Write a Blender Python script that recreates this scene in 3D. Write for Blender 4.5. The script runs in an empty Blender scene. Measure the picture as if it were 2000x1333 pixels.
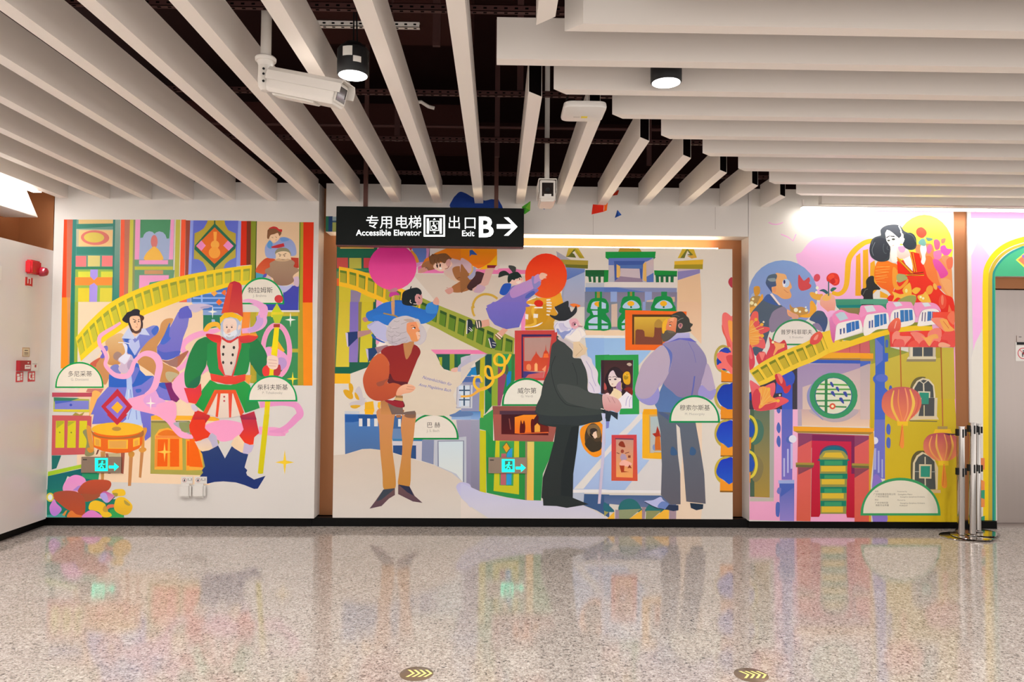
import bpy, bmesh, math, random
from mathutils import Vector, Matrix, noise as mnoise
from mathutils.geometry import tessellate_polygon
random.seed(7)
PI = math.pi
scn = bpy.context.scene
COL = scn.collection

# ---------------------------------------------------------------- camera
F = 1410.0; PSI = .01958; TH = .0317; ROLL = .008; HC = 1.5      # focal length in pixels of a 2000 px wide frame
FW = Vector((math.sin(PSI)*math.cos(TH), math.cos(PSI)*math.cos(TH), math.sin(TH)))
R0 = Vector((math.cos(PSI), -math.sin(PSI), 0)); U0 = R0.cross(FW)
RT = math.cos(ROLL)*R0 + math.sin(ROLL)*U0
UP = -math.sin(ROLL)*R0 + math.cos(ROLL)*U0
cam_d = bpy.data.cameras.new('camera'); cam = bpy.data.objects.new('camera', cam_d); COL.objects.link(cam)
cam_d.sensor_width = 36; cam_d.lens = F/2000*36; cam_d.clip_start = .05
m = Matrix((RT, UP, -FW)).transposed().to_4x4(); m.translation = (0, 0, HC)
cam.matrix_world = m
scn.camera = cam

def ray(px, py):
    return FW + (px-1000)/F*RT - (py-666.5)/F*UP
def at_y(px, py, Y):
    d = ray(px, py); t = Y/d.y; return Vector((d.x*t, Y, HC+d.z*t))
def at_z(px, py, Z):
    d = ray(px, py); t = (Z-HC)/d.z; return Vector((d.x*t, d.y*t, Z))
def at_x(px, py, X):
    d = ray(px, py); t = X/d.x; return Vector((X, d.y*t, HC+d.z*t))

# ---------------------------------------------------------------- world, light, exposure
scn.view_settings.view_transform = 'Standard'
scn.view_settings.look = 'None'
scn.view_settings.exposure = 0.49
scn.view_settings.gamma = 1.0
scn.view_settings.use_curve_mapping = False
w = bpy.data.worlds.new('world'); scn.world = w; w.use_nodes = True
# added glow for the unseen hall: strongest below to brighten slat undersides, dimmer above
wn = w.node_tree; bg = wn.nodes['Background']; bg.inputs[1].default_value = 1.0
tcw = wn.nodes.new('ShaderNodeTexCoord'); sxw = wn.nodes.new('ShaderNodeSeparateXYZ'); rw = wn.nodes.new('ShaderNodeValToRGB'); mw = wn.nodes.new('ShaderNodeMapRange')
mw.inputs[1].default_value = -1; mw.inputs[2].default_value = 1
wn.links.new(tcw.outputs['Generated'], sxw.inputs[0]); wn.links.new(sxw.outputs[2], mw.inputs[0]); wn.links.new(mw.outputs[0], rw.inputs[0]); wn.links.new(rw.outputs[0], bg.inputs[0])
rw.color_ramp.elements[0].position = .0; rw.color_ramp.elements[0].color = (1.45, 1.38, 1.31, 1)
rw.color_ramp.elements[1].position = 1.0; rw.color_ramp.elements[1].color = (.35, .33, .31, 1)
for p_, c_ in ((.47, (1.28, 1.22, 1.17)), (.53, (.50, .485, .465))):
    q_ = rw.color_ramp.elements.new(p_); q_.color = (*c_, 1)

def lamp_area(name, loc, sx, sy, power, col=(1, .97, .94), rot=(0, 0, 0), shape='RECTANGLE', spread=PI):
    d = bpy.data.lights.new(name, 'AREA'); d.shape = shape; d.size = sx
    if shape in ('RECTANGLE', 'ELLIPSE'): d.size_y = sy
    d.energy = power; d.color = col; d.spread = spread
    o = bpy.data.objects.new(name, d); o.location = loc; o.rotation_euler = rot; COL.objects.link(o)
    return o
# ceiling downlights of the hall: the two in view (their bodies are built below) and the rows behind and beside them
for lx, ly in ((-.75, 3.65), (.86, 3.68)):
    lamp_area('downlight_lamp', (lx, ly, 2.955),   .14, .14, 16, shape='DISK')
for lx in (-3.4, -1.13, 1.13, 3.2, 5.2):
    for ly in (-1.2, 1.5):
        lamp_area('downlight_lamp', (lx, ly, 2.9), .16, .16, 28, shape='DISK')
for lx in (-3.0, 3.3, 5.0):
    lamp_area('downlight_lamp', (lx, 4.1, 2.9), .16, .16, 20, shape='DISK')

# ---------------------------------------------------------------- materials
def lin(c):
    c = c/255
    return c/12.92 if c <= .04045 else ((c+.055)/1.055)**2.4
def hexlin(h):
    h = h.lstrip('#'); return tuple(lin(int(h[i:i+2], 16)) for i in (0, 2, 4))
MATS = {}
def mat(name, col, rough=.5, metal=0., emit=None, es=1., spec=.5, coat=0., trans=0.):
    if name in MATS: return MATS[name]
    m = bpy.data.materials.new(name); m.use_nodes = True
    b = m.node_tree.nodes['Principled BSDF']
    if isinstance(col, str): col = hexlin(col)
    b.inputs['Base Color'].default_value = (*col, 1)
    b.inputs['Roughness'].default_value = rough
    b.inputs['Metallic'].default_value = metal
    b.inputs['Specular IOR Level'].default_value = spec
    if coat: b.inputs['Coat Weight'].default_value = coat; b.inputs['Coat Roughness'].default_value = .1
    if trans: b.inputs['Transmission Weight'].default_value = trans
    if emit is not None:
        if isinstance(emit, str): emit = hexlin(emit)
        b.inputs['Emission Color'].default_value = (*emit, 1); b.inputs['Emission Strength'].default_value = es
    MATS[name] = m
    return m
def noise_tint(m, scale, amount, rough_amount=0., stretch=(1, 1, 1)):
    nt = m.node_tree; b = nt.nodes['Principled BSDF']; base = list(b.inputs['Base Color'].default_value)
    tc = nt.nodes.new('ShaderNodeTexCoord'); mp = nt.nodes.new('ShaderNodeMapping'); mp.inputs['Scale'].default_value = stretch
    n = nt.nodes.new('ShaderNodeTexNoise'); n.inputs['Scale'].default_value = scale; n.inputs['Detail'].default_value = 4
    mx = nt.nodes.new('ShaderNodeMix'); mx.data_type = 'RGBA'
    mx.inputs[6].default_value = (*[c*(1-amount) for c in base[:3]], 1); mx.inputs[7].default_value = (*[min(1, c*(1+amount)) for c in base[:3]], 1)
    nt.links.new(tc.outputs['Object'], mp.inputs[0]); nt.links.new(mp.outputs[0], n.inputs['Vector'])
    nt.links.new(n.outputs['Fac'], mx.inputs[0]); nt.links.new(mx.outputs[2], b.inputs['Base Color'])
    if rough_amount:
        r = b.inputs['Roughness'].default_value
        mr = nt.nodes.new('ShaderNodeMapRange'); mr.inputs[3].default_value = r-rough_amount; mr.inputs[4].default_value = r+rough_amount
        nt.links.new(n.outputs['Fac'], mr.inputs[0]); nt.links.new(mr.outputs[0], b.inputs['Roughness'])
    return m
M_WHITE = noise_tint(mat('white_wall_panel', (.70, .665, .63), .38), 2.5, .015)
M_LEFT = noise_tint(mat('glossy_white_panel', (.70, .665, .64), .22), 2.0, .015)
M_SLAT = noise_tint(mat('white_slat_paint', (.84, .78, .72), .45), 3, .01)
M_BLACK = mat('black_skirting', (.003, .0025, .0025), .4, spec=.12)
M_HOLE_SHADE = mat('hole_shade_black', (.004, .003, .003), .9, spec=0.)  # black that paints the shade inside open slat ends and channel holes
M_COPPER = noise_tint(mat('copper_brown_metal', (.36, .145, .055), .48, .5), 3, .12, .06, (1, 1, .15))
M_VOID = mat('dark_soffit_paint', (.022, .007, .006), .9, spec=.1)
M_CHAN = mat('brown_channel_steel', (.065, .02, .017), .6, .3)
M_DUCT = mat('dark_duct', (.04, .012, .010), .8, spec=.1)
M_STEEL = noise_tint(mat('brushed_steel', (.48, .41, .38), .33, .9), 30, .04, .05, (1, 1, .02))
M_CHROME = mat('polished_chrome', (.52, .48, .45), .12, 1.)
M_RUB = mat('black_plastic', (.006, .006, .007), .45, spec=.25)
M_PLAST = mat('white_plastic', (.72, .69, .65), .35)
M_CAMW = mat('camera_white_metal', (.68, .64, .59), .4)
M_RED = mat('red_plastic', (.55, .012, .02), .25)
M_LED = mat('led_white', (1, 1, 1), .5, emit=(1, .97, .93), es=7)
M_LAMP = mat('downlight_diffuser', (1, 1, 1), .5, emit=(1, .98, .95), es=9)
M_WARM = mat('led_warm', (1, 1, 1), .5, emit=(1, .80, .50), es=9)
M_GLASS = mat('dark_lens_glass', (.02, .015, .015), .06, spec=.8)
def terrazzo():
    m = mat('granite_terrazzo', (.5, .45, .42), .085, spec=.6); nt = m.node_tree; b = nt.nodes['Principled BSDF']
    tc = nt.nodes.new('ShaderNodeTexCoord')
    v = nt.nodes.new('ShaderNodeTexVoronoi'); v.inputs['Scale'].default_value = 135
    v2 = nt.nodes.new('ShaderNodeTexVoronoi'); v2.inputs['Scale'].default_value = 72
    r = nt.nodes.new('ShaderNodeValToRGB'); r.color_ramp.interpolation = 'CONSTANT'
    e = r.color_ramp.elements
    e[0].position = 0; e[0].color = (.12, .107, .099, 1)
    e[1].position = .14; e[1].color = (.28, .245, .22, 1)
    for p, c in ((.34, (.42, .365, .325, 1)), (.60, (.51, .455, .415, 1)), (.82, (.63, .58, .54, 1))):
        q = e.new(p); q.color = c
    sep = nt.nodes.new('ShaderNodeSeparateColor'); sep2 = nt.nodes.new('ShaderNodeSeparateColor')
    mx = nt.nodes.new('ShaderNodeMix'); mx.data_type = 'FLOAT'; mx.inputs[0].default_value = .35
    nt.links.new(tc.outputs['Object'], v.inputs['Vector']); nt.links.new(tc.outputs['Object'], v2.inputs['Vector'])
    nt.links.new(v.outputs['Color'], sep.inputs[0]); nt.links.new(v2.outputs['Color'], sep2.inputs[0])
    nt.links.new(sep.outputs[0], mx.inputs[2]); nt.links.new(sep2.outputs[0], mx.inputs[3])
    nt.links.new(mx.outputs[0], r.inputs[0])
    n = nt.nodes.new('ShaderNodeTexNoise'); n.inputs['Scale'].default_value = 1.3
    mr = nt.nodes.new('ShaderNodeMapRange'); mr.inputs[3].default_value = .90; mr.inputs[4].default_value = 1.10
    mm = nt.nodes.new('ShaderNodeVectorMath'); mm.operation = 'SCALE'
    nt.links.new(tc.outputs['Object'], n.inputs['Vector']); nt.links.new(n.outputs['Fac'], mr.inputs[0])
    nt.links.new(r.outputs[0], mm.inputs[0]); nt.links.new(mr.outputs[0], mm.inputs['Scale'])
    nt.links.new(mm.outputs[0], b.inputs['Base Color'])
    return m
M_FLOOR = terrazzo()
def print_mat():
    m = bpy.data.materials.new('printed_vinyl'); m.use_nodes = True; nt = m.node_tree; b = nt.nodes['Principled BSDF']
    a = nt.nodes.new('ShaderNodeAttribute'); a.attribute_name = 'print_colour'
    n = nt.nodes.new('ShaderNodeTexNoise'); n.inputs['Scale'].default_value = 6
    mr = nt.nodes.new('ShaderNodeMapRange'); mr.inputs[3].default_value = .97; mr.inputs[4].default_value = 1.03
    mm = nt.nodes.new('ShaderNodeVectorMath'); mm.operation = 'SCALE'
    nt.links.new(n.outputs['Fac'], mr.inputs[0]); nt.links.new(a.outputs['Color'], mm.inputs[0]); nt.links.new(mr.outputs[0], mm.inputs['Scale'])
    nt.links.new(mm.outputs[0], b.inputs['Base Color']); b.inputs['Roughness'].default_value = .6
    b.inputs['Specular IOR Level'].default_value = .14
    return m
M_PRINT = print_mat()

# ---------------------------------------------------------------- mesh helpers
class MB:
    def __init__(s): s.v = []; s.f = []; s.m = []
    def add(s, vs, fs, mi=0):
        k = len(s.v); s.v += [Vector(p) for p in vs]; s.f += [tuple(i+k for i in f) for f in fs]; s.m += [mi]*len(fs); return s
    def box(s, x0, x1, y0, y1, z0, z1, mi=0):
        return s.add([(x0,y0,z0),(x1,y0,z0),(x1,y1,z0),(x0,y1,z0),(x0,y0,z1),(x1,y0,z1),(x1,y1,z1),(x0,y1,z1)],
                     [(0,3,2,1),(4,5,6,7),(0,1,5,4),(1,2,6,5),(2,3,7,6),(3,0,4,7)], mi)
    def prism(s, pts, z0, z1, mi=0):                    # pts: (x, y), counter-clockwise
        n = len(pts)
        return s.add([(x, y, z0) for x, y in pts]+[(x, y, z1) for x, y in pts],
                     [tuple(range(n-1, -1, -1)), tuple(range(n, 2*n))]+[(i, (i+1) % n, n+(i+1) % n, n+i) for i in range(n)], mi)
    def lathe(s, prof, n=32, c=(0, 0, 0), mi=0, axis='z'):   # prof: (r, z)
        vs = []; fs = []
        for r, z in prof:
            for i in range(n):
                a = 2*PI*i/n; p = (r*math.cos(a), r*math.sin(a), z)
                if axis == 'x': p = (p[2], p[0], p[1])
                if axis == 'y': p = (p[0], p[2], p[1])
                vs.append((p[0]+c[0], p[1]+c[1], p[2]+c[2]))
        for k in range(len(prof)-1):
            for i in range(n):
                j = (i+1) % n; fs.append((k*n+i, k*n+j, (k+1)*n+j, (k+1)*n+i))
        fs.append(tuple(range(n-1, -1, -1))); q = (len(prof)-1)*n; fs.append(tuple(range(q, q+n)))
        return s.add(vs, fs, mi)
    def tube(s, pts, r, n=10, mi=0):
        pts = [Vector(p) for p in pts]; vs = []; fs = []
        for k, p in enumerate(pts):
            d = (pts[min(k+1, len(pts)-1)]-pts[max(k-1, 0)]).normalized()
            a = d.cross(Vector((0, 0, 1)) if abs(d.z) < .9 else Vector((1, 0, 0))).normalized(); b = d.cross(a)
            for i in range(n):
                t = 2*PI*i/n; vs.append(p+(a*math.cos(t)+b*math.sin(t))*r)
        for k in range(len(pts)-1):
            for i in range(n):
                j = (i+1) % n; fs.append((k*n+i, k*n+j, (k+1)*n+j, (k+1)*n+i))
        fs.append(tuple(range(n-1, -1, -1))); q = (len(pts)-1)*n; fs.append(tuple(range(q, q+n)))
        return s.add(vs, fs, mi)
def wloc(o):
    v = Vector((0, 0, 0))
    while o is not None: v += o.location; o = o.parent
    return v
def obj(name, mb, mats, parent=None, bevel=0, seg=2, smooth=False, origin=None):
    me = bpy.data.meshes.new(name)
    off = wloc(parent) if parent else Vector((0, 0, 0))
    o = bpy.data.objects.new(name, me)
    if parent is not None: o.parent = parent
    elif origin is not None: off = Vector(origin); o.location = off
    me.from_pydata([p-off for p in mb.v], [], mb.f)
    if not isinstance(mats, (list, tuple)): mats = [mats]
    for m in mats: me.materials.append(m)
    for p, k in zip(me.polygons, mb.m): p.material_index = k
    bm = bmesh.new(); bm.from_mesh(me); bmesh.ops.recalc_face_normals(bm, faces=bm.faces)
    if bevel: bmesh.ops.bevel(bm, geom=list(bm.edges), offset=bevel, segments=seg, affect='EDGES', clamp_overlap=True)
    bm.to_mesh(me); bm.free()
    if smooth:
        for p in me.polygons: p.use_smooth = True
        me.set_sharp_from_angle(angle=math.radians(38))
    COL.objects.link(o)
    return o
def tag(o, label=None, cat=None, group=None, kind=None):
    if label: o['label'] = label
    if cat: o['category'] = cat
    if group: o['group'] = group
    if kind: o['kind'] = kind
    return o
def thing(name, loc, label, cat, group=None):
    o = bpy.data.objects.new(name, None); COL.objects.link(o); o.location = loc; o.empty_display_size = .1
    return tag(o, label, cat, group)
def struct(name, mb, mats, parent=None, label=None, bevel=0):
    o = obj(name, mb, mats, parent, bevel=bevel)
    if parent is None: o['kind'] = 'structure'
    if label: o['label'] = label
    return o
def boxo(name, b, mats, parent=None, **k):
    return obj(name, MB().box(*b), mats, parent, **k)
def copy_tree(o, parent=None):
    c = o.copy(); COL.objects.link(c)
    if parent is not None: c.parent = parent
    for ch in list(o.children): copy_tree(ch, c)
    return c
ORD = ['first', 'second', 'third', 'fourth', 'fifth', 'sixth', 'seventh', 'eighth', 'ninth', 'tenth', 'eleventh', 'twelfth',
       'thirteenth', 'fourteenth', 'fifteenth', 'sixteenth', 'seventeenth', 'eighteenth', 'nineteenth', 'twentieth']

# ---------------------------------------------------------------- flat shapes: lettering, marks and prints on a plane
_txt_cache = {}
def text_tris(body, bold=0.):
    """outline of a line of lettering, one unit tall, left-aligned at the origin: points and triangles"""
    key = (body, bold)
    if key in _txt_cache: return _txt_cache[key]
    cu = bpy.data.curves.new('lettering', 'FONT'); cu.body = body; cu.size = 1; cu.offset = bold; cu.resolution_u = 3
    o = bpy.data.objects.new('lettering', cu); COL.objects.link(o)
    bpy.context.view_layer.update()
    ev = o.evaluated_get(bpy.context.evaluated_depsgraph_get()); me = ev.to_mesh()
    me.calc_loop_triangles()
    vs = [(v.co.x, v.co.y) for v in me.vertices]; ts = [tuple(t.vertices) for t in me.loop_triangles]
    ev.to_mesh_clear(); COL.objects.unlink(o); bpy.data.objects.remove(o); bpy.data.curves.remove(cu)
    _txt_cache[key] = (vs, ts)
    return vs, ts
def catmull(pts, closed=True, n=5):
    out = []; N = len(pts)
    rng = range(N) if closed else range(N-1)
    for i in rng:
        g = (lambda k: pts[k % N]) if closed else (lambda k: pts[max(0, min(N-1, k))])
        p0, p1, p2, p3 = g(i-1), g(i), g(i+1), g(i+2)
        for k in range(n):
            t = k/n; t2 = t*t; t3 = t2*t
            out.append(tuple(.5*((2*p1[j])+(-p0[j]+p2[j])*t+(2*p0[j]-5*p1[j]+4*p2[j]-p3[j])*t2+(-p0[j]+3*p1[j]-3*p2[j]+p3[j])*t3) for j in range(len(p1))))
    if not closed: out.append(pts[-1])
    return out
def clip_poly(pts, box):
    x0, x1, z0, z1 = box
    def cut(P, ax, lim, keep_less):
        out = []
        for i in range(len(P)):
            a, b = P[i], P[(i+1) % len(P)]
            ia = (a[ax] <= lim) if keep_less else (a[ax] >= lim); ib = (b[ax] <= lim) if keep_less else (b[ax] >= lim)
            if ia: out.append(a)
            if ia != ib:
                t = (lim-a[ax])/(b[ax]-a[ax]); q = [a[0]+(b[0]-a[0])*t, a[1]+(b[1]-a[1])*t]; q[ax] = lim; out.append(tuple(q))
        return out
    for ax, lim, less in ((0, x0, False), (0, x1, True), (1, z0, False), (1, z1, True)):
        if not pts: return pts
        pts = cut(pts, ax, lim, less)
    return pts
def tri_poly(pts):
    q = []
    for p in pts:
        if not q or abs(p[0]-q[-1][0])+abs(p[1]-q[-1][1]) > 1e-5: q.append(p)
    if len(q) > 2 and abs(q[0][0]-q[-1][0])+abs(q[0][1]-q[-1][1]) < 1e-5: q.pop()
    if len(q) < 3: return [], []
    try: t = tessellate_polygon([[Vector((p[0], p[1], 0)) for p in q]])
    except Exception: return [], []
    return q, t
def ribbon(pts):                     # pts: (x, y, width) -> closed outline
    L = []; R = []
    for i, p in enumerate(pts):
        a = pts[max(0, i-1)]; b = pts[min(len(pts)-1, i+1)]
        dx, dy = b[0]-a[0], b[1]-a[1]; d = math.hypot(dx, dy) or 1
        nx, ny = -dy/d*p[2]/2, dx/d*p[2]/2
        L.append((p[0]+nx, p[1]+ny)); R.append((p[0]-nx, p[1]-ny))
    return L, R
ALB = 1.08                            # paint albedo relative to the colour noted under the hall's light
def pcol(h):
    return tuple(min(.92, c*ALB) for c in hexlin(h))
CROPS = {'A': (0, 0, 1, 1), 'L1': (80, 420, 6.6655, 6.6655), 'L2': (350, 420, 6.6655, 6.6655), 'L3': (80, 610, 6.348, 6.348), 'L4': (350, 610, 6.348, 6.348),
         'L5': (80, 810, 5.797, 5.797), 'L6': (350, 810, 5.797, 5.797), 'M1': (630, 370, 5.797, 5.797), 'M2': (900, 370, 5.797, 5.797), 'M3': (1180, 370, 5.797, 5.797),
         'M4': (630, 590, 6.0586, 6.0586), 'M5': (900, 590, 6.0586, 6.0586), 'M6': (1180, 590, 6.06, 6.06), 'M7': (630, 800, 5.555, 5.555), 'M8': (900, 800, 5.555, 5.555),
         'M9': (1180, 800, 5.553, 5.553), 'R1': (1450, 400, 6.06, 6.06), 'R2': (1680, 400, 6.059, 6.059), 'R3': (1450, 610, 6.348, 6.348), 'R4': (1680, 610, 6.25, 6.25),
         'R5': (1450, 800, 5.555, 5.555), 'R6': (1700, 780, 4.1667, 4.1667),
         'N1': (1060, 580, 7.464, 7.464), 'N2': (1270, 600, 10.54, 10.54), 'N3': (740, 610, 9.96, 9.96), 'N4': (1170, 700, 6.89, 6.89), 'N5': (420, 610, 14.93, 14.93),
         'N6': (770, 490, 7.08, 7.08), 'N7': (1690, 430, 6.89, 6.89), 'N8': (950, 500, 6.4, 6.4)}
def draw(root, src, to_plane, place, clip=None, col=pcol, step=.00006, base=.0003, material=None, name=None):
    """src: drawing measured on the picture of a flat print; to_plane(px, py) -> (u, v) on the print's plane;
    place(u, v, h) -> world point h off that plane.  Each group line starts a child mesh."""
    placed = []; groups = []; cur = None; crop = 'A'
    def P(x, y, c):
        ox, oy, sx, sy = CROPS[c]; return to_plane(ox+x/sx, oy+y/sy)
    def level(bb):
        lv = 0
        for b, l in placed:
            if l >= lv and bb[0] < b[1] and bb[1] > b[0] and bb[2] < b[3] and bb[3] > b[2]: lv = l+1
        placed.append((bb, lv)); return lv
    def emit(q, tris, c, creep=0):
        if not tris: return
        xs = [p[0] for p in q]; ys = [p[1] for p in q]; bb = (min(xs), max(xs), min(ys), max(ys))
        h = base+level(bb)*step
        if '>' in c: a, b = (col(k) for k in c.split('>')); f = lambda p: (bb[3]-p[1])/max(1e-6, bb[3]-bb[2])
        elif '|' in c: a, b = (col(k) for k in c.split('|')); f = lambda p: (p[0]-bb[0])/max(1e-6, bb[1]-bb[0])
        else: a = b = col(c); f = lambda p: 0
        k = len(cur['v'])
        for i_, p in enumerate(q):
            t = f(p); cur['v'].append(place(p[0], p[1], h+creep*(i_ % (len(q)//2)) if creep else h)); cur['c'].append(tuple(a[i]+(b[i]-a[i])*t for i in range(3)))
        for t in tris: cur['f'].append((t[0]+k, t[1]+k, t[2]+k))
    def fill(pts, c):
        if clip: pts = clip_poly(pts, clip)
        q, t = tri_poly(pts)
        emit(q, t, c)
    def one(line, tk, cmd, c):
        nonlocal crop
        if cmd == 't':           # t colour size x y text  (centre x, baseline y, size = cap-ish height in crop px)
            size, x, y = float(tk[2]), float(tk[3]), float(tk[4]); body = ' '.join(tk[5:]); bold = 0
            if body[:2] == '**': body = body[2:]; bold = .026
            elif body[0] == '*':
                body = body[1:]; bold = .012 if all(ord(k_) < 256 for k_ in body) else 0
            vs, ts = text_tris(body, bold)
            if not ts: return
            wd = max(p[0] for p in vs)-min(p[0] for p in vs)
            q = [P(x+(p[0]-wd/2)*size, y-p[1]*size, crop) for p in vs]; emit(q, ts, c); return
        if cmd == 'T':           # slanted handwriting: colour size x y angle text
            size, x, y, an = (float(k) for k in tk[2:6]); body = ' '.join(tk[6:]); an = math.radians(an)
            vs, ts = text_tris(body, .0)
            wd = max(p[0] for p in vs)-min(p[0] for p in vs)
            q = [((p[0]+p[1]*.28-wd/2)*size*.92, -p[1]*size) for p in vs]
            q = [P(x+a*math.cos(an)-b*math.sin(an), y+a*math.sin(an)+b*math.cos(an), crop) for a, b in q]; emit(q, ts, c); return
        if cmd == 'e':           # ellipse cx cy rx ry [rot]
            cx, cy, rx, ry = map(float, tk[2:6]); rot = math.radians(float(tk[6])) if len(tk) > 6 else 0; n = 28
            fill([P(cx+rx*math.cos(a)*math.cos(rot)-ry*math.sin(a)*math.sin(rot), cy+rx*math.cos(a)*math.sin(rot)+ry*math.sin(a)*math.cos(rot), crop) for a in [2*PI*i/n for i in range(n)]], c); return
        if cmd == 'h':           # half-round plate: rim colour, face colour, x0 x1 base top rim
            c2 = tk[2]; hx0, hx1, hb, ht, rim = map(float, tk[3:8]); n = 30
            for k, cc_, fb in ((0, c, 0), (rim, c2, rim*.85), (-1, None, 0)):
                if cc_ is None: break
                rx_ = (hx1-hx0)/2-k; ry_ = hb-ht-k
                fill([P((hx0+hx1)/2+rx_*math.cos(PI*i/n), (hb-fb)-(ry_-fb)*math.sin(PI*i/n)**.94, crop) for i in range(n+1)], cc_)
            return
        if cmd == 'o':           # ring cx cy rx ry w
            cx, cy, rx, ry, wd = map(float, tk[2:7]); n = 36
            vs = [P(cx+(rx+k)*math.cos(a), cy+(ry+k)*math.sin(a), crop) for k in (-wd/2, wd/2) for a in [2*PI*i/n for i in range(n)]]
            if clip: vs = [(min(max(p[0], clip[0]), clip[1]), min(max(p[1], clip[2]), clip[3])) for p in vs]
            emit(vs, [t for i in range(n) for t in ((i, (i+1) % n, n+i), ((i+1) % n, n+(i+1) % n, n+i))], c); return
        if cmd == 'r':           # rectangle x0 y0 x1 y1
            x0, y0, x1, y1 = map(float, tk[2:6]); fill([P(x0, y0, crop), P(x1, y0, crop), P(x1, y1, crop), P(x0, y1, crop)], c); return
        if cmd == 'x':           # four-pointed star cx cy rx ry
            cx, cy, rx, ry = map(float, tk[2:6]); pts = []
            for i in range(8):
                a = PI/4*i; k = 1 if i % 2 == 0 else .2; pts.append(P(cx+rx*k*math.cos(a), cy+ry*k*math.sin(a), crop))
            fill(pts, c); return
        i = 2; wd = None
        if cmd in 'lL': wd = float(tk[2]); i = 3
        if cmd == 'k': c2, nw = tk[2], int(tk[3]); i = 4
        pts = []; parts = [pts]; cc = crop
        for s in tk[i:]:
            if s[0] == '@': cc = s[1:]; continue
            if s == '/': pts = []; parts.append(pts); continue
            n3 = [float(k) for k in s.split(',')]
            ox, oy, sx, sy = CROPS[cc]
            pts.append((ox+n3[0]/sx, oy+n3[1]/sy)+((n3[2]/sx,) if len(n3) > 2 else ((wd/sx,) if wd else ())))
        pts = parts[0]
        if cmd == 'p': fill([to_plane(*p[:2]) for p in pts], c)
        elif cmd == 's': fill([to_plane(*p[:2]) for p in catmull(pts, True)], c)
        elif cmd in ('l', 'L', 'v'):    # l straight stroke, L and v smooth strokes (v: x,y,width)
            if cmd != 'l': pts = catmull(pts, False)
            Lf, Rt = ribbon(pts); n = len(pts)
            vs = [to_plane(*p) for p in Lf+Rt]
            if clip: vs = [(min(max(p[0], clip[0]), clip[1]), min(max(p[1], clip[2]), clip[3])) for p in vs]
            emit(vs, [t for j in range(n-1) for t in ((j, j+1, n+j), (j+1, n+j+1, n+j))], c, min(1.5e-6, .00005/n))
        elif cmd == 'k':         # railway: upper edge / lower edge, n openings of colour c2 (and its shade)
            top = catmull(parts[0], False, 8); bot = catmull(parts[1], False, 8)
            fill([to_plane(*p) for p in top+bot[::-1]], c)
            def along(q, t):
                ls = [math.hypot(q[j+1][0]-q[j][0], q[j+1][1]-q[j][1]) for j in range(len(q)-1)]; s = t*sum(ls)
                for j, l in enumerate(ls):
                    if s <= l or j == len(ls)-1: u = s/l; return (q[j][0]+(q[j+1][0]-q[j][0])*u, q[j][1]+(q[j+1][1]-q[j][1])*u)
                    s -= l
            ca, cb = c2.split('+')
            for j in range(nw):
                def at(t, v):
                    a = along(top, (j+t)/nw); b = along(bot, (j+t)/nw); return to_plane(a[0]+(b[0]-a[0])*v, a[1]+(b[1]-a[1])*v)
                fill([at(.1, .17), at(.82, .17), at(.82, .78), at(.1, .78)], ca)
                fill([at(.1, .17), at(.82, .17), at(.82, .78), at(.74, .74), at(.74, .29), at(.1, .29)], cb)
    for line in src.split('\n'):
        line = line.split('//')[0].strip()
        if not line: continue
        if line[0] == '#':
            parts = [s.strip() for s in line[1:].split('|')]
            cur = {'name': parts[0], 'label': parts[1] if len(parts) > 1 else None, 'v': [], 'f': [], 'c': []}; groups.append(cur); continue
        if line[0] == '@': crop = line[1:].strip(); continue
        tk = line.split(); cmd = tk[0]; c = tk[1]; crop_was = crop
        if cmd in 'teorx' and tk[2][0] == '@': crop = tk[2][1:]; del tk[2]
        elif cmd in 'lL' and tk[2][0] == '@': tk[2], tk[3] = tk[3], tk[2]
        one(line, tk, cmd, c); crop = crop_was
    made = []
    for g in groups:
        if not g['f']: continue
        me = bpy.data.meshes.new(g['name']); off = wloc(root)
        o = bpy.data.objects.new(g['name'], me); o.parent = root
        me.from_pydata([Vector(p)-off for p in g['v']], [], g['f'])
        at = me.attributes.new('print_colour', 'FLOAT_COLOR', 'POINT')
        for i, cc in enumerate(g['c']): at.data[i].color = (*cc, 1)
        me.materials.append(material or M_PRINT)
        if g['label']: o['label'] = g['label']
        COL.objects.link(o); made.append(o)
    return made

# ================================================================ THE SETTING
YF = 6.62          # front face of the wall panels
YC = 6.68          # front face of the centre panel, set in a niche
YB = 6.82          # copper-lined back of the niches
XL = -4.05         # left side wall
ZT = 3.146         # top of the wall panels
ZS = 2.978         # underside of the ceiling slats
struct('floor', MB().box(-7, 9.5, -2.2, 9.4, -.1, 0), M_FLOOR)
# backing wall, closed up to the soffit
struct('wall_back', MB().box(-5.4, 9.5, 6.95, 7.15, 0, 3.1).box(-5.4, 9.5, 8.6, 8.8, 0, 4.4), M_VOID)
struct('ceiling', MB().box(-6.5, 9.5, -4, 9.4, 4.4, 4.5), M_VOID)
# copper niches: between left and centre panel, behind the centre panel, between right and lift panels
struct('trim_1', MB().box(-1.72, 2.36, YB, YB+.05, .075, 2.75).box(-1.69, -1.585, YB, YB+.05, 2.75, ZT), M_COPPER)
struct('trim_2', MB().box(4.2, 4.441, 6.735, 6.80, .07, ZT), M_COPPER)
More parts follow.
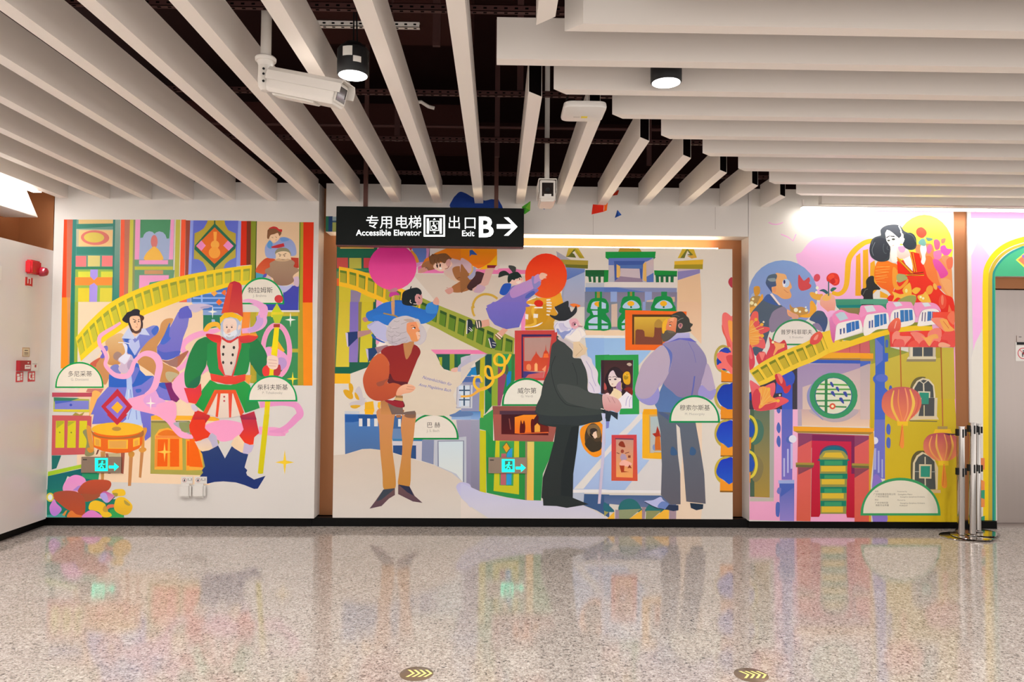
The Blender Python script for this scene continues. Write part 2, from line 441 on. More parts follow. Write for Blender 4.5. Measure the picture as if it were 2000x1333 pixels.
# left side wall: glossy white panels, copper recess above
struct('wall_left', MB().box(XL-.08, XL, 4.95, 6.62, .075, 2.496).box(XL-.08, XL, 3.4, 4.945, .075, 2.496).box(XL-.08, XL, -2.2, 3.395, .075, 2.496), M_LEFT)
struct('wall_left_recess', MB().box(XL-.42, XL-.34, -2.2, 6.72, 2.42, ZT+.3).box(XL-.34, XL-.03, 6.66, 6.72, 2.42, ZT+.3).box(XL-.36, XL-.001, -2.2, 6.72, 2.40, 2.485), M_COPPER)
struct('baseboard_back', MB().box(-5, -1.69, YF+.06, YF+.12, 0, .085).box(-1.69, 2.33, YC+.01, YC+.06, 0, .079).box(2.33, 4.66, YF+.06, YF+.12, 0, .07), M_BLACK)
struct('baseboard_left', MB().box(XL-.10, XL-.05, -2.2, 6.68, 0, .085), M_BLACK)

# wall panels (plain bodies); their printed pictures are drawn further down
def wall_panel(name, b, label, cat='wall panel'):
    t = thing(name, ((b[0]+b[1])/2, (b[2]+b[3])/2, b[4]), label, cat)
    boxo('panel_body', b, M_WHITE, t)
    return t
P_LEFT = wall_panel('wall_mural', (XL+.0005, -1.652, YF, YF+.2, .086, ZT), 'left mural panel with the red-hatted green-coated guard and a round drum', 'mural')
P_MID = wall_panel('wall_mural', (-1.497, 2.184, YC, YC+.1, .080, 2.59), 'recessed centre mural panel with balloons, top-hatted man and hanging pictures', 'mural')
P_RIGHT = wall_panel('wall_mural', (2.318, 4.245, YF, YF+.2, .075, ZT), 'right mural panel with pink train, lanterns and black-haired woman in red', 'mural')
P_HEAD = wall_panel('wall_header', (-1.588, 2.314, YF, YF+.2, 2.698, ZT), 'plain white header panel over the centre mural with scattered confetti shapes', 'wall panel')
# lift wall with its opening
P_LIFT = thing('lift_surround', (4.56, 6.72, .07), 'white wall panel framing the lift door with yellow and green arch', 'wall panel')
obj('panel_body', MB().box(4.441, 4.69, 6.72, 6.9, .07, ZT).box(4.69, 7.19, 6.72, 6.9, 2.367, ZT), M_WHITE, P_LIFT)
# lift door
dr = struct('door_1', MB().box(4.70, 5.55, 6.84, 6.87, .02, 2.25), M_STEEL)
struct('door_frame', MB().box(4.66, 4.699, 6.80, 6.92, .0, 2.367).box(4.699, 7.2, 6.80, 6.92, 2.26, 2.367), M_COPPER, dr)
struct('door_sill', MB().box(4.66, 7.2, 6.74, 6.84, 0, .018), M_STEEL, dr)
boxo('door_leaf', (5.556, 6.6, 6.84, 6.87, .02, 2.25), M_STEEL, dr)
# black seam lines between cladding panels
# ---------------------------------------------------------------- ceiling slats
WS = .078; HS = .205
def slat(pts, label, group, hollow_edges=()):
    """hollow slat, plan outline pts counter-clockwise"""
    t = MB(); n = len(pts); zt = ZS+HS
    t.add([(x, y, ZS) for x, y in pts]+[(x, y, zt) for x, y in pts], [tuple(range(n-1, -1, -1)), tuple(range(n, 2*n))])
    for i in range(n):
        j = (i+1) % n
        a = Vector((*pts[i], 0)); b = Vector((*pts[j], 0))
        if i in hollow_edges:           # end reads as open: thin rim, shade inside painted as a black cap
            w_ = .004; d = (b-a).normalized(); a2 = a+d*w_; b2 = b-d*w_
            q = [(a.x, a.y, ZS), (b.x, b.y, ZS), (b.x, b.y, zt), (a.x, a.y, zt), (a2.x, a2.y, ZS+w_), (b2.x, b2.y, ZS+w_), (b2.x, b2.y, zt-w_), (a2.x, a2.y, zt-w_)]
            t.add(q, [(0, 1, 5, 4), (1, 2, 6, 5), (2, 3, 7, 6), (3, 0, 4, 7)]); t.add(q[4:], [(0, 1, 2, 3)], 1)
        else: t.add([(a.x, a.y, ZS), (b.x, b.y, ZS), (b.x, b.y, zt), (a.x, a.y, zt)], [(0, 1, 2, 3)])
    cx = sum(p[0] for p in pts)/n; cy = sum(p[1] for p in pts)/n
    o = obj('ceiling_slat', t, [M_SLAT, M_HOLE_SHADE], origin=(cx, cy, ZS))
    return tag(o, label, 'ceiling slat', group)
GA = 'white slats running to the mural wall'; GB = 'white slats running along the mural wall'
yend = YF-.002
for k in range(-11, 7):
    xr = .2325+.3785*k; xl = xr-WS; i = k+11
    lab = 'white ceiling slat running to the mural wall, %s from the left' % ORD[i]
    if k < 0: slat([(xl, -3.0), (xr, -3.0), (xr, yend), (xl, yend)], lab, GA)
    else:
        slat([(xl, xl+3.72), (xr, xr+3.72), (xr, yend), (xl, yend)], lab, GA, (0,))
slat([(.1545, -3), (.2325, -3), (.2325, 3.02), (.1545, 3.1)], 'short piece of white ceiling slat ending above the slanted tip, top centre', GA, (2,))
for k in range(9):
    yn = 3.453+.375*k; yf = yn+.074
    lab = 'white ceiling slat along the wall, %s counting back from the longest' % ORD[k]
    if k == 0: pts = [(-.018, yn), (7.2, yn), (7.2, yf), (-.018, yf)]
    elif k == 8: pts = [(2.93, yn), (7.2, yn), (7.2, yf), (2.93, yf)]
    else: pts = [(yn-3.54, yn), (7.2, yn), (7.2, yf), (yf-3.54, yf)]
    slat(pts, lab, GB)
for k in (-1, -2, -3):
    yn = 3.453+.375*k; yf = yn+.074
    slat([(3.436-yn, yn), (7.2, yn), (7.2, yf), (3.436-yf, yf)], ['nearest white ceiling slat along the wall, with a slanted open left end', 'white ceiling slat overhead, second in front of the longest', 'white ceiling slat overhead, third in front of the longest'][-1-k], GB)
# carrier channels on top of the slats
def channel(y, z, x0, x1, material=M_CHAN, name='channel', label=None, wdt=.032, g='perforated carrier channels above the slats'):
    t = MB(); n = int((x1-x0)/.05)
    # solid face; black studs paint the shade of punched holes
    t.box(x0, x1, y, y+.003, z, z+wdt).box(x0, x1, y, y+.03, z, z+.003).box(x0, x1, y, y+.03, z+wdt-.003, z+wdt)
    for i in range(n):
        x = x0+(i+.5)*.05; t.box(x-.008, x+.008, y-.0012, y, z+wdt*.35, z+wdt*.62, 1)
        t.box(x-.008, x+.008, y+.010, y+.020, z-.0012, z, 1)
    o = obj(name, t, [material, M_HOLE_SHADE], origin=((x0+x1)/2, y, z)); return tag(o, label, 'ceiling channel', g)
for i, (yy, x0, x1) in enumerate(((3.40, -4.3, .45), (4.48, -4.3, 1.2), (5.42, -4.3, 2.2), (6.40, -4.3, 2.6))):
    channel(yy, ZS+HS+.002, x0, x1, label='dark red perforated channel across the slats, %s from the wall' % ('fourth', 'third', 'second', 'nearest')[i], name='carrier_channel')
channel(3.95, 3.36, -1.05, -.45, M_SLAT, 'lamp_channel', 'short white perforated channel holding the black downlight', g='lamp channel')
tag(obj('threaded_rod', MB().tube([(-.6, 3.97, 3.40), (-.6, 3.97, 4.4)], .006), M_CHAN), 'thin rod rising from the white perforated channel', 'hanger rod')
# ducts and hangers in the dark void
for i, (a, lab) in enumerate((((.65, 2.2, 4.75, 5.45, 3.75, 4.25), 'wide dark duct in the ceiling void above the middle'), ((-4.3, -.3, 6.9, 7.6, 3.5, 4.0), 'dark duct in the ceiling void near the wall on the left'), ((-1.4, -.2, 4.8, 5.4, 3.9, 4.3), 'dark red-brown duct box in the ceiling void over the camera'))):
    tag(boxo('air_duct', a, M_DUCT, bevel=.01), lab, 'duct', 'dark ducts in the void')
for i, (x, y) in enumerate(((-.35, 3.9), (.13, 4.6), (.55, 5.0), (-.02, 6.0), (-.8, 5.6), (1.3, 6.2))):
    tag(boxo('hanger_bar', (x-.02, x+.02, y-.012, y+.012, ZS+HS+.05, 4.398), M_CHAN), 'dark red hanger bar in the void, %s' % ('near the white lamp channel', 'behind the longest slat', 'right of the camera pole', 'right above the exit sign', 'above the left end of the sign', 'above the short slats')[i], 'hanger', 'hanger bars in the void')
tag(obj('conduit_pipe', MB().tube([(-4.3, 6.2, 3.55), (3, 6.2, 3.55)], .014), M_CHAN), 'thin dark conduit pipe running along the wall in the void', 'pipe')
tag(obj('cable', MB().tube([(-.9, 5.05, 3.898), (-.75, 5.02, 3.40), (-.62, 5.0, 3.32), (-.55, 5.0, 3.325), (-.5, 5.02, 3.30), (-.46, 5.02, 3.29)], .012), M_SLAT), 'short end of white cable in the dark void', 'cable')
tag(obj('cable', MB().tube([Vector(p) for p in catmull([(-.36, 3.72, 3.5), (-.26, 3.72, 3.42), (-.22, 3.74, 3.55), (-.25, 3.8, 3.8), (-.22, 3.8, 4.39)], False)], .014), M_RUB), 'black hose looping down in the void beside the lamp', 'cable')

# ================================================================ LAMPS AND DEVICES
def ring_box(mb, c, ux, uy, uz, sx, sy, sz, mi=0):
    """box centred at c along given axes, half sizes"""
    c = Vector(c); vs = [c+ux*(a*sx)+uy*(b*sy)+uz*(d*sz) for d in (-1, 1) for a, b in ((-1, -1), (1, -1), (1, 1), (-1, 1))]
    return mb.add(vs, [(0,3,2,1),(4,5,6,7),(0,1,5,4),(1,2,6,5),(2,3,7,6),(3,0,4,7)], mi)
EX, EY, EZ = Vector((1, 0, 0)), Vector((0, 1, 0)), Vector((0, 0, 1))
def downlight(x, y, label, sticker):
    t = thing('downlight', (x, y, 2.958), label, 'ceiling lamp', 'cylindrical downlights')
    obj('housing', MB().lathe([(.076, 2.962), (.080, 2.968), (.080, 3.09), (.068, 3.105), (.045, 3.11), (.045, 3.125), (.0, 3.126)], 40, (x, y, 0)), M_RUB, t, smooth=True)
    obj('diffuser', MB().lathe([(.0, 2.9585), (.060, 2.9585), (.0755, 2.963), (.0755, 2.9655)], 40, (x, y, 0)), M_LAMP, t, smooth=True)
    obj('hanger_stem', MB().tube([(x, y, 3.12), (x, y, 3.36)], .004).tube([(x+.02, y, 3.12), (x+.01, y, 3.36)], .004), M_RUB, t)
    if sticker:
        for a0, a1, z0, z1, m in ((-118, -82, 3.035, 3.083, M_PLAST), (-79, -50, 3.005, 3.035, M_PLAST)):
            s = MB(); n = 6
            pts = [(x+.0812*math.cos(math.radians(a0+(a1-a0)*i/n)), y+.0812*math.sin(math.radians(a0+(a1-a0)*i/n))) for i in range(n+1)]
            s.add([(p[0], p[1], z) for z in (z0, z1) for p in pts], [(i, i+1, n+2+i, n+1+i) for i in range(n)])
            obj('rating_label', s, m, t)
    return t
downlight(-.75, 3.65, 'black cylinder downlight with white stickers hanging between the slats, left of centre', True)
downlight(.86, 3.68, 'round downlight glowing under the long crosswise slat on the right', False)

# LED bar under the last slat on the right, grazing the wall
t = thing('led_strip_light', (4.9, 6.49, 2.93), 'long bright linear light bar above the right mural', 'strip light')
boxo('light_bar', (2.76, 7.2, 6.465, 6.515, 2.935, 2.95), M_LED, t)
boxo('mount_rail', (2.76, 7.2, 6.46, 6.52, 2.95, 2.963), M_SLAT, t)
boxo('mount_clip', (2.765, 2.78, 6.48, 6.50, 2.963, 3.02), M_SLAT, t)
lamp_area('strip_lamp', (4.98, 6.49, 2.925), 4.4, .04, 9, rot=(math.radians(28), 0, 0))
# warm strip hidden on top of the centre panel
t = thing('niche_strip_light', (.35, 6.755, 2.592), 'hidden warm light strip along the top edge of the centre mural', 'strip light')
boxo('light_bar', (-1.45, 2.06, 6.71, 6.74, 2.592, 2.604), M_WARM, t)
boxo('mount_rail', (-1.46, 2.07, 6.705, 6.745, 2.59, 2.592), M_SLAT, t)
lamp_area('niche_lamp', (.3, 6.75, 2.615), 3.5, .05, 6, (1, .78, .55), rot=(PI, 0, 0))
# white light-box bulkhead at the far left with a strip above it
zb, zt2 = 2.755, 2.972
t = thing('light_trough', (XL-.15, 5.0, zb), 'bright white light trough above the left wall, cut by the photo edge', 'light fitting')
obj('trough_body', MB().add([(x_, y_, z_) for z_, ye in ((zb, 6.40), (zt2, 6.22)) for x_, y_ in ((XL-.30, -1), (XL-.005, -1), (XL-.005, ye), (XL-.30, ye))], [(3, 2, 1, 0), (4, 5, 6, 7), (0, 1, 5, 4), (1, 2, 6, 5), (2, 3, 7, 6), (3, 0, 4, 7)]), M_PLAST, t, bevel=.003)
boxo('light_bar', (XL-.045, XL+.03, -1, 6.38, 2.9735, 2.9765), M_LED, t)
lamp_area('trough_lamp', (XL+.06, 2.7, 2.965), .05, 7.2, 60, rot=(0, math.radians(40), 0))

# bullet camera on a pole
u = Vector((.93, -.30, -.27)).normalized(); v = Vector((.34, .93, 0)).normalized(); wv = u.cross(v)*1
if wv.z < 0: wv = -wv
pj = at_y(519, 120, 3.5)
t = thing('bullet_camera', (pj.x, pj.y, pj.z), 'white bullet security camera on a white pole between the left slats', 'security camera')
obj('pole', MB().tube([(pj.x, pj.y, pj.z), (pj.x, pj.y, 4.39)], .025, 20), M_CAMW, t, smooth=True)
obj('flange', MB().lathe([(.0, pj.z-.002), (.047, pj.z-.002), (.050, pj.z+.004), (.050, pj.z+.014), (.045, pj.z+.02), (.0, pj.z+.02)], 28, (pj.x, pj.y, 0))
    .lathe([(.0, pj.z-.025), (.035, pj.z-.025), (.040, pj.z-.002), (.0, pj.z-.002)], 28, (pj.x, pj.y, 0)), M_CAMW, t, smooth=True)
pk = pj+Vector((0, 0, -.07))
jb = MB(); jb.lathe([(.0, pj.z-.15), (.02, pj.z-.146), (.033, pj.z-.125), (.036, pj.z-.09), (.034, pj.z-.02), (.0, pj.z-.02)], 24, (pj.x, pj.y, 0))
for zz in (-.05, -.075, -.11): jb.lathe([(.006, -.037), (.006, -.031)], 10, (pj.x+.002, pj.y, pj.z+zz), 1, 'y')
obj('swivel_joint', jb, [M_CAMW, M_RUB], t, smooth=True)
A = pj+Vector((.035, -.01, -.098))      # rear top of the body
def bullet_section(s, k=1.0):
    # cross-section across v (horizontal) and wv (up): hooded housing
    base = [(-.052, -.042), (-.040, -.062), (.040, -.062), (.052, -.042), (.056, .030), (.045, .048), (-.045, .048), (-.056, .030)]
    return [A+u*s+v*(p[0]*k)+wv*(p[1]*k) for p in base]
bb = MB(); st = [(0.0, .72), (.012, .92), (.03, 1.0), (.385, 1.02), (.39, .98)]
secs = [bullet_section(s, k) for s, k in st]
vs = [p for s in secs for p in s]; n = 8
bb.add(vs, [(k*n+i, k*n+(i+1) % n, (k+1)*n+(i+1) % n, (k+1)*n+i) for k in range(len(secs)-1) for i in range(n)]+[tuple(range(n-1, -1, -1)), tuple(range((len(secs)-1)*n, len(secs)*n))])
obj('camera_body', bb, M_CAMW, t, bevel=.002)
hb = MB()        # sun hood: curved top plate that overhangs the lens
for sgn in (0,):
    pr = [(-.062, -.008), (-.061, .034), (-.048, .054), (.048, .054), (.061, .034), (.062, -.008)]; inn = [(-.058, -.008), (-.057, .032), (-.046, .050), (.046, .050), (.057, .032), (.058, -.008)]
    q = pr+inn[::-1]; m_ = len(q)
    vs = [A+u*s+v*p[0]+wv*p[1] for s in (.01, .425) for p in q]
    hb.add(vs, [(i, (i+1) % m_, m_+(i+1) % m_, m_+i) for i in range(m_)]+[(i, i+1, m_-2-i, m_-1-i) for i in range(5)]+[(m_+i, m_+i+1, 2*m_-2-i, 2*m_-1-i) for i in range(5)])
obj('sun_hood', hb, M_CAMW, t)
lb = MB(); ring_box(lb, A+u*.393+wv*-.006, u, v, wv, .004, .045, .044); obj('front_bezel', lb, M_CAMW, t, bevel=.003)
gb = MB(); ring_box(gb, A+u*.3985+wv*-.004, u, v, wv, .001, .034, .034); obj('lens_window', gb, M_GLASS, t)
kb = MB(); ring_box(kb, A+u*.16+wv*-.066, u, v, wv, .12, .03, .006); obj('base_rib', kb, M_CAMW, t, bevel=.004)

# small boxed camera on a thin pole, centre
c0 = at_y(1068.5, 375, 5.5)
t = thing('box_camera', c0, 'small white square-faced camera at the end of a thin white pole', 'security camera')
obj('pole', MB().tube([(c0.x, 5.53, c0.z+.09), (c0.x, 5.53, 4.39)], .019, 16), M_CAMW, t, smooth=True)
obj('housing', MB().box(c0.x-.062, c0.x+.062, 5.44, 5.72, c0.z-.085, c0.z+.078), M_CAMW, t, bevel=.012, seg=3)
fr = MB()
for b_ in ((-.058, .058, .055, .070), (-.058, .058, -.066, -.050), (-.058, -.044, -.050, .055), (.044, .058, -.050, .055)):
    fr.box(c0.x+b_[0], c0.x+b_[1], 5.43, 5.445, c0.z+b_[2], c0.z+b_[3])
obj('front_bezel', fr, M_CAMW, t)
obj('lens_window', MB().box(c0.x-.044, c0.x+.044, 5.436, 5.4395, c0.z-.050, c0.z+.055), M_GLASS, t)
obj('lens', MB().lathe([(.0, -.004), (.016, -.004), (.018, 0)], 20, (c0.x, 5.4355, c0.z+.0), 0, 'y'), M_RUB, t, smooth=True)
obj('lens_label', MB().box(c0.x-.026, c0.x+.028, 5.433, 5.4355, c0.z-.05, c0.z-.032), M_PLAST, t)
obj('sun_hood', MB().box(c0.x-.066, c0.x+.066, 5.43, 5.73, c0.z+.079, c0.z+.087).box(c0.x-.070, c0.x-.066, 5.43, 5.73, c0.z-.02, c0.z+.083).box(c0.x+.066, c0.x+.070, 5.43, 5.73, c0.z-.02, c0.z+.083), M_CAMW, t)
obj('mount_bracket', MB().lathe([(.0, c0.z+.084), (.048, c0.z+.088), (.040, c0.z+.098), (.022, c0.z+.108), (.0, c0.z+.108)], 24, (c0.x, 5.53, 0)), M_CAMW, t, smooth=True)

# wireless access point
t = thing('wireless_access_point', (.483, 4.13, 2.95), 'flat white rounded wireless unit with a yellow sticker hanging under the slats', 'access point')
def rrect(cx, cy, hx, hy, r, n=6):
    out = []
    for qx, qy, a0 in ((1, 1, 0), (-1, 1, 90), (-1, -1, 180), (1, -1, 270)):
        for i in range(n+1):
            a = math.radians(a0+90*i/n); out.append((cx+qx*(hx-r)+r*math.cos(a), cy+qy*(hy-r)+r*math.sin(a)))
    return out
mb = MB()
lv = [(2.947, .112, .118), (2.950, .120, .126), (2.962, .123, .129), (2.982, .120, .126), (2.985, .112, .118)]
P5 = [[(x, y, z) for x, y in rrect(.483, 4.13, hx, hy, .045)] for z, hx, hy in lv]; n = len(P5[0])
mb.add([p for r_ in P5 for p in r_], [(k*n+i, k*n+(i+1) % n, (k+1)*n+(i+1) % n, (k+1)*n+i) for k in range(4) for i in range(n)]+[tuple(range(n-1, -1, -1)), tuple(range(4*n, 5*n))])
obj('shell', mb, M_PLAST, t, smooth=True)
obj('rod', MB().tube([(.50, 4.10, 2.98), (.50, 4.10, 4.39)], .007), M_CAMW, t)
obj('sticker', MB().box(.475, .512, 4.155, 4.185, 2.9458, 2.9468), mat('yellow_sticker', '#e6d21e', .4), t)
obj('marking', MB().box(.43, .468, 4.168, 4.172, 2.9458, 2.9468), mat('grey_ink', '#a9a49c', .6), t)
obj('cable', MB().tube([Vector(p) for p in catmull([(.40, 4.16, 2.984), (.385, 4.15, 3.03), (.40, 4.12, 3.08), (.43, 4.1, 3.3)], False)], .004), M_RUB, t)

# ---------------------------------------------------------------- hanging exit sign
YS = 6.2
s0 = at_y(657, 401.5, YS); s1 = at_y(1023, 482, YS)
x0, x1, z1, z0 = s0.x, s1.x, at_y(840, 405, YS).z, at_y(840, 480.5, YS).z
M_SIGN = mat('black_sign_face', (.003, .005, .0045), .5, spec=.15)
M_GLOW = mat('lit_lettering', (1, 1, 1), .5, emit=(.93, 1, .98), es=.8)
t = thing('hanging_sign', ((x0+x1)/2, YS, z0), 'black hanging sign with white lit lettering, lift symbol, letter B and arrow', 'sign')
boxo('sign_case', (x0, x1, YS, YS+.09, z0, z1), M_SIGN, t, bevel=.003)
boxo('bottom_trim', (x0+.004, x1-.004, YS+.004, YS+.086, z0-.008, z0), mat('dark_red_trim', (.10, .02, .018), .4), t)
for px in (714.5, 969.5):
    q = at_y(px, 370, YS+.045); boxo('support_post', (q.x-.018, q.x+.018, YS+.03, YS+.06, z1, 4.399), mat('brown_post', (.085, .03, .022), .5, .3), t)
SG = '''
@ M1
# chinese_lettering
t #ffffff 158 555 430 *专
t #ffffff 158 712 430 *用
t #ffffff 158 880 430 *电
t #ffffff 158 1040 430 *梯
t #ffffff 158 1475 434 *出
# english_lettering
t #ffffff 94 750 523 *Accessible Elevator
# lift_symbol
r #ffffff 1145 293 1386 312
r #ffffff 1145 516 1386 536
r #ffffff 1145 293 1164 536
r #ffffff 1367 293 1386 536
r #ffffff 1180 330 1204 502
r #ffffff 1326 330 1350 502
r #ffffff 1212 358 1320 366
r #ffffff 1212 462 1320 470
r #ffffff 1212 358 1220 470
r #ffffff 1312 358 1320 470
p #ffffff 1266,326 1282,346 1250,346
p #ffffff 1266,502 1282,482 1250,482
e #ffffff 1257 382 9 9
l #ffffff 9 1258,392 1260,424 1285,426 1296,448
l #ffffff 7 1258,404 1280,406
o #ffffff 1258 432 24 24 7
l #ffffff 5 1296,380 1296,400
@ M2
# chinese_lettering
t #ffffff 160 85 440 *口
# english_lettering
t #ffffff 92 78 530 *Exit
# letter
t #ffffff 322 272 536 **B
# arrow
p #ffffff 407,396 575,396 487,318 540,318 642,424 540,526 487,526 575,446 407,446
'''
def onY(Y): return lambda px, py: (lambda q: (q.x, q.z))(at_y(px, py, Y))
draw(t, SG, onY(YS), lambda a, b, h: (a, YS-h, b), None, lambda h: (1, 1, 1), material=M_GLOW)

# ---------------------------------------------------------------- exit direction signs low on the wall
def exit_sign(px0, py0, px1, py1, Y, gx, gy, label):
    a = at_y(px0, py0, Y); b = at_y(px1, py1, Y)
    t = thing('exit_direction_sign', ((a.x+b.x)/2, Y, b.z), label, 'sign', 'green running-man exit signs')
    boxo('backplate', (a.x, b.x, Y-.012, Y-.0055, b.z, a.z), mat('greybrown_plate', '#94806f', .35, .3), t, bevel=.001)
    g = '''
# lit_symbol
@ E
r #0 0 0 140 142
# exit_arrow
p #1 152,82 210,82 210,50 262,95 210,142 210,112 152,112
# running_background
r #2 34 18 118 112
# running_figure
e #0 80 40 11 11
l #0 20 76,54 68,84
l #0 10 72,58 48,66 44,82
l #0 10 80,58 98,72 110,62
l #0 13 70,84 90,98 86,122
l #0 13 66,84 54,106 34,112
'''
    CROPS['E'] = (gx, gy, 5.6, 5.6)
    cm = {'#0': (.0, 1, .60), '#1': (.0, 1, .60), '#2': (.04, .20, .14)}
    made = draw(t, g, onY(Y), lambda a_, b_, h: (a_, Y-.0125-h, b_), None, lambda h: (1, 1, 1), material=mat('green_glow', (.0, .8, .5), .5, emit=(.0, 1, .56), es=1.05))
    for o in made:
        if o.name.startswith('running_background'):
            o.data.materials.clear(); o.data.materials.append(mat('dark_teal_figure', (.05, .16, .13), .5))
    n = MB().box(a.x+.014, a.x+.05, Y-.0127, Y-.0121, a.z-.03, a.z-.02)
    obj('maker_mark', n, mat('dark_ink', '#3a3230', .6), t)
exit_sign(160.5, 892.5, 237.5, 924, YF-.004, 187, 895, 'grey exit sign with green running man on the left mural below the drum')
exit_sign(954, 893.5, 1029, 925, YC-.004, 980, 897, 'grey exit sign with green running man on the centre mural')

# ---------------------------------------------------------------- little white call boxes on the left mural
Yw = YF-.005
for i, (a_, b_) in enumerate(((352, 375.5), (378.5, 403.2))):
    p0 = at_y(a_, 944.5, Yw); p1 = at_y(b_, 972.5, Yw)
    t = thing('wall_box', ((p0.x+p1.x)/2, Yw, p1.z), ('left' if i == 0 else 'right')+' of two small white rounded boxes low on the left mural', 'wall box', 'small white boxes')
    o = obj('cover', MB().box(p0.x, p1.x, Yw-.045, Yw, p1.z, p0.z), M_PLAST, t, bevel=.018, seg=4, smooth=True)
    q0 = at_y(a_+2, 931.5, Yw); q1 = at_y(b_+.8, 945.5, Yw)
    boxo('notice_label', (q0.x, q1.x, Yw-.0012, Yw, q1.z, q0.z), M_PLAST, t)
    c = at_y(a_+8.5, 938.5, Yw); mb = MB(); n = 20; r0, r1 = .0165, .0195
    mb.add([(c.x+r*math.cos(2*PI*k/n), Yw-.0018, c.z+r*math.sin(2*PI*k/n)) for r in (r0, r1) for k in range(n)], [(k, (k+1) % n, n+(k+1) % n, n+k) for k in range(n)])
    obj('no_touch_symbol', mb, mat('red_ink', '#b03048', .5), t)
    d = MB().box(c.x-.004, c.x+.004, Yw-.0018, Yw-.0012, c.z-.011, c.z+.010).box(c.x-.008, c.x+.006, Yw-.0018, Yw-.0012, c.z-.009, c.z-.001)
    for k in range(2): d.box(c.x+.028+k*.03, c.x+.036+k*.03, Yw-.0018, Yw-.0012, c.z+.006, c.z+.014)
    d.box(c.x+.026, c.x+.068, Yw-.0018, Yw-.0012, c.z-.004, c.z-.0015)
    obj('symbol_ink', d, mat('dark_ink2', '#4a4048', .6), t)

# ---------------------------------------------------------------- things on the left side wall
def lw(px, py): q = at_x(px, py, XL); return q.y, q.z
def lbox(mb, px0, py0, px1, py1, d, mi=0, d0=0):
    ya, za = lw(px0, py0); yb, zb_ = lw(px1, py1); return mb.box(XL+d0, XL+d, min(ya, yb), max(ya, yb), min(za, zb_), max(za, zb_), mi)
ya, za = lw(60, 520)
t = thing('fire_alarm_sounder', (XL, ya, za), 'red fire alarm sounder with a strobe high on the left wall', 'fire alarm')
obj('housing', lbox(MB(), 48.5, 507, 68, 538, .06), M_RED, t, bevel=.012, seg=3, smooth=True)
yb, zb_ = lw(69, 531)
obj('strobe_lens', MB().lathe([(.042, 0), (.042, .025), (.034, .05), (.016, .062), (.0, .064)], 24, (XL+.045, yb, zb_), 0, 'x'), mat('red_lens', (.35, .01, .03), .1, coat=.5), t, smooth=True)
o = obj('sign_plate', lbox(MB(), 49.5, 541, 62.5, 560, .004), M_RED, t)
yc, zc = lw(56, 550)
obj('sign_symbol', MB().box(XL+.0045, XL+.0055, yc-.022, yc-.012, zc-.02, zc+.022).box(XL+.0045, XL+.0055, yc+.012, yc+.022, zc-.02, zc+.022).box(XL+.0045, XL+.0055, yc-.022, yc+.022, zc+.022, zc+.034).box(XL+.0045, XL+.0055, yc-.026, yc+.026, zc-.046, zc-.038), M_PLAST, t)
def plate(name, r, d, m, label, cat, extra):
    a = lw(r[0], r[1]); b = lw(r[2], r[3])
    t = thing(name, (XL, (a[0]+b[0])/2, b[1]), label, cat)
    obj('plate', lbox(MB(), *r, d), m, t, bevel=.002 if d > .01 else 0)
    for nm, rr, dd, mm in extra: obj(nm, lbox(MB(), *rr, d+dd, 0, d-.0005), mm, t)
    return t
GOLD = mat('tan_notice', '#b89878', .5); INK = mat('notice_ink', '#6a5c50', .6); WH = M_PLAST; DR = mat('dark_red_plate', '#a01824', .4)
plate('notice_card', (43.5, 679, 57, 697.5), .003, GOLD, 'small tan notice card above the red call point on the left wall', 'notice', [('card_face', (45, 681, 55.5, 696), .0012, mat('cream_card', '#d4c8a8', .5)), ('card_text', (47, 684, 53.5, 686), .002, INK), ('card_text', (46.5, 689, 54, 691), .002, INK), ('card_text', (46.5, 693, 54, 694.2), .002, INK)])
plate('fire_call_point', (31.5, 704.5, 52.5, 725), .035, DR, 'dark red fire call point box on the left wall', 'call point', [('glass_label', (40.5, 713, 51, 721), .0015, WH), ('red_text', (42, 715.5, 49.5, 716.8), .0025, DR), ('status_lamp', (46, 708, 48, 710), .003, WH)])
plate('phone_jack_box', (54.5, 704.5, 67.5, 724), .03, WH, 'white fire phone box beside the red call point', 'phone box', [('red_mark', (61, 713, 63.5, 718), .002, DR), ('seam', (56, 711, 66, 711.6), .001, INK)])
for i, (r, cells) in enumerate((((31, 726.5, 44.5, 746.5), [(32.5, 731, 37, 735), (33, 736, 38, 744), (39.5, 729, 42.5, 733), (39.5, 734, 42.5, 738), (39.5, 739, 42.5, 743)]), ((54.5, 726, 67.5, 745.5), [(56, 729, 58.2, 740), (58.2, 729, 60.5, 732), (57.5, 739, 61, 742), (62.5, 728.5, 65.5, 732.5), (62.5, 733.5, 65.5, 737.5), (62.5, 738.5, 65.5, 742.5)]))):
    plate('fire_sign', r, .003, M_RED, ('red fire alarm hand sign under the call point' if i == 0 else 'red fire telephone sign under the white phone box'), 'sign', [('white_symbol', c, .0015, WH) for c in cells])
plate('wall_label', (-12, 517, 1.8, 548), .004, WH, 'white label cut off at the left edge of the photo', 'label', [])

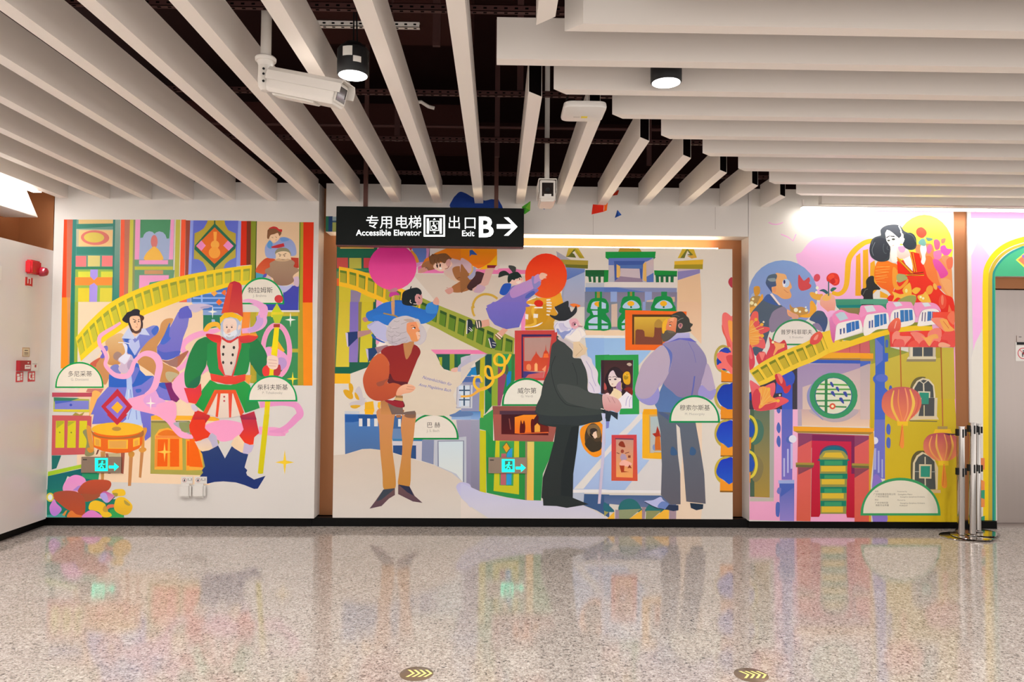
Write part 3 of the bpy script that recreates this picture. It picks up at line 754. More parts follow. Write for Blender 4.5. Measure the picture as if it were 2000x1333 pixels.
# ---------------------------------------------------------------- lift door notices
yD = 6.84
a = at_y(1983, 669, yD-.002); b = at_y(2025, 706, yD-.002)
t = thing('door_notice', (a.x, yD, b.z), 'white square notice with red no-touching circle on the lift door', 'notice')
boxo('notice_sheet', (a.x, b.x, yD-.003, yD-.0005, b.z, a.z), M_PLAST, t, bevel=.0008)
c = at_y(1998.5, 690.5, yD-.004); mb = MB(); n = 32
mb.add([(c.x+r*math.cos(2*PI*k/n), yD-.004, c.z+r*math.sin(2*PI*k/n)) for r in (.047, .054) for k in range(n)], [(k, (k+1) % n, n+(k+1) % n, n+k) for k in range(n)])
mb.add([(c.x-.036, yD-.0044, c.z+.033), (c.x-.032, yD-.0044, c.z+.037), (c.x+.036, yD-.0044, c.z-.033), (c.x+.032, yD-.0044, c.z-.037)], [(0, 1, 2, 3)])
obj('prohibition_ring', mb, mat('red_ink3', '#c81e3c', .5), t)
obj('figure_symbol', MB().box(c.x-.004, c.x+.02, yD-.0042, yD-.0036, c.z-.012, c.z+.014).box(c.x-.012, c.x-.003, yD-.0042, yD-.0036, c.z-.034, c.z+.002).box(c.x+.006, c.x+.014, yD-.0042, yD-.0036, c.z-.034, c.z-.012).box(c.x-.004, c.x+.008, yD-.0042, yD-.0036, c.z+.018, c.z+.030), mat('dark_ink3', '#332a30', .6), t)
a = at_y(1985.5, 656, yD-.002); b = at_y(2025, 675, yD-.002); 
t = thing('door_plate', (a.x, yD, a.z-.08), 'grey plate with a black band above the notice on the lift door', 'door plate')
boxo('plate', (a.x, b.x, yD-.006, yD-.0005, b.z+.03, a.z), M_STEEL, t, bevel=.001)
boxo('black_band', (a.x, b.x, yD-.0066, yD-.0005, b.z+.004, b.z+.0295), M_RUB, t)
boxo('small_text', (a.x+.018, a.x+.045, yD-.0066, yD-.006, a.z-.014, a.z-.009), M_RUB, t)

# ---------------------------------------------------------------- belt posts beside the lift
def stanchion(base, top, z, label, first=None):
    bx, by = base; r = .029
    t = thing('belt_post', (bx, by, z), label, 'barrier post', 'chrome belt posts huddled together')
    tz = top[2]; d = Vector((top[0]-bx, top[1]-by, tz-z-.01)); a = Vector((bx, by, z+.01))
    L = d.length; dn = d.normalized(); q = EZ.rotation_difference(dn).to_matrix()
    def rot(mb):
        mb.v = [a+q@p for p in mb.v]; return mb
    obj('base_plate', MB().lathe([(.0, z), (.168, z), (.172, z+.003), (.168, z+.007), (.10, z+.009), (.0, z+.009)], 48, (bx, by, 0)), M_CHROME, t, smooth=True)
    obj('post', rot(MB().lathe([(.0, 0), (r*1.5, 0), (r*1.5, .006), (r, .014), (r, L-.07)], 32)), M_CHROME, t, smooth=True)
    obj('head', rot(MB().lathe([(r, L-.07), (r, L-.006), (r*1.12, L-.006), (r*1.12, L), (.0, L)], 32)), M_CHROME, t, smooth=True)
    for zz in (L-.055, L-.40):
        for s, (ax, ay) in enumerate(((1, 0), (-1, 0), (0, -1))):
            if s < 2: m_ = MB().box(min(ax*r*.8, ax*(r+.016)), max(ax*r*.8, ax*(r+.016)), -.014, .014, zz-.03, zz+.03)
            else: m_ = MB().box(-.007, .007, -r-.004, -r*.8, zz-.045, zz+.03)
            obj('belt_clip', rot(m_), M_RUB, t, bevel=.002)
    return t
def bt(px, py, Y): return at_y(px, py, Y)
q = at_y(1877, 833, 6.36); stanchion((4.115, 6.36), (q.x, q.y, q.z), .0, 'chrome belt post at the left of the huddle beside the lift')
q = at_y(1899.5, 826, 6.38); stanchion((4.20, 6.34), (q.x, q.y, q.z), .010, 'tallest chrome belt post, middle of the huddle beside the lift')
q = at_y(1908, 828, 6.50); stanchion((4.315, 6.44), (q.x, q.y, q.z), .020, 'chrome belt post leaning behind the others, nearest the lift')

# ---------------------------------------------------------------- round floor markers
BR = mat('bronze_floor_disc', '#8e7b68', .25, .5); YE = mat('pale_yellow_inlay', '#f0e88c', .5)
for i, (px, py) in enumerate(((813.5, 1317), (1467, 1319.5))):
    c = at_z(px, py, 0); R = .081
    t = thing('floor_marker', (c.x, c.y, 0), ('left' if i == 0 else 'right')+' round bronze floor marker with pale yellow chevrons', 'floor marker', 'round arrow floor markers')
    obj('disc', MB().lathe([(.0, .0), (R, .0), (R, .001), (R-.002, .002), (.0, .002)], 48, (c.x, c.y, 0)), BR, t, smooth=True)
    mb = MB()
    for k in range(4):
        x = c.x-.048+k*.028; w_ = .013; hh = .04; sk = .0
        for sg in (-1, 1): mb.add([(x, c.y+sg*hh, .0026), (x+w_, c.y+sg*hh, .0026), (x+w_+.028, c.y, .0026), (x+.028, c.y, .0026)], [(0, 1, 2, 3)])
    obj('chevron_inlay', mb, YE, t)


# ================================================================ THE PRINTED PICTURES (read off the flat panels)
ART_LEFT = '''
# painted_backdrop
@ A
p #ecd0b0 152,590 434,592 410,948 150,940
p #ddd0c0 146,690 200,680 150,770 106,762
@ L1
p #ff4722 300,60 342,60 330,1076 272,1076
p #b4604e>#c07858 340,60 415,60 385,1076 330,1076
p #fb9226 @L1 272,1076 342,1076 @L3 340,700 245,700
p #cc8c56 @L1 340,1076 385,1076 @L3 358,700 338,700
p #3c8078>#2a7868 @L1 415,60 470,60 440,1150 385,1150
p #2c7860 @L1 385,1150 440,1150 @L3 415,650 355,650
p #94a83c @L1 440,1130 485,1130 @L3 452,640 412,640
# painted_bookcase
@ L1
p #6f9a90>#4c8a78 465,62 965,62 925,1133 440,1133
p #8ba49a>#2e8070 965,62 1035,62 1020,1133 945,1133
p #3c7a70 940,62 968,62 945,1133 925,1133
p #dcbf84 490,62 940,62 938,112 490,118
p #3f8272 465,120 940,112 938,150 465,182
p #b5b39a 460,185 940,190 935,412 460,412
p #e5c088 495,200 935,200 925,412 490,412
e #d4786e 705 297 185 96 2
e #d6c25e 692 294 132 66 2
r #3a8274 462 420 935 520
r #e2787a 452 535 590 675
p #cec27a 612,530 770,532 768,672 610,672
p #e27c7c 795,532 935,532 932,672 792,672
r #35805c 440 678 935 706
p #8eb052 448,712 935,712 925,1133 440,1133
r #d2d246 485 738 640 812
r #d2d246 782 738 935 812
p #fc8c3c 447,812 932,812 925,918 443,918
p #a490de 645,712 742,712 740,805 692,852 640,800
p #a490de 692,885 738,930 730,1133 630,1133 632,920
p #dcc838 485,952 632,952 628,1133 482,1133
p #d6ca44 770,952 930,952 925,1133 766,1133
p #ff6648 1040,62 1090,62 1080,1096 1020,1096
p #b87260 1090,62 1160,62 1138,1133 1080,1133
p #f08c5c 1020,1096 1080,1096 1080,1133 1018,1133
p #c8c650 1160,62 1205,62 1185,1133 1132,1133
p #8c9468 1205,62 1232,62 1215,1100 1185,1133
# painted_window
@ L1
p #779a80 1230,62 1740,62 1715,900 1215,1095
p #eba0cc 1230,62 1295,62 1280,582 1220,582
p #eba0cc 1690,62 1737,62 1720,582 1660,582
p #a2b2d4 1295,195 1690,195 1665,585 1278,585
p #4f9068 1297,62 1688,62 1670,306 1638,310 1622,262 1590,228 1540,214 1500,228 1480,248 1452,222 1410,212 1370,226 1342,256 1328,296 1295,300
e #d07a78 1475 348 44 86
s #fcbb55 1345,584 1365,510 1430,440 1475,412 1525,445 1570,510 1590,584 1470,590
r #eba0cc 1278 590 1655 645
p #6c9c78 1220,585 1276,600 1276,652 1218,660
r #c4c248 1222 672 1718 716
p #6a9878 1220,720 1345,720 1345,780 1270,790 1270,1060 1215,1090
r #c8966c 1348 722 1590 772
p #6a9878 1592,720 1740,720 1720,880 1668,900 1668,782 1592,780
p #eba0cc 1282,786 1666,786 1660,910 1275,1062
p #55a074 1415,880 1612,850 1600,930 1560,940 1572,890 1450,905 1430,985 1385,998
p #55a074 1490,900 1520,896 1512,930 1480,935
p #bcb850 1757,62 1815,62 1798,835 1737,868
p #ff5c38 1828,62 1890,62 @L2 85,70 70,835 0,850 @L1 1808,832
p #984838 @L2 85,70 145,72 125,805 75,825
p #ee7250 @L1 1800,1100 1915,1080 1910,1138 1800,1138
# painted_panel_diamond
@ L2
p #8e9ee2>#8ca0e8 145,72 190,72 160,800 118,800
p #5c68c8>#6a7cd0 186,72 772,75 745,690 155,790
p #8c9ce0 770,76 808,80 795,662 742,672
p #b09a2e>#b8a848 200,240 260,215 320,175 358,110 372,72 590,72 600,130 640,200 738,242 735,555 660,590 600,640 575,700 360,740 350,690 310,615 250,580 190,572
p #2a6a50 463,108 742,392 730,440 458,700 198,448 205,398
l #235c48 16 463,72 463,125
l #235c48 14 458,680 458,720
p #d86826 463,162 708,405 460,640 218,408
p #e68cc4 288,333 346,400 290,468 222,402
p #e68cc4 635,333 708,405 644,468 574,400
p #f0a848 445,220 492,220 484,335 452,335
e #f0a848 467 388 56 54
e #eea040 460 492 75 75
p #cc2c12 808,80 880,80 875,655 795,662
p #74301c 880,80 935,80 930,650 875,655
p #7c8a26>#8a8a28 935,80 1002,82 985,830 900,900 930,655
p #45582a 1000,82 1014,82 1000,830 984,835
p #e0c09c 1012,85 1567,95 1560,930 1000,832
p #5c8030 1566,95 1582,95 1570,1240 1555,1240
p #a8982c 1580,95 1618,95 @L4 1540,910 1488,910 1492,0 @L2 1568,1240
p #d83214 @L2 1617,95 1752,96 1736,1142 1610,1142
p #f08a1c @L2 1608,1142 1737,1142 @L4 1652,912 1540,912
# painted_window_blue
@ L2
p #8c96e0 100,1050 160,1000 150,1138 100,1138
p #4476c0 158,985 640,930 620,1240 300,1240 310,1140 158,1138
l #90b4f0 22 290,985 296,1140
l #90b4f0 22 160,1020 620,1020
l #90b4f0 20 180,1084 600,1084
l #90b4f0 22 170,1148 600,1148
l #90b4f0 20 440,1210 600,1210
p #f6a84c 455,976 500,1020 455,1064 412,1020
p #e87030 580,980 612,980 600,1055 548,1020
p #f07030 520,1095 562,1138 520,1182 478,1138
p #84a0d0 310,1240 600,1240 600,1310 310,1310
p #2c7a5c @L2 310,1305 560,1305 @L4 510,180 400,200 298,230 298,40
x #f4efe4 @L2 435 1262 64 88
@ L4
p #98b4dc 402,90 440,90 450,130 402,130
# painted_track | yellow railway curve
@ A
k #f6cc28 #c2bc3a+#949c3a 21 148,660 175,628 215,592 262,568 312,550 362,538 410,529 450,523 492,518 / 158,706 190,678 230,650 275,620 312,604 360,586 410,572 450,560 490,556
# painted_person | boy in blue with a red cap leaning over a bearded man
@ L2
s #c64a2a>#d06038 1145,560 1060,620 1003,700 1000,745 1050,770 1130,780 1260,700 1260,590
p #b43a28 1455,555 1555,560 1558,690 1480,700
p #4e9ab8 1000,750 1110,780 1080,826 1000,832
p #5a50b0 1105,770 1150,760 1130,810 1080,824
p #d0b8c8 1130,800 1190,800 1210,870 1150,830
p #4646a8>#3a44a8 1355,1000 1470,925 1558,910 1550,1242 1130,1242 1120,1130 1350,1130
s #b4b8e0 1300,920 1400,930 1490,900 1440,960 1370,1010 1330,980
s #cbb0c6 1490,820 1555,810 1555,930 1500,912
s #8e9cce>#9aa8d4 1180,335 1240,370 1330,290 1440,310 1505,380 1528,480 1510,530 1440,540 1360,560 1230,570 1140,552 1115,480 1125,400
s #5a94cc 1180,330 1215,375 1200,440 1150,420 1150,370
s #6a94d0 1320,300 1400,300 1430,330 1350,350 1320,330
p #c03038 1195,415 1290,385 1362,368 1372,412 1290,432 1210,432
e #eccaa6 1245 285 62 68
s #805638 1148,240 1155,195 1200,170 1260,175 1310,190 1332,235 1305,275 1285,235 1240,250 1190,265 1165,312 1145,300
s #c43030 1165,180 1220,152 1270,160 1300,185 1338,190 1335,222 1300,215 1250,180
l #5a3428 5 1205,290 1225,300
l #5a3428 5 1255,282 1272,300
l #c06050 5 1252,328 1272,325
s #8c866a 1255,520 1262,460 1320,428 1400,435 1445,480 1450,540 1350,560
s #e6ccaa 1262,500 1330,475 1400,478 1440,500 1450,550 1420,590 1350,600 1265,585 1258,540
l #7c6650 9 1290,505 1330,525
l #7c6650 9 1395,500 1350,525
e #6a4c40 1312 535 9 7
e #6a4c40 1372 535 9 7
s #a68a70>#8f6e5c 1230,600 1270,580 1330,575 1400,580 1470,590 1505,625 1490,675 1550,700 1560,730 1500,775 1480,810 1495,860 1440,905 1380,920 1290,915 1235,870 1222,830 1180,800 1120,750 1125,710 1180,680 1180,630
s #caa884 1250,590 1300,565 1350,590 1410,570 1440,585 1390,605 1310,605
# painted_green_board
@ L4
p #b4a430>#a89a30 880,0 1492,0 1490,910 1250,910 880,880
p #ee8c38 790,0 885,0 860,330 760,330
p #3e8a58>#3a8854 950,55 1475,50 1470,905 960,905
p #b8a838 1400,455 1475,455 1475,500 1400,500
p #c8b43c 960,0 1475,5 1475,45 950,50
p #e8a040 820,780 900,780 870,900 820,860
p #b0a038 895,785 940,785 940,850 880,880
x #f4f2e6 1380 95 68 90
x #f2d834 1408 828 74 88
# painted_ribbon | pink ribbon curling round the guard
@ L2
v #e6a8d4 840,1120,60 950,1130,90 1040,1160,100 1100,1230,110 1080,1333,120 @L4 1040,120,100 1000,180,80 900,220,70 780,235,60
@ L4
v #c8a0d8 985,40,60 1000,120,90 940,200,70 850,230,40
o #ea9cc4 1205 480 165 320 62
s #e6a0d0 1060,455 1200,440 1330,530 1330,620 1200,700 1100,660
s #b896cc 1230,570 1300,570 1335,620 1320,680 1260,720 1230,650
p #f0b030 1120,450 1230,360 1310,480 1290,495 1200,440
v #f4a2cc 510,215,40 420,240,60 300,260,70 160,310,75 60,390,70 50,470,60 130,550,60 @L3 1780,650,60 1690,720,60
s #f0b236 300,230 350,150 430,120 500,140 510,220 460,180 400,190 350,240
v #f2a4c8 @L4 250,760,70 330,700,80 400,690,60
'''
ART_LEFT2 = '''
# painted_sideboard
@ L5
r #f4ac30 1248 12 1420 65
p #f4ac30 @L5 1420,12 1681,15 @L6 130,15 440,30 460,70 400,75 @L5 1681,65 1400,66
p #847c48 1248,70 1681,72 @L6 125,85 @L6 120,110 @L5 1420,100 1248,95
p #a49c50>#a8a04c @L5 1248,95 @L6 120,100 420,150 455,320 270,690 @L5 1238,672
p #f2a83c 1290,240 1340,170 1440,150 1540,200 1600,240 1605,630 1285,625
s #e07424 1330,235 1370,190 1440,175 1520,200 1550,240
p #e88840 1300,240 1600,240 1600,270 1300,270
p #ea6014 1322,280 1438,280 1432,590 1316,590
p #ea6014 1462,275 1580,275 1572,592 1460,592
l #f0a030 22 1450,275 1450,600
p #e48c38 1292,275 1320,275 1316,590 1288,600
x #fcc050 1400 425 80 115
p #f2a83c @L6 0,270 20,270 15,600 0,630
p #f2a83c @L6 80,285 250,290 270,630 80,635
p #ec6410 @L6 118,270 190,285 270,600 115,590
l #f0a030 16 @L6 100,290 92,620
p #f0a030 @L5 1640,280 1681,280 1681,635 1645,632
p #ea6014 @L5 1655,300 1681,300 1681,580 1652,580
# painted_person | bearded man in violet robe holding a flask
@ L3
s #c8925c>#bc8450 1640,85 1550,85 1490,140 1460,240 1360,330 1260,440 1205,560 1210,640 1290,700 1390,770 1450,850 1540,880 1640,860 1700,790 1712,740 1620,680 1520,630 1450,560 1440,430 1520,300 1590,190
s #a86850 1500,600 1600,600 1720,530 1830,480 1760,600 1690,680 1600,660
p #9a7068 1530,620 1700,560 1690,690 1600,665
s #d8b480>#c08850 980,260 880,300 800,370 830,480 850,560 830,640 900,660 980,640 1060,560 1080,420 1040,300
s #c48a58 640,640 740,560 800,560 830,700 870,760 840,830 800,900 740,850 690,720
s #c05c48 610,640 740,560 690,640 680,680
s #9c8078 905,520 950,490 1000,520 1000,580 940,600 900,570
s #7a84cc>#6a72c4 1080,300 1160,280 1310,200 1400,165 1460,190 1440,270 1330,360 1230,480 1160,580 1080,520 1040,400 1010,310
s #4468c4 1395,200 1440,168 1462,220 1410,290 1370,240
p #3862bc 1020,310 1110,300 1070,380 1200,560 1160,580 1080,520 1060,400
p #7c7ac8>#6c68c0 1700,0 1830,0 @L2 165,1333 @L4 125,60 105,180 50,320 10,500 @L3 1720,540 1600,580 1500,590 1440,520 1440,430 1520,320 1600,190 1650,100
s #5c60c0 @L2 0,1245 60,1198 125,1190 160,1260 165,1333 100,1345 0,1345
p #5e60c0 @L4 0,0 130,0 100,60 0,80
s #4668c6 @L3 1600,130 1590,290 1610,330 1530,400 1480,380 1530,280
s #5060bc @L3 1440,470 1530,500 1700,480 1730,500 1650,570 1520,590
s #cbbcd4 @L2 125,1185 230,1158 330,1160 425,1180 432,1196 340,1215 290,1240 210,1272 155,1245
s #b0a4c8 @L2 280,1200 400,1180 390,1210 300,1222
@ L3
s #6a62c0 735,560 760,510 745,480 790,420 830,430 825,480 800,490 805,540 770,575
s #7a78c4 800,425 832,440 826,475 790,470 770,440
s #7a80c0 860,700 900,655 960,655 980,720 990,760 930,770
p #3460ba>#2f62c0 845,770 910,800 1085,800 1120,740 1160,620 1210,640 1230,720 1300,790 1390,790 1380,860 1250,940 1120,980 1060,940 840,930
p #7878cc>#6c6ac8 830,930 950,935 1150,930 1250,900 1395,790 1450,880 1580,875 1620,1000 1650,1100 1500,1090 1460,1200 1440,1270 1365,1290 1365,1333 @L5 1245,250 1180,300 1150,100 900,90 580,110 600,0 @L3 610,1270 700,1080 760,1010
s #3c66c2 1175,960 1240,955 1240,990 1190,1000
s #3c5cb8 1450,885 1560,880 1600,960 1500,940
p #7c2868 1535,880 1620,870 1640,960 1720,1080 1680,1120 1610,1090
p #a8bce8>#b4c8f0 1060,800 1150,700 1140,800 1130,900 1145,1050 1230,1230 1245,1333 @L5 1150,120 900,110 960,60 @L3 1060,1333 1060,1180 1045,1050 1065,940
p #6a74c8 1120,760 1180,680 1230,700 1160,860 1135,900
l #dce4f4 8 1090,960 1080,1080
l #6c7ccc 8 1110,960 1120,1060
l #7c8cd4 10 1120,1200 1080,1333
l #7c8cd4 10 1180,1220 1190,1333
p #b2bce4 1095,345 1135,330 1165,380 1215,340 1230,430 1165,540 1090,420
s #3a3038 1080,120 1100,190 1130,250 1180,272 1235,245 1262,190 1262,120 1235,80 1180,60 1110,80
s #efc09c 1110,65 1160,42 1215,45 1235,100 1240,160 1220,215 1180,235 1140,215 1112,150 1100,110
p #efc09c 1130,255 1230,250 1180,300 1160,330
s #5c4038 1135,205 1180,240 1230,210 1240,160 1255,190 1240,240 1190,268 1140,250
s #2c2a34 @L1 1085,1333 1120,1275 1170,1255 1210,1230 1260,1228 1290,1250 1285,1280 @L3 1225,10 1225,50 1180,45 1110,60 1085,130 1050,130 1010,100 1020,70 1050,30
s #4c3434 1215,30 1270,50 1280,80 1255,110 1235,80
l #4a3030 8 1140,85 1185,110
l #4a3030 8 1205,100 1222,88
e #3c2828 1165 122 14 7
e #3c2828 1213 118 9 7
l #c88060 5 1190,130 1200,165
l #b85048 6 1175,185 1198,185
p #c2cce8 1090,190 1165,310 1155,335 1000,325 1060,230
p #c2cce8 1250,205 1290,200 1352,290 1225,275 1180,335 1165,310 1240,250
s #c9b4ca 980,560 1040,520 1120,530 1150,600 1145,690 1080,750 1000,755 960,700 990,640 955,600
s #dcdcec 965,580 1040,510 1035,440 1015,390 1060,400 1075,440 1068,520 1110,540 1050,640 1010,630
l #e8eaf6 10 960,378 1050,380 1100,395
s #b09ab8 1070,640 1110,590 1145,620 1130,680 1085,710
s #b8ac88 1545,760 1580,738 1660,750 1705,780 1640,830 1610,870 1560,830
# painted_ribbon | pink ribbon swirling in front of the violet robe
@ L3
v #f2a8cc 990,130,30 900,190,40 800,250,46 730,310,50 730,400,46 780,470,44 815,560,44 800,650,44 850,720,50 930,785,60 1060,795,66 1120,730,60 1160,620,50 1250,530,54 1340,515,76 1430,560,90 1470,660,86 1450,780,80 1420,900,80 1370,980,70 1300,1030,50
s #f6a4c8 1070,1090 1180,1050 1300,1010 1400,960 1450,1020 1480,1080 1560,1110 1640,1100 1680,1180 1655,1333 1500,1310 1400,1270 1220,1225 1120,1185
s #dca0d4 1270,1100 1300,1040 1380,1000 1430,980 1460,1050 1540,1100 1530,1160 1440,1180 1330,1170
s #f6a6c8 1640,860 1720,770 1810,720 1841,740 1841,1100 1780,1110 1690,1040 1630,940
s #f5a2c6 1430,1160 1560,1110 1640,1100 1680,1180 1660,1333 1500,1300
@ L5
v #f5a2c6 1380,0,90 1460,60,90 1530,160,80 1600,230,70 1681,240,60
v #f2a4cc @L6 0,200,60 60,240,66 160,255,40
s #f09cc4 @L6 290,130 400,80 500,62 620,75 720,110 735,190 660,260 560,300 470,305 400,260 330,200
v #e89cc8 @L6 900,180,90 980,190,90 1080,195,100 1180,205,80 1180,196,70 1238,185,30
v #e294c4 @L6 1020,195,20 1150,180,60 1240,130,70 1320,50,80 @L4 1500,1260,90 1450,1160,80 1330,1130,70 1200,1130,70 1000,1150,80
s #a8a8b4 @L5 1500,100 1640,200 1681,220 1681,90
p #8c9460 @L6 0,85 120,85 115,210 30,190 0,130
# painted_diamond_frame
@ L3
p #bc3040 950,950 1135,1175 @L5 862,122 @L3 748,1170
p #8a70cc 950,1040 1065,1170 950,1325 805,1178
p #fcae2e 950,1108 1018,1178 950,1258 874,1185
x #f4e6e0 1362 1130 64 90
p #c4786c @L3 560,990 580,950 780,950 740,1010 640,1000
s #f0b060 @L3 640,990 740,1000 700,1080 620,1270 600,1240
# painted_cabinet
@ L3
p #b84c5c 140,998 636,1000 632,1050 140,1052
p #a8b050 160,1060 600,1080 600,1242 155,1235
p #3a7c60 160,1058 480,1068 330,1115 165,1110
p #7c80cc 175,1100 595,1100 592,1208 172,1205
p #4c64c0 175,1100 440,1100 180,1140
e #3c50b8 373 1152 17 15
p #d4c83c 155,1205 605,1208 600,1238 155,1235
p #a49040 390,1280 430,1245 480,1270 540,1240 510,1290
p #b0485c @L3 142,1280 610,1285 625,1333 @L5 575,20 125,15
@ L5
p #c4585c 130,10 575,20 560,450 122,462
p #d4c828 172,72 268,72 265,378 165,378
p #d4c828 308,72 398,72 395,378 298,378
p #d4c828 438,72 525,72 520,378 430,378
p #acac2c 178,75 262,75 258,100 178,160
p #acac2c 308,80 392,80 300,140
e #7c8428 215 203 9 9
e #7c8428 345 205 9 9
s #8c8a60 475,200 520,170 540,260 600,400 590,460 500,460 520,300
# painted_drum | round orange drum table
@ L5
p #6c3c34 @L5 640,450 660,400 640,400 620,460
p #a0604c 730,440 800,440 790,670 760,670
p #bcae84>#e4d0b0 760,440 900,440 905,660 800,660
p #a05a48 905,430 950,430 935,675 905,665
p #c08a50 675,420 730,420 712,740 680,740
p #c08450 1000,430 1045,430 1020,810 985,810
p #c08450 1128,390 1168,390 1135,720 1108,712
s #c88c3c 990,430 1030,415 1060,440 1045,480 1000,480
s #d69440 1110,390 1150,370 1190,385 1190,410 1150,432 1115,420
s #d68c34 520,390 560,372 600,385 590,425 550,432
s #d89440 520,130 570,150 580,260 600,380 560,380 530,260
s #d89440 1150,160 1195,150 1200,190 1175,260 1170,380 1140,390 1130,240
p #e46820 580,200 600,370 700,415 860,440 1000,430 1110,385 1150,330 1155,200
p #f6b638 600,250 680,278 680,368 605,350
p #e0a044 620,275 665,290 665,360 620,345
p #f8b838 760,288 988,285 985,390 762,388
p #dda04c 775,300 970,298 968,380 775,380
p #f6b838 1045,280 1120,255 1120,345 1045,370
p #e0a044 1060,300 1105,285 1105,345 1060,360
s #a86a38 575,180 620,230 740,258 870,262 1010,248 1110,220 1160,180 1150,250 1000,270 860,275 720,270 600,240
e #fcb62e 868 165 292 76
e #b88a44 858 163 52 24
p #bc3040 @L5 745,0 795,0 862,65 930,0 985,0 865,122
# painted_plants
@ L5
p #206e68 122,465 230,465 175,610 122,625
p #a4c830 78,650 460,565 465,605 78,700
p #17626a>#2c8870 78,700 465,612 660,670 650,740 500,760 300,700 250,830 260,1000 78,1168 66,1000
p #2c9468 465,660 660,665 650,750 465,720
p #1f7c68 66,850 300,860 460,900 700,960 850,960 940,1100 940,1168 66,1168
p #38a456 780,1080 880,1060 945,1168 780,1168
p #4ca49c 66,1140 260,1120 280,1168 66,1168
s #e890d0>#e49cc8 250,860 255,800 300,730 370,688 440,692 500,730 505,790 470,840 400,880 300,890
p #a884d0 360,860 420,810 480,800 440,870
s #bc5034>#a84c34 430,840 480,780 560,745 680,738 770,750 797,790 770,850 700,890 600,910 480,910 420,880
s #a05438 470,900 600,905 690,890 640,950 520,990 480,960
s #c058a0>#e8a0c0 670,910 720,870 800,900 830,930 790,980 740,1000 690,960
s #b4a4e4 672,905 730,890 760,950 750,1000 700,970
o #d8c850 105 938 32 40 22
e #dce8ec 105 938 26 34
s #a8503c>#b8502e 148,890 260,865 380,870 460,910 500,990 500,1100 490,1150 400,1130 290,1070 200,1000 150,950
s #dc88d4>#b480d8 150,960 180,1010 230,1060 225,1100 160,1152 110,1120 98,1050 120,1000
s #e07c38 305,1168 310,1120 350,1090 400,1130 480,1150 460,1168
p #d88c40 240,1140 280,1090 300,1085 270,1150
s #ecc030 805,870 850,848 930,848 958,885 940,920 860,925 815,900
s #a89440 810,890 870,895 860,930 830,920
s #e07050 740,1060 760,1025 830,1020 830,1050 780,1060 750,1080
s #fcc02c 540,1050 560,1000 610,975 670,985 730,1020 730,1080 790,1120 800,1150 760,1165 700,1160 660,1110 590,1085 550,1080
s #c89c3c 715,1040 735,1040 760,1095 720,1105 700,1080
s #e080c8 470,1168 510,1110 570,1085 630,1105 690,1168
s #fcc02c>#e0b030 830,1020 850,960 900,935 960,950 1030,1020 1030,1080 990,1130 930,1140 860,1110 830,1070
s #b09848 945,970 1010,1020 990,1035 950,1010
l #2c4c48 8 740,1030 800,970 840,930
# name_plate | half-round sign beside the red hat
@ L2
h #129a50 #e4ddd0 782 1368 1165 815 24
t #3c3834 82 1052 1010 *勃拉姆斯
t #a29c92 46 1050 1068 J. Brahms
e #cc3c40 1297 1095 56 52
s #e6a4d2 835,1110 900,1095 1000,1110 1090,1150 1150,1200 1135,1260 1100,1333 1050,1333 1060,1250 1000,1180 900,1140 835,1135
# painted_person | white-bearded guard in a tall red hat and green coat
@ L6
p #2a3e70>#1c3070 240,415 330,410 440,350 518,498 595,360 700,430 782,452 760,530 740,600 772,632 758,660 770,690 848,738 978,695 890,840 @L6 850,845 740,800 640,770 500,758 400,765 320,785 235,700 270,660 258,630 292,590 262,450
p #cfc0cc>#e8cca8 175,305 240,300 365,215 420,240 445,350 340,405 262,420 220,390
p #b8b0c8 320,260 375,210 420,245 445,350 380,380 360,320
p #e8cca8 585,340 620,270 675,230 735,270 850,340 830,390 790,452 700,430 620,380
p #c0b4d0 735,320 820,345 850,345 820,420 780,450 720,440
p #dc3820>#e03c20 165,0 340,0 350,30 300,100 290,160 355,215 330,260 190,308 120,190 115,120
p #b82838 330,0 352,15 320,60 300,100 280,0
p #b02c48>#e43a18 690,0 860,0 905,210 850,260 840,340 800,345 740,320 680,240 730,170 700,60
@ L4
p #d83828>#b82c34 200,1210 320,1250 385,1300 360,1333 170,1333
p #c03040>#902848 750,1290 930,1230 960,1333 770,1333
p #e6d4c4>#dccabc 480,1005 670,1005 800,1240 760,1290 600,1320 500,1320 350,1260
p #e04c2c 480,1005 515,1005 480,1320 450,1310
p #d84c3c 610,1005 660,1005 645,1310 620,1310
e #b84850 560 1050 12 12
e #b84850 560 1102 12 12
l #c8bcb8 10 352,1265 500,1318 640,1312 760,1285
p #2c9a48>#228f3c 385,840 480,890 640,905 800,850 880,910 930,1100 1000,1190 820,1250 700,965 480,965 310,1240 195,1150 290,960
p #2a8c4a 820,1090 970,1090 1000,1190 830,1248
p #e0542c 480,965 700,965 805,1245 760,1290 670,1010 470,1010 345,1265 300,1245 440,965
s #257a44>#247c44 345,310 430,360 480,560 490,700 560,790 390,770 350,600 330,680 270,790 250,890 200,940 90,930 65,800 80,690 130,520 210,370 290,320
s #266c4c 250,790 270,800 250,890 200,935 110,935 150,860
p #268a4a 400,370 470,375 490,600 560,790 400,780 345,650 350,400
s #257a44>#266e48 780,380 880,375 960,330 1040,430 1090,540 1080,660 1030,720 1050,790 1000,790 940,720 880,600 860,440
p #288848 770,385 880,400 880,600 850,740 820,780 650,790 720,600
l #1d6a40 7 875,450 875,600 900,660
p #e2d2c2>#d6c4ba 525,320 620,380 730,330 740,450 700,600 640,780 570,785 520,600 505,440
p #dc4c40>#d04040 470,370 530,320 510,440 520,600 570,780 650,790 700,640 740,440 735,310 775,370 770,440 720,620 670,800 560,790 490,700 470,500
p #c23438>#ce3a34 530,300 590,345 640,345 730,300 740,320 640,385 600,380 530,335
s #c42c38>#e03830 340,270 420,275 520,300 500,380 420,365 345,310
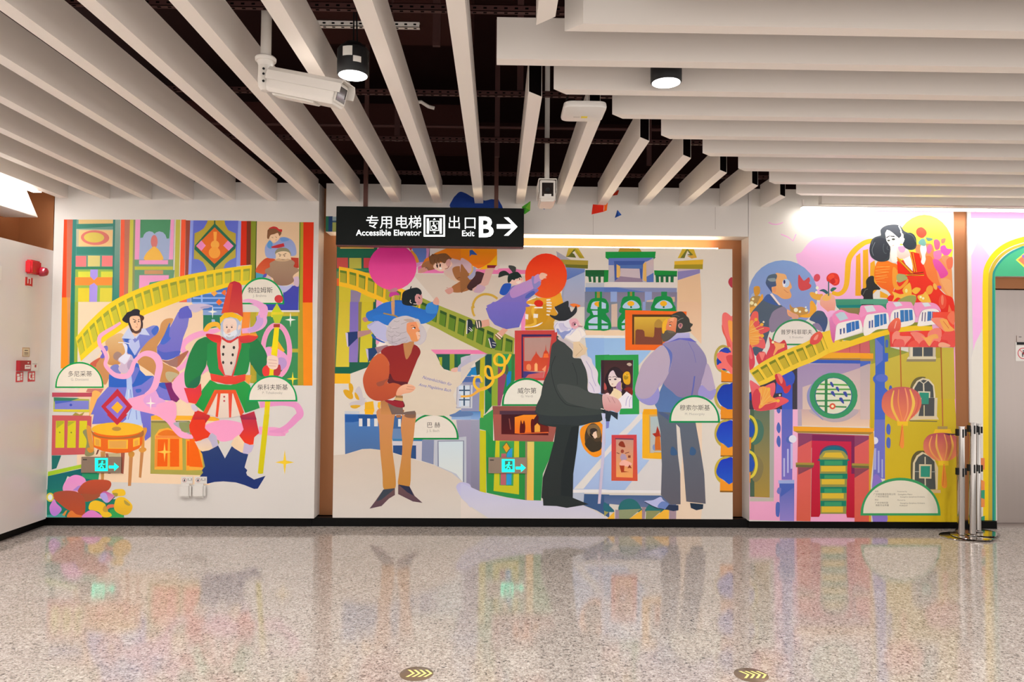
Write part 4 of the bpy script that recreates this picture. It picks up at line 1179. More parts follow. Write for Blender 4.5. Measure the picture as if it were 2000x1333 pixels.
s #d83c34>#c03840 740,300 830,285 965,285 970,320 900,370 800,385 760,370
p #f0923c 760,290 800,265 960,265 970,300 860,285 760,300
e #3a3432 554 432 15 20
e #3a3432 680 440 15 20
e #3a3432 546 524 14 19
e #3a3432 665 530 14 19
e #3a3432 547 625 14 19
e #3a3432 647 632 14 19
p #e0463c>#d84030 385,760 560,795 680,795 825,770 820,850 700,895 580,895 400,850
p #cc3446>#e03c30 60,940 200,945 270,885 280,1020 210,1140 120,1120
s #cabcd0 150,1150 200,1150 235,1210 200,1235 160,1200
s #b3b6d6 540,90 640,70 740,110 765,180 740,280 640,350 560,320 520,220
s #f0dac8 548,100 620,80 700,95 735,160 720,220 690,250 640,265 590,240 555,180
s #c3cce4 545,200 590,245 640,270 710,230 740,230 720,290 640,335 570,310 535,250
e #4c3840 594 186 12 14
e #4c3840 653 186 12 14
l #b08070 6 575,165 605,160
l #b08070 6 640,160 672,165
s #e0a490 605,205 630,200 640,225 615,240
l #b04048 8 612,268 640,275
p #f6b01c>#ffc82c @L2 540,1333 590,1275 700,1270 830,1330 @L4 790,80 760,120 720,80 640,60 560,80 510,150 505,60
p #b8283c>#c8483a @L2 636,935 660,885 720,862 790,885 815,920 832,1333 760,1285 690,1268 600,1275 550,1290
p #d04834 @L2 640,940 665,890 700,900 640,1268 600,1272 550,1290
@ N5
s #a8b8d4>#c4ccdc 170,340 250,240 330,180 480,165 620,200 740,330 720,500 690,640 620,720 440,810 320,760 220,680 180,520
s #ecd4c8>#ecccb8 240,300 300,200 400,180 540,190 620,260 640,400 600,560 480,620 430,650 330,640 260,560 240,420
s #f0d0c0 670,460 700,380 740,370 760,430 720,510 680,520
s #dce2ec 250,560 330,640 420,620 520,560 620,520 640,640 560,720 440,790 330,750 260,690
s #b4bcc4 330,700 430,730 560,690 520,760 440,800 360,780
s #d8a898 350,560 380,500 440,500 450,560 400,600 350,600
e #3c2830 348 440 24 22
e #3c2830 492 440 24 22
L #b08070 9 315,400 345,380 375,385
L #b08070 9 460,395 500,380 530,395
L #a04840 12 380,650 420,665 450,640
# painted_sceptre | yellow sceptre with a red ball
@ L2
p #f6d628 1200,1290 1340,1290 1310,1333 1200,1333
e #cc3c40 1297 1095 56 52
p #c4d02c>#ccd428 1272,1150 1345,1275 1340,1300 1195,1300 1200,1270
@ L4
p #b8c430 1145,20 1295,20 1245,140 1185,140
p #e0d030 1140,0 1300,0 1290,30 1150,35
p #a8402c 1172,148 1250,148 1248,190 1170,188
p #f0d818 1180,190 1240,190 1215,550 1140,530
p #ecd41c 1120,690 1180,690 1175,790 1110,790
s #b83840 1180,700 1245,650 1260,720 1240,785 1175,790
s #e03c38 1035,760 1035,700 1080,660 1120,700 1110,790 1060,795
s #ecd0c0 1090,560 1150,540 1220,560 1230,640 1210,700 1150,710 1100,670
l #cc9c94 6 1105,590 1210,600
l #cc9c94 6 1105,630 1215,640
l #cc9c94 6 1110,665 1200,672
p #e0cc10>#d8c414 1065,1105 1130,1105 1110,1333 1050,1333
p #d4c414>#ccc014 @L6 960,0 1022,0 950,670 890,665
e #ccc014 @L6 921 660 30 14
x #f6c832 @L6 1195 542 108 142
# name_plate | small half-round sign, left end of the left mural
@ L3
h #0f9a48 #e4dccc 178 778 940 618 20
t #4c4840 76 480 795 *多尼采蒂
t #a8a298 44 480 850 G. Donizetti
# name_plate | half-round sign beside the green coat
@ L4
h #0f9c54 #e4dcd0 848 1466 1108 785 22
t #3c3834 76 1158 960 *柴科夫斯基
t #a29c92 42 1155 1015 P. Tchaikovsky
'''
bL = (XL, -1.653, .087, ZT)
draw(P_LEFT, ART_LEFT+ART_LEFT2, onY(YF), lambda a, b, h: (a, YF-h, b), bL)
ART_MID = '''
# painted_backdrop
@ A
p #d8d0c6 648,478 1434,484 1434,1018 646,1014
# painted_shelves
@ M1
p #1f5c48 150,630 620,640 610,1333 150,1333
@ M4
p #1f5c48 145,0 640,0 630,520 590,720 520,780 330,850 120,850
@ M1
r #d8b060 200 636 582 672
s #c04838 300,636 440,636 400,652 340,652
p #1c6048 170,680 600,680 590,765 170,765
r #b84844 162 775 288 895
r #aca844 302 778 440 898
r #b83c44 465 778 540 890
r #307850 160 900 540 930
p #6f7f50 160,930 580,940 600,1333 155,1333
p #c8b830 190,900 600,960 590,1333 185,1333
p #8a7c9a 318,1140 440,1160 410,1333 315,1333
r #e0602c 160 1010 190 1095
@ M4
p #5c8050 145,0 190,0 150,780 130,780
p #ccb834>#d4c23c 195,0 330,0 315,770 155,770
p #7868b4>#8874b8 325,0 440,0 415,715 312,715
p #8a8040 425,0 470,0 440,400 420,715
p #c4b428>#ccc434 465,0 600,0 585,600 560,715 435,715
p #1a5a44 600,0 640,0 635,560 590,600
p #166048 135,775 330,778 328,848 122,845
p #f4b420 120,848 328,850 328,968 120,968
p #e8a820 120,848 155,848 152,968 120,968
@ M1
p #e49abc 610,1230 660,1230 650,1333 610,1333
p #cfc8cc 655,1240 800,1240 800,1333 655,1333
@ M4
p #e49abc 635,0 700,0 700,500 630,500
p #efe4dc 690,440 760,500 640,540
# painted_red_arch
@ M1
p #c88cc0 1060,636 1215,640 1215,880 1060,880
p #5c80c8 1000,640 1170,640 1165,820 1080,830
s #5c78c0 1010,640 1160,640 1165,800 1090,820 1060,760
p #c83048 960,640 1030,640 1000,700
L #d89030 34 1000,700 1050,760 1080,830
p #cc90b8 1060,850 1215,850 1215,890 1060,890
p #d8cfd4 1215,640 1360,640 1200,780 1060,900 1060,880 1210,850
# painted_tabletop
@ A
p #d0c2b4 806,535 1060,540 1060,700 940,690 860,600
p #d4c8b8 812,690 860,600 980,690 850,690
p #e47cac 820,526 870,528 1000,524 1030,530 1030,534 870,534 820,534
p #e890b4 1013,600 1030,600 1030,650 1020,650
p #ddd8d2 1010,620 1024,620 1024,640 1008,640
@ M5
p #e478a8 0,570 430,572 490,612 300,618 0,618
p #e888b8 715,80 760,90 755,335 712,335
@ M4
p #e480ac 1280,565 1757,566 1757,618 1330,618
# painted_slide | orange slide curving over the boys
@ M1
p #f08818>#d07028 1640,640 1681,640 1681,900 1500,900 1300,860 1150,870 1120,860 1160,790 1280,720 1400,670 1500,645
p #d4609c>#e478b0 1080,880 1120,860 1250,900 1380,950 1080,950
@ M2
p #f89410>#e87018 0,655 390,660 410,680 412,780 410,860 300,860 200,900 0,800
p #f0b010 410,740 412,900 200,910 330,830
p #2c58a8 100,690 130,685 190,745 120,740 100,765
p #d4a040 95,660 170,655 120,690
r #e078a8 235 915 740 960
# painted_track | green and yellow railway
@ A
k #f4b824 #a8a030+#5c7a28 9 662,521 690,526 715,533 740,543 770,557 800,571 822,581 / 662,559 690,566 720,580 745,590 770,606 800,618 818,626
k #98a03c #5c8026+#2e5222 10 822,581 860,598 900,614 950,635 1005,661 / 818,626 850,640 880,656 920,676 960,694 1003,696
# painted_castle | grey blue and green playhouse towers
@ M2
p #a8a4b0>#98a0b8 1080,700 1080,700 1405,895 1405,1333 1130,1333 1150,1100
p #c8b030>#b09430 1218,668 1330,668 1402,782 1345,780 1280,690 1250,740 1300,775 1190,765
p #5c6428 1280,680 1300,690 1262,720 1285,735 1305,775 1190,765 1225,750
l #a09828 18 1290,672 1370,780
p #a89438 1130,795 1442,808 1440,860 1150,852
p #6c6c24 1180,850 1440,858 1438,900 1190,885
p #6c84c0>#5874b8 1195,885 1405,905 1405,935 1195,1030
p #9cacd0>#a8a4b4 1195,1030 1405,940 1405,1333 1150,1333 1170,1150
p #1c5c30 1410,915 1670,915 1665,970 1410,985
r #206038 1430 970 1660 990
l #206038 30 1458,985 1466,1050
l #206038 30 1512,985 1514,1056
l #206038 30 1570,985 1570,1056
l #206038 30 1632,985 1630,1056
p #b8bcc4 1412,1060 1681,1060 1681,1110 1412,1110
r #5c7cbc 1410 1110 1681 1160
r #747c94 1405 1160 1681 1333
@ M3
p #a8862c 175,668 400,668 425,708 160,708
p #189040 15,708 585,706 575,780 560,790 50,798 15,775
p #1c7848 565,770 585,770 560,795
p #b0b0bc 50,790 560,780 562,1060 50,1060
p #5c74bc 50,780 560,775 480,820 110,815 110,860 50,860
p #b8b0bc 50,860 115,860 115,970 50,1020
p #3e58a0 110,812 468,812 440,850 430,1050 120,1050
p #5070b0 175,860 430,855 430,900 175,890
p #dcb060 140,850 180,870 185,1005 140,1000
p #c4b4bc 185,895 400,900 410,1010 180,990
p #907c94 110,1050 180,985 420,1010 440,1050
p #dcae60 440,850 475,820 480,1050 440,1030
p #c8b0b0>#b8b0c0 475,820 560,795 560,960 480,1000
p #5470b4 480,990 560,945 560,1050 480,1055
p #d8d0cc 0,1050 805,1055 805,1110 0,1110
p #5874b8 0,1110 140,1110 300,1115 820,1120 822,1165 0,1165
p #8088b0 140,1112 822,1118 822,1165 480,1165
p #188838 565,918 828,925 825,970 570,972
r #1c6840 580 970 825 990
l #1c6840 36 600,985 603,1054
l #1c6840 32 655,985 655,1054
l #1c6840 32 712,985 712,1054
l #1c6840 36 770,985 768,1054
p #188838 0,915 50,915 45,1050 0,1055
p #7c7890>#8c8098 0,1165 825,1165 825,1333 0,1333
r #8fa4d4 72 1160 145 1333
r #8c9ccc 460 1160 540 1333
p #ccb0a4 90,1295 145,1290 145,1333 90,1333
p #ccb4a4 480,1260 580,1245 560,1333 480,1333
p #c8a894 720,1225 800,1218 800,1333 720,1333
p #c8b4c0>#a89cc4 832,895 1085,900 1085,950 832,1025
p #8880b4 832,930 1085,905 1085,950 832,1030
p #dcb894>#e0bc98 832,1030 1085,952 1100,1200 1100,1333 826,1333
p #dcb030 795,815 1122,795 1118,855 795,855
p #9c8c24 795,855 1118,850 1115,905 790,900
p #c8aa30 888,670 1012,668 1050,775 990,765 1005,740 950,690 900,780 832,780
p #6c7030 940,670 1005,740 1000,755 940,745 950,735 970,735 940,690 910,780 862,780
p #d0a040 940,755 1010,745 1050,775 990,785
@ M6
p #deb898>#e4c4a4 840,0 1150,0 1150,500 1020,360 970,120 840,120
p #e4ccb4 @M9 985,140 1060,140 1060,560 1060,1090 1050,1192 780,1192 800,1000 850,500
# painted_facade
@ M5
r #7c8494 1465 0 1757 340
p #e8ccac 1470,335 1757,340 1757,395 1480,400
p #e4e0dc 1480,395 1757,395 1757,425 1430,425 1460,400
@ M6
r #7c8494 0 0 860 330
p #ccb4a4 85,30 155,20 155,295 85,295
r #8c9ccc 455 0 490 100
r #e8ccac 0 335 245 400
r #e8e4e0 0 400 245 428
# painted_guitar_window
@ M3
e #168a44 12 1333 42 75
r #168a44 264 1160 345 1265
r #96863c 292 1160 316 1270
s #168a44 250,1262 360,1262 420,1333 400,1400 180,1400 200,1310
r #1c8844 645 1160 712 1240
s #168a44 620,1250 730,1250 800,1333 790,1400 540,1400 560,1310
@ M2
r #168a44 1518 1160 1598 1290
r #96863c 1540 1160 1575 1300
s #168a44 1500,1260 1620,1260 1650,1300 1660,1333 1660,1400 1440,1400 1450,1300
@ M5
s #148a40 1510,20 1560,-40 1700,-40 1740,20 1740,90 1700,130 1740,180 1757,240 1740,330 1480,328 1470,260 1490,200 1530,150 1500,90
s #b8c8e8 1540,60 1570,0 1690,0 1715,60 1700,85 1550,85
p #b8c8e8 1550,105 1700,105 1680,155 1570,155
s #b8c8e8 1575,185 1690,185 1730,235 1740,255 1515,250
p #b8c8e8 1508,280 1740,280 1730,322 1515,322
l #148a40 20 1628,60 1628,330
s #e8a820 1580,30 1600,0 1660,0 1680,35 1630,60
@ M6
s #168a44 200,10 240,-60 400,-60 440,20 430,70 400,100 250,100 200,60
s #b0c8e4 230,75 240,20 320,-20 390,10 412,75
e #f0ae20 315 20 42 30
e #206c40 318 62 12 12
s #168a44 575,10 620,-60 780,-60 820,20 830,90 570,95
s #b0c8e4 610,75 625,20 700,-20 780,10 798,75
e #f0ae20 702 20 42 32
e #206c40 704 62 12 12
s #168a44 -60,90 -60,0 0,-20 30,20 30,90 20,140 70,220 75,320 -60,325
p #b0c8e4 -30,0 20,20 20,80 -30,80
p #b0c8e4 -30,210 40,250 45,255 -30,255
p #b0c8e4 -30,280 48,280 45,320 -30,320
s #168a44 245,110 190,160 160,220 165,320 250,322
p #b0c8e4 245,200 205,250 245,250
p #b0c8e4 245,275 205,280 210,320 245,320
# painted_horn | golden horn with keys
@ M2
p #e4a02c>#e8a828 1130,1170 1165,1300 1100,1333 740,1333 730,1290 820,1230 980,1230
p #c09830 730,1250 850,1220 960,1290 1000,1333 720,1333
@ M5
p #e8a430>#b88c28 765,-20 1150,-20 1100,60 1150,150 1100,240 1110,330 765,335
s #c8901c 870,120 1010,20 1040,120 990,260 800,330 765,300
v #e4b43c 890,40,30 850,100,34 870,180,34 880,250,34 830,280,30 760,285,24
r #ede4dc 765 25 835 40
r #ede4dc 870 60 970 76
p #ece4dc 762,140 800,150 795,210 762,200
p #ece4dc 860,140 915,145 910,190 860,190
l #ece4dc 16 1015,10 1075,12
l #ece4dc 16 1015,42 1075,44
l #ece4dc 16 1015,76 1075,78
l #ece4dc 16 1015,108 1060,112
l #ece4dc 16 1015,150 1050,156
e #cc2818 925 20 50 40
s #ece4dc 765,295 850,290 970,240 900,290 765,305
@ M2
l #ece0d4 14 740,1310 850,1312
l #ece0d4 14 750,1260 850,1225
l #ece0d4 16 970,1255 1015,1250
l #ece0d4 16 970,1282 1015,1280
l #ece0d4 16 970,1310 1015,1312
e #d82c18 880 1290 50 36
# painted_picture_frame | red frame with a sunset view of a city gate
@ M5
p #c44440>#c8403c 638,340 1140,335 1140,420 1000,930 638,930
p #3c2858 718,385 1072,385 1072,410 735,415 740,900 718,900
p #b09088>#c08478 752,425 1072,420 1040,640 980,900 752,900
p #44387c 740,820 980,840 900,890 740,905
p #c86060 800,860 985,830 970,905 760,905
p #c43c24>#cc5034 752,700 830,700 850,660 885,610 890,580 900,610 940,660 965,660 980,600 1000,570 1005,500 1012,570 1035,600 1045,640 1010,820 752,820
s #e88c5c 780,800 780,750 810,735 830,760 825,810
p #f0b070 872,820 872,740 890,720 908,740 908,820
p #e86c34 975,660 985,612 1030,612 1040,660
p #f09870 960,800 1010,750 1000,830
# painted_picture_frame | dark orange street scene in a brown red frame
@ M8
p #a8584c>#9c5850 345,0 850,0 860,160 1040,190 1000,352 365,345
r #5c3c44 418 10 860 40
p #3c1820>#54181c 440,40 850,30 950,190 950,282 440,270
p #f08c20>#e87020 585,85 680,60 825,60 790,110 790,250 585,262
p #f4a440 800,180 830,150 860,180 860,245 800,248
p #6c2018 860,165 955,190 955,250 862,245
s #5c1414 640,260 650,120 670,160 685,120 700,180 690,260
s #5c1414 765,250 762,120 795,120 795,250
p #d8602c 590,262 950,245 950,258 640,268
l #8c4840 10 525,100 540,220
@ M5
p #8c5048 375,1233 935,1235 930,1333 375,1333
p #4c3040 460,1290 930,1290 930,1333 460,1333
# painted_house
@ M5
p #2c9454>#1c7040 285,618 640,618 640,930 500,1100 370,1230 285,1333
p #b8b020 225,640 285,640 275,1333 215,1333
p #8ca434 370,618 440,618 435,1230 365,1230
p #1c4c4c 290,620 365,620 360,1100 285,1000
p #8c4464 440,760 540,870 520,980 470,1230 435,1230
p #1c78bc 545,830 600,820 590,950 540,1010
p #38783c 600,620 640,620 620,940 600,930
p #1c80c0 70,860 110,790 190,760 190,870
p #2c5048 170,720 230,680 225,860 190,870
@ M4
p #1c5848 1340,618 1757,618 1600,780 1520,820 1420,790 1370,680
p #9cac28 1375,655 1415,655 1412,780 1390,740
p #98a434 1505,618 1560,618 1560,790 1505,820
p #1c6c48 1590,618 1757,618 1640,720 1600,760
p #2c7cb8 1700,830 1757,790 1757,880 1700,880
p #4c6ca8 1640,890 1757,885 1757,960 1640,950
p #a0a0b0 1590,960 1757,955 1757,1260 1580,1260
p #c4c4d0 1600,980 1750,975 1745,1250 1590,1250
p #c4d4e8 1615,995 1735,995 1735,1090 1615,1090
p #c4d4e8 1615,1140 1735,1140 1735,1240 1615,1240
l #3c4c68 18 1675,990 1675,1100
l #3c4c68 16 1615,1048 1735,1048
l #3c4c68 18 1678,1130 1675,1240
l #3c4c68 14 1615,1160 1735,1160
p #5880b8 1400,1290 1757,1275 1757,1333 1400,1333
@ M5
p #4c68a4 0,885 250,885 245,960 20,960
p #8c90b0 30,950 225,950 215,1333 0,1333
p #c4c8d0 0,985 140,985 135,1260 0,1260
p #ccd8e4 0,995 105,995 100,1235 0,1235
l #34506c 18 40,990 40,1230
l #34506c 16 0,1048 110,1048
l #34506c 14 0,1160 105,1160
l #707c98 10 112,985 110,1250
p #5474a8 0,1295 245,1295 240,1333 0,1333
v #f4bc2c 590,620,28 540,720,34 480,750,34 410,730,30 400,660,30 450,620,30 510,660,30 520,740,32 500,830,34 420,890,36 330,900,34 290,840,30 300,770,30 350,780,30 370,860,32 380,940,34 320,1010,34 220,1040,34 160,980,30 170,900,28 230,895,28 250,950,28
v #e8ac44 300,1010,30 220,1045,34 120,1110,26 0,1120,24
s #4c5848 540,740 565,790 550,860 525,830
@ M8
p #4c80b8>#8cacdc 0,20 225,30 215,115 0,105
p #989ab0>#807c94 0,115 205,115 205,888 75,830 70,300 0,290
p #c4c4cc 0,295 65,295 75,830 20,800 20,350 0,350
p #dce4e8 0,350 22,350 20,795 0,790
p #38984c>#2c8c48 205,100 350,0 350,340 1010,352 960,540 890,700 870,990 700,985 500,955 280,905 270,230 205,215
p #c4c020 205,225 272,235 275,908 205,890
p #c0bc28 215,0 250,0 245,90 215,90
p #2c9040 350,340 370,345 345,700 350,880 280,905 285,230
p #c4c024 378,340 632,345 632,925 355,885
p #3c9c50 420,345 580,345 570,830 420,825
p #b4606c 440,480 492,480 490,825 430,820
p #2c98d4 500,440 560,420 548,820 495,820
p #2c8c40 632,350 700,350 700,980 632,975
p #8c7c60 700,350 722,350 720,985 695,985
p #dcc468>#ecb84c 722,352 796,352 790,990 715,985
l #3c3430 6 495,350 450,410
p #5c7440 495,345 545,420 495,485 448,410
p #e0a020 495,365 530,420 495,470 460,410
@ M5
p #c4c4c4 800,905 870,905 870,905 800,905
# painted_easel_wall
@ M5
p #90b4e4>#94b8e8 1470,425 1757,430 1757,1333 1510,1060 1500,640
@ M6
p #94bae4>#a8c8ec 0,430 250,430 260,575 560,575 400,760 400,1100 415,1333 0,1333
@ M8
p #a8c8ec>#a4b8e0 1290,180 1611,130 1611,870 1215,870 1215,600
p #dcd8d4 1611,430 1611,520 1330,865 1225,865
@ M9
p #b4ccec>#a0b8e0 0,60 420,40 420,540 490,550 220,880 0,880
p #dcd8d8 380,50 420,50 420,90 20,510 0,530 0,470 160,270 280,160
p #d4d0d0 @M9 625,550 490,552 220,880 620,880
p #e4e0e0 @M8 1215,870 1611,870 @M9 0,875 620,880 620,910 0,905 @M8 1215,905
@ M8
p #b4bccc 1215,905 1340,905 1335,1010 1215,960
p #3c5884 1338,918 1611,925 1611,1180 1480,1100 1330,1040
@ M9
p #48618c>#7880a4 0,930 610,935 780,1000 780,1190 720,1190 720,1100 400,1060 0,1020
p #9c8898 120,1090 160,1090 160,1190 120,1190
p #9c8490 410,1060 450,1060 440,1190 410,1190
s #2c6c70 160,1100 180,1010 260,970 340,990 390,1050 410,1110 300,1110
p #8c9470 160,1090 400,1080 270,1190 160,1190
p #f0b43c 270,1190 410,1090 410,1190
s #2c7070 450,1110 480,1040 560,1010 640,1040 700,1090 600,1120
p #8c9060 455,1100 620,1100 520,1190 450,1190
p #f0b43c 520,1190 650,1090 705,1090 700,1190
p #8c9060>#a49c4c 0,1060 80,1090 0,1160
p #f0b43c 30,1190 110,1110 112,1190
s #2c6878 0,1010 60,1050 110,1110 0,1100
p #a48c98 705,1100 780,1090 780,1190 705,1190
# painted_picture_frame | orange frame with a domed building at dusk
@ M6
p #ec6820 248,98 975,115 970,300 680,572 250,572
p #54341c 332,150 860,150 850,180 355,178 352,505 332,505
p #d8b040>#a06828 355,178 860,178 700,480 660,508 355,505
p #7c4434 370,505 370,340 390,325 455,330 475,350 480,410 580,420 590,400 600,240 640,210 680,240 690,508
s #b0883c 600,240 645,205 690,245 690,300 600,300
# painted_picture_frame | green frame with a portrait of a dark-haired woman
@ M5
p #289448 1590,630 1757,625 1757,690 1660,695 1650,1010 1600,1000
@ M6
p #2c9c4c 0,630 405,625 415,1330 180,1333 190,1265 335,1262 345,690 0,690
@ M5
r #38242c 1658 690 1757 1090
@ M6
p #402a2c>#5c2c30 0,690 342,690 338,1000 330,1262 40,1262 0,1050
s #2c2024 40,830 110,770 180,790 220,860 230,960 240,1060 210,1100 190,1000 150,900 90,950 60,940
s #7c2428 170,960 230,950 250,1040 260,1090 200,1100
s #2c1c24 40,840 50,930 110,1040 90,1100 40,1050 10,1000 10,900
p #eac8cc 70,830 110,805 160,870 190,960 160,990 110,1010 70,980 48,920
s #a888b0 150,990 210,960 215,1020 180,1060 140,1030
p #ecd4b8 110,1020 150,1040 180,1060 230,1090 170,1200 60,1110
p #dcd8e8 180,1120 230,1080 260,1070 330,1110 330,1262 190,1262
l #8c8cc4 12 260,1150 240,1250
l #8c8cc4 12 300,1120 310,1250
s #e4b028 220,880 250,830 300,840 305,950 270,980 230,950
l #3c2830 9 50,893 80,898
l #3c2830 9 110,890 160,885
e #3c2438 70 918 10 7
e #3c2438 135 915 13 8
l #b05058 7 92,978 110,975
s #b49c98 270,740 300,720 328,745 300,762
s #b4504c 0,960 20,980 30,1030 0,1040
@ N4
s #30222a 110,300 120,210 180,150 260,140 330,200 320,260 350,340 350,480 300,500 280,400 230,300 220,220 190,165 150,190 125,250 150,380 190,400 180,470 150,480 140,400
s #ddc8d4>#e8d8c4 125,250 150,190 190,165 215,210 250,260 290,270 290,310 240,350 190,385 155,370 130,310
s #a884b0 240,350 290,310 300,400 300,450 230,420
s #e8d4ac 210,410 240,420 300,460 300,520 260,560 190,490 160,480
p #e8e4f0 250,560 300,520 370,450 440,500 445,660 430,675 305,675
L #a8a0d0 8 400,510 370,560 360,640
L #a8a0d0 8 430,520 410,580 410,660
s #7c2824 330,420 400,390 450,420 445,500 380,440
s #e0a824 320,230 350,190 400,190 420,240 415,340 370,355 330,320
s #a88420 330,250 380,220 390,270 350,290
L #f4d458 6 345,210 370,240 400,230
L #3c2430 7 125,258 150,252 165,260
L #3c2430 7 180,256 210,248 245,262
e #40303c 147 288 13 9
e #40303c 218 284 18 11
e #b07c70 180 348 12 6
L #e0b850 7 305,330 300,380 310,420
e #c0ac98 405 82 32 18
# painted_picture_frame | oval orange frame with a dark portrait
@ M8
s #f0901c 1430,140 1500,130 1555,200 1565,300 1555,440 1500,510 1430,510 1340,430 1300,320 1295,230 1330,180
e #4c3c2c 1436 308 92 158
s #7c6444 1400,170 1480,170 1520,240 1500,310 1400,290 1370,230
s #3c3428 1345,370 1400,300 1460,350 1525,350 1520,430 1450,462 1390,440
s #38302c 1405,215 1450,205 1480,225 1470,260 1430,270 1405,260
p #e8c8b0 1440,250 1470,235 1480,300 1455,320 1425,285
s #241c18 1405,262 1440,300 1420,300 1400,280
# painted_picture_frame | red frame with small figures
@ M9
p #c84048>#d05438 80,278 352,275 362,778 78,775
p #c09080>#f0a058 128,320 318,320 310,742 130,735
l #6c3c58 14 120,318 318,325
s #8c3420 155,385 175,350 205,350 225,390 225,412 180,405
e #984434 197 455 18 20
p #b098b0 170,520 190,480 230,490 250,540 190,560
l #7c3c34 8 135,470 165,482
l #7c3c34 8 225,478 270,465
r #84402c 258 500 286 526
s #f0b0a0 165,600 200,550 250,560 300,590 260,620
p #a83c20 165,610 220,610 215,670 270,678 185,685
p #8c3424 252,640 275,600 300,640 272,635
# painted_picture_frame | yellow frame with a red pointed figure, half hidden by the trousers
@ M9
p #f4ae24 415,40 430,0 570,0 580,50 625,540 412,530
p #c8a05c 470,60 585,55 622,470 490,475 485,60
p #a8bcc0>#b8b4ac 500,80 590,75 620,470 500,472
p #a83020 520,265 560,255 575,180 600,240 612,300 555,300
p #c86828 555,300 605,290 615,440 545,440
l #d8a040 8 540,470 625,470
l #c89030 8 545,445 625,445
s #7c90bc 525,400 545,380 550,440 530,440
@ M6
p #e8a018 465,1270 625,1270 625,1333 462,1333
# painted_medallions
@ M6
o #b0a04c 1410 675 95 150 32
e #2440a0 1430 680 95 132
s #e8706c 1395,250 1400,150 1440,125 1500,170 1530,220 1530,820 1470,820 1420,790 1350,800 1330,740 1390,720 1340,660 1340,610 1420,580 1500,600 1480,520 1440,430 1400,340
s #d04c4c 1450,640 1530,640 1530,780 1480,740 1450,690
s #dc6050 1395,270 1440,400 1500,520 1460,530 1440,440 1400,350
s #f8a04c 1470,220 1530,260 1530,480 1490,420 1470,300
s #2c44b0 1380,580 1430,540 1480,560 1475,605 1420,600
p #1c3ca8 1330,680 1380,715 1345,750 1335,745
p #e8881c 1385,800 1430,830 1530,860 1530,950 1385,945
o #b8a850 1430 1125 112 150 34
s #1c38a4>#1c48b4 1340,1080 1400,990 1480,975 1532,980 1532,1280 1490,1290 1440,1260 1380,1220 1340,1150
p #e08820 1385,1230 1440,1260 1490,1290 1530,1290 1530,1333 1375,1333
p #8c5c30 1385,938 1530,945 1530,955 1385,952
@ M9
p #e08c24 1265,0 1395,0 1395,100 1265,100
p #8c5c28 1265,98 1395,98 1395,112 1265,110
o #b8a444 1330 265 118 140 34
s #2038b8>#2858c4 1220,250 1260,160 1320,135 1398,138 1398,400 1360,425 1300,380 1250,350 1222,300
p #e8962c 1265,360 1340,420 1398,400 1398,505 1262,505
p #8c6028 1262,500 1398,500 1398,518 1262,514
o #c0a838 1330 665 118 140 34
s #2038b8>#2858c4 1220,650 1260,560 1320,535 1398,538 1398,780 1360,815 1300,770 1250,740 1220,700
p #ec9428 1258,745 1355,815 1398,790 1398,885 1255,885
p #8c6028 1255,882 1398,885 1398,902 1255,900
@ M3
s #b03848 1405,1050 1420,1010 1452,1003 1452,1112 1420,1090
'''
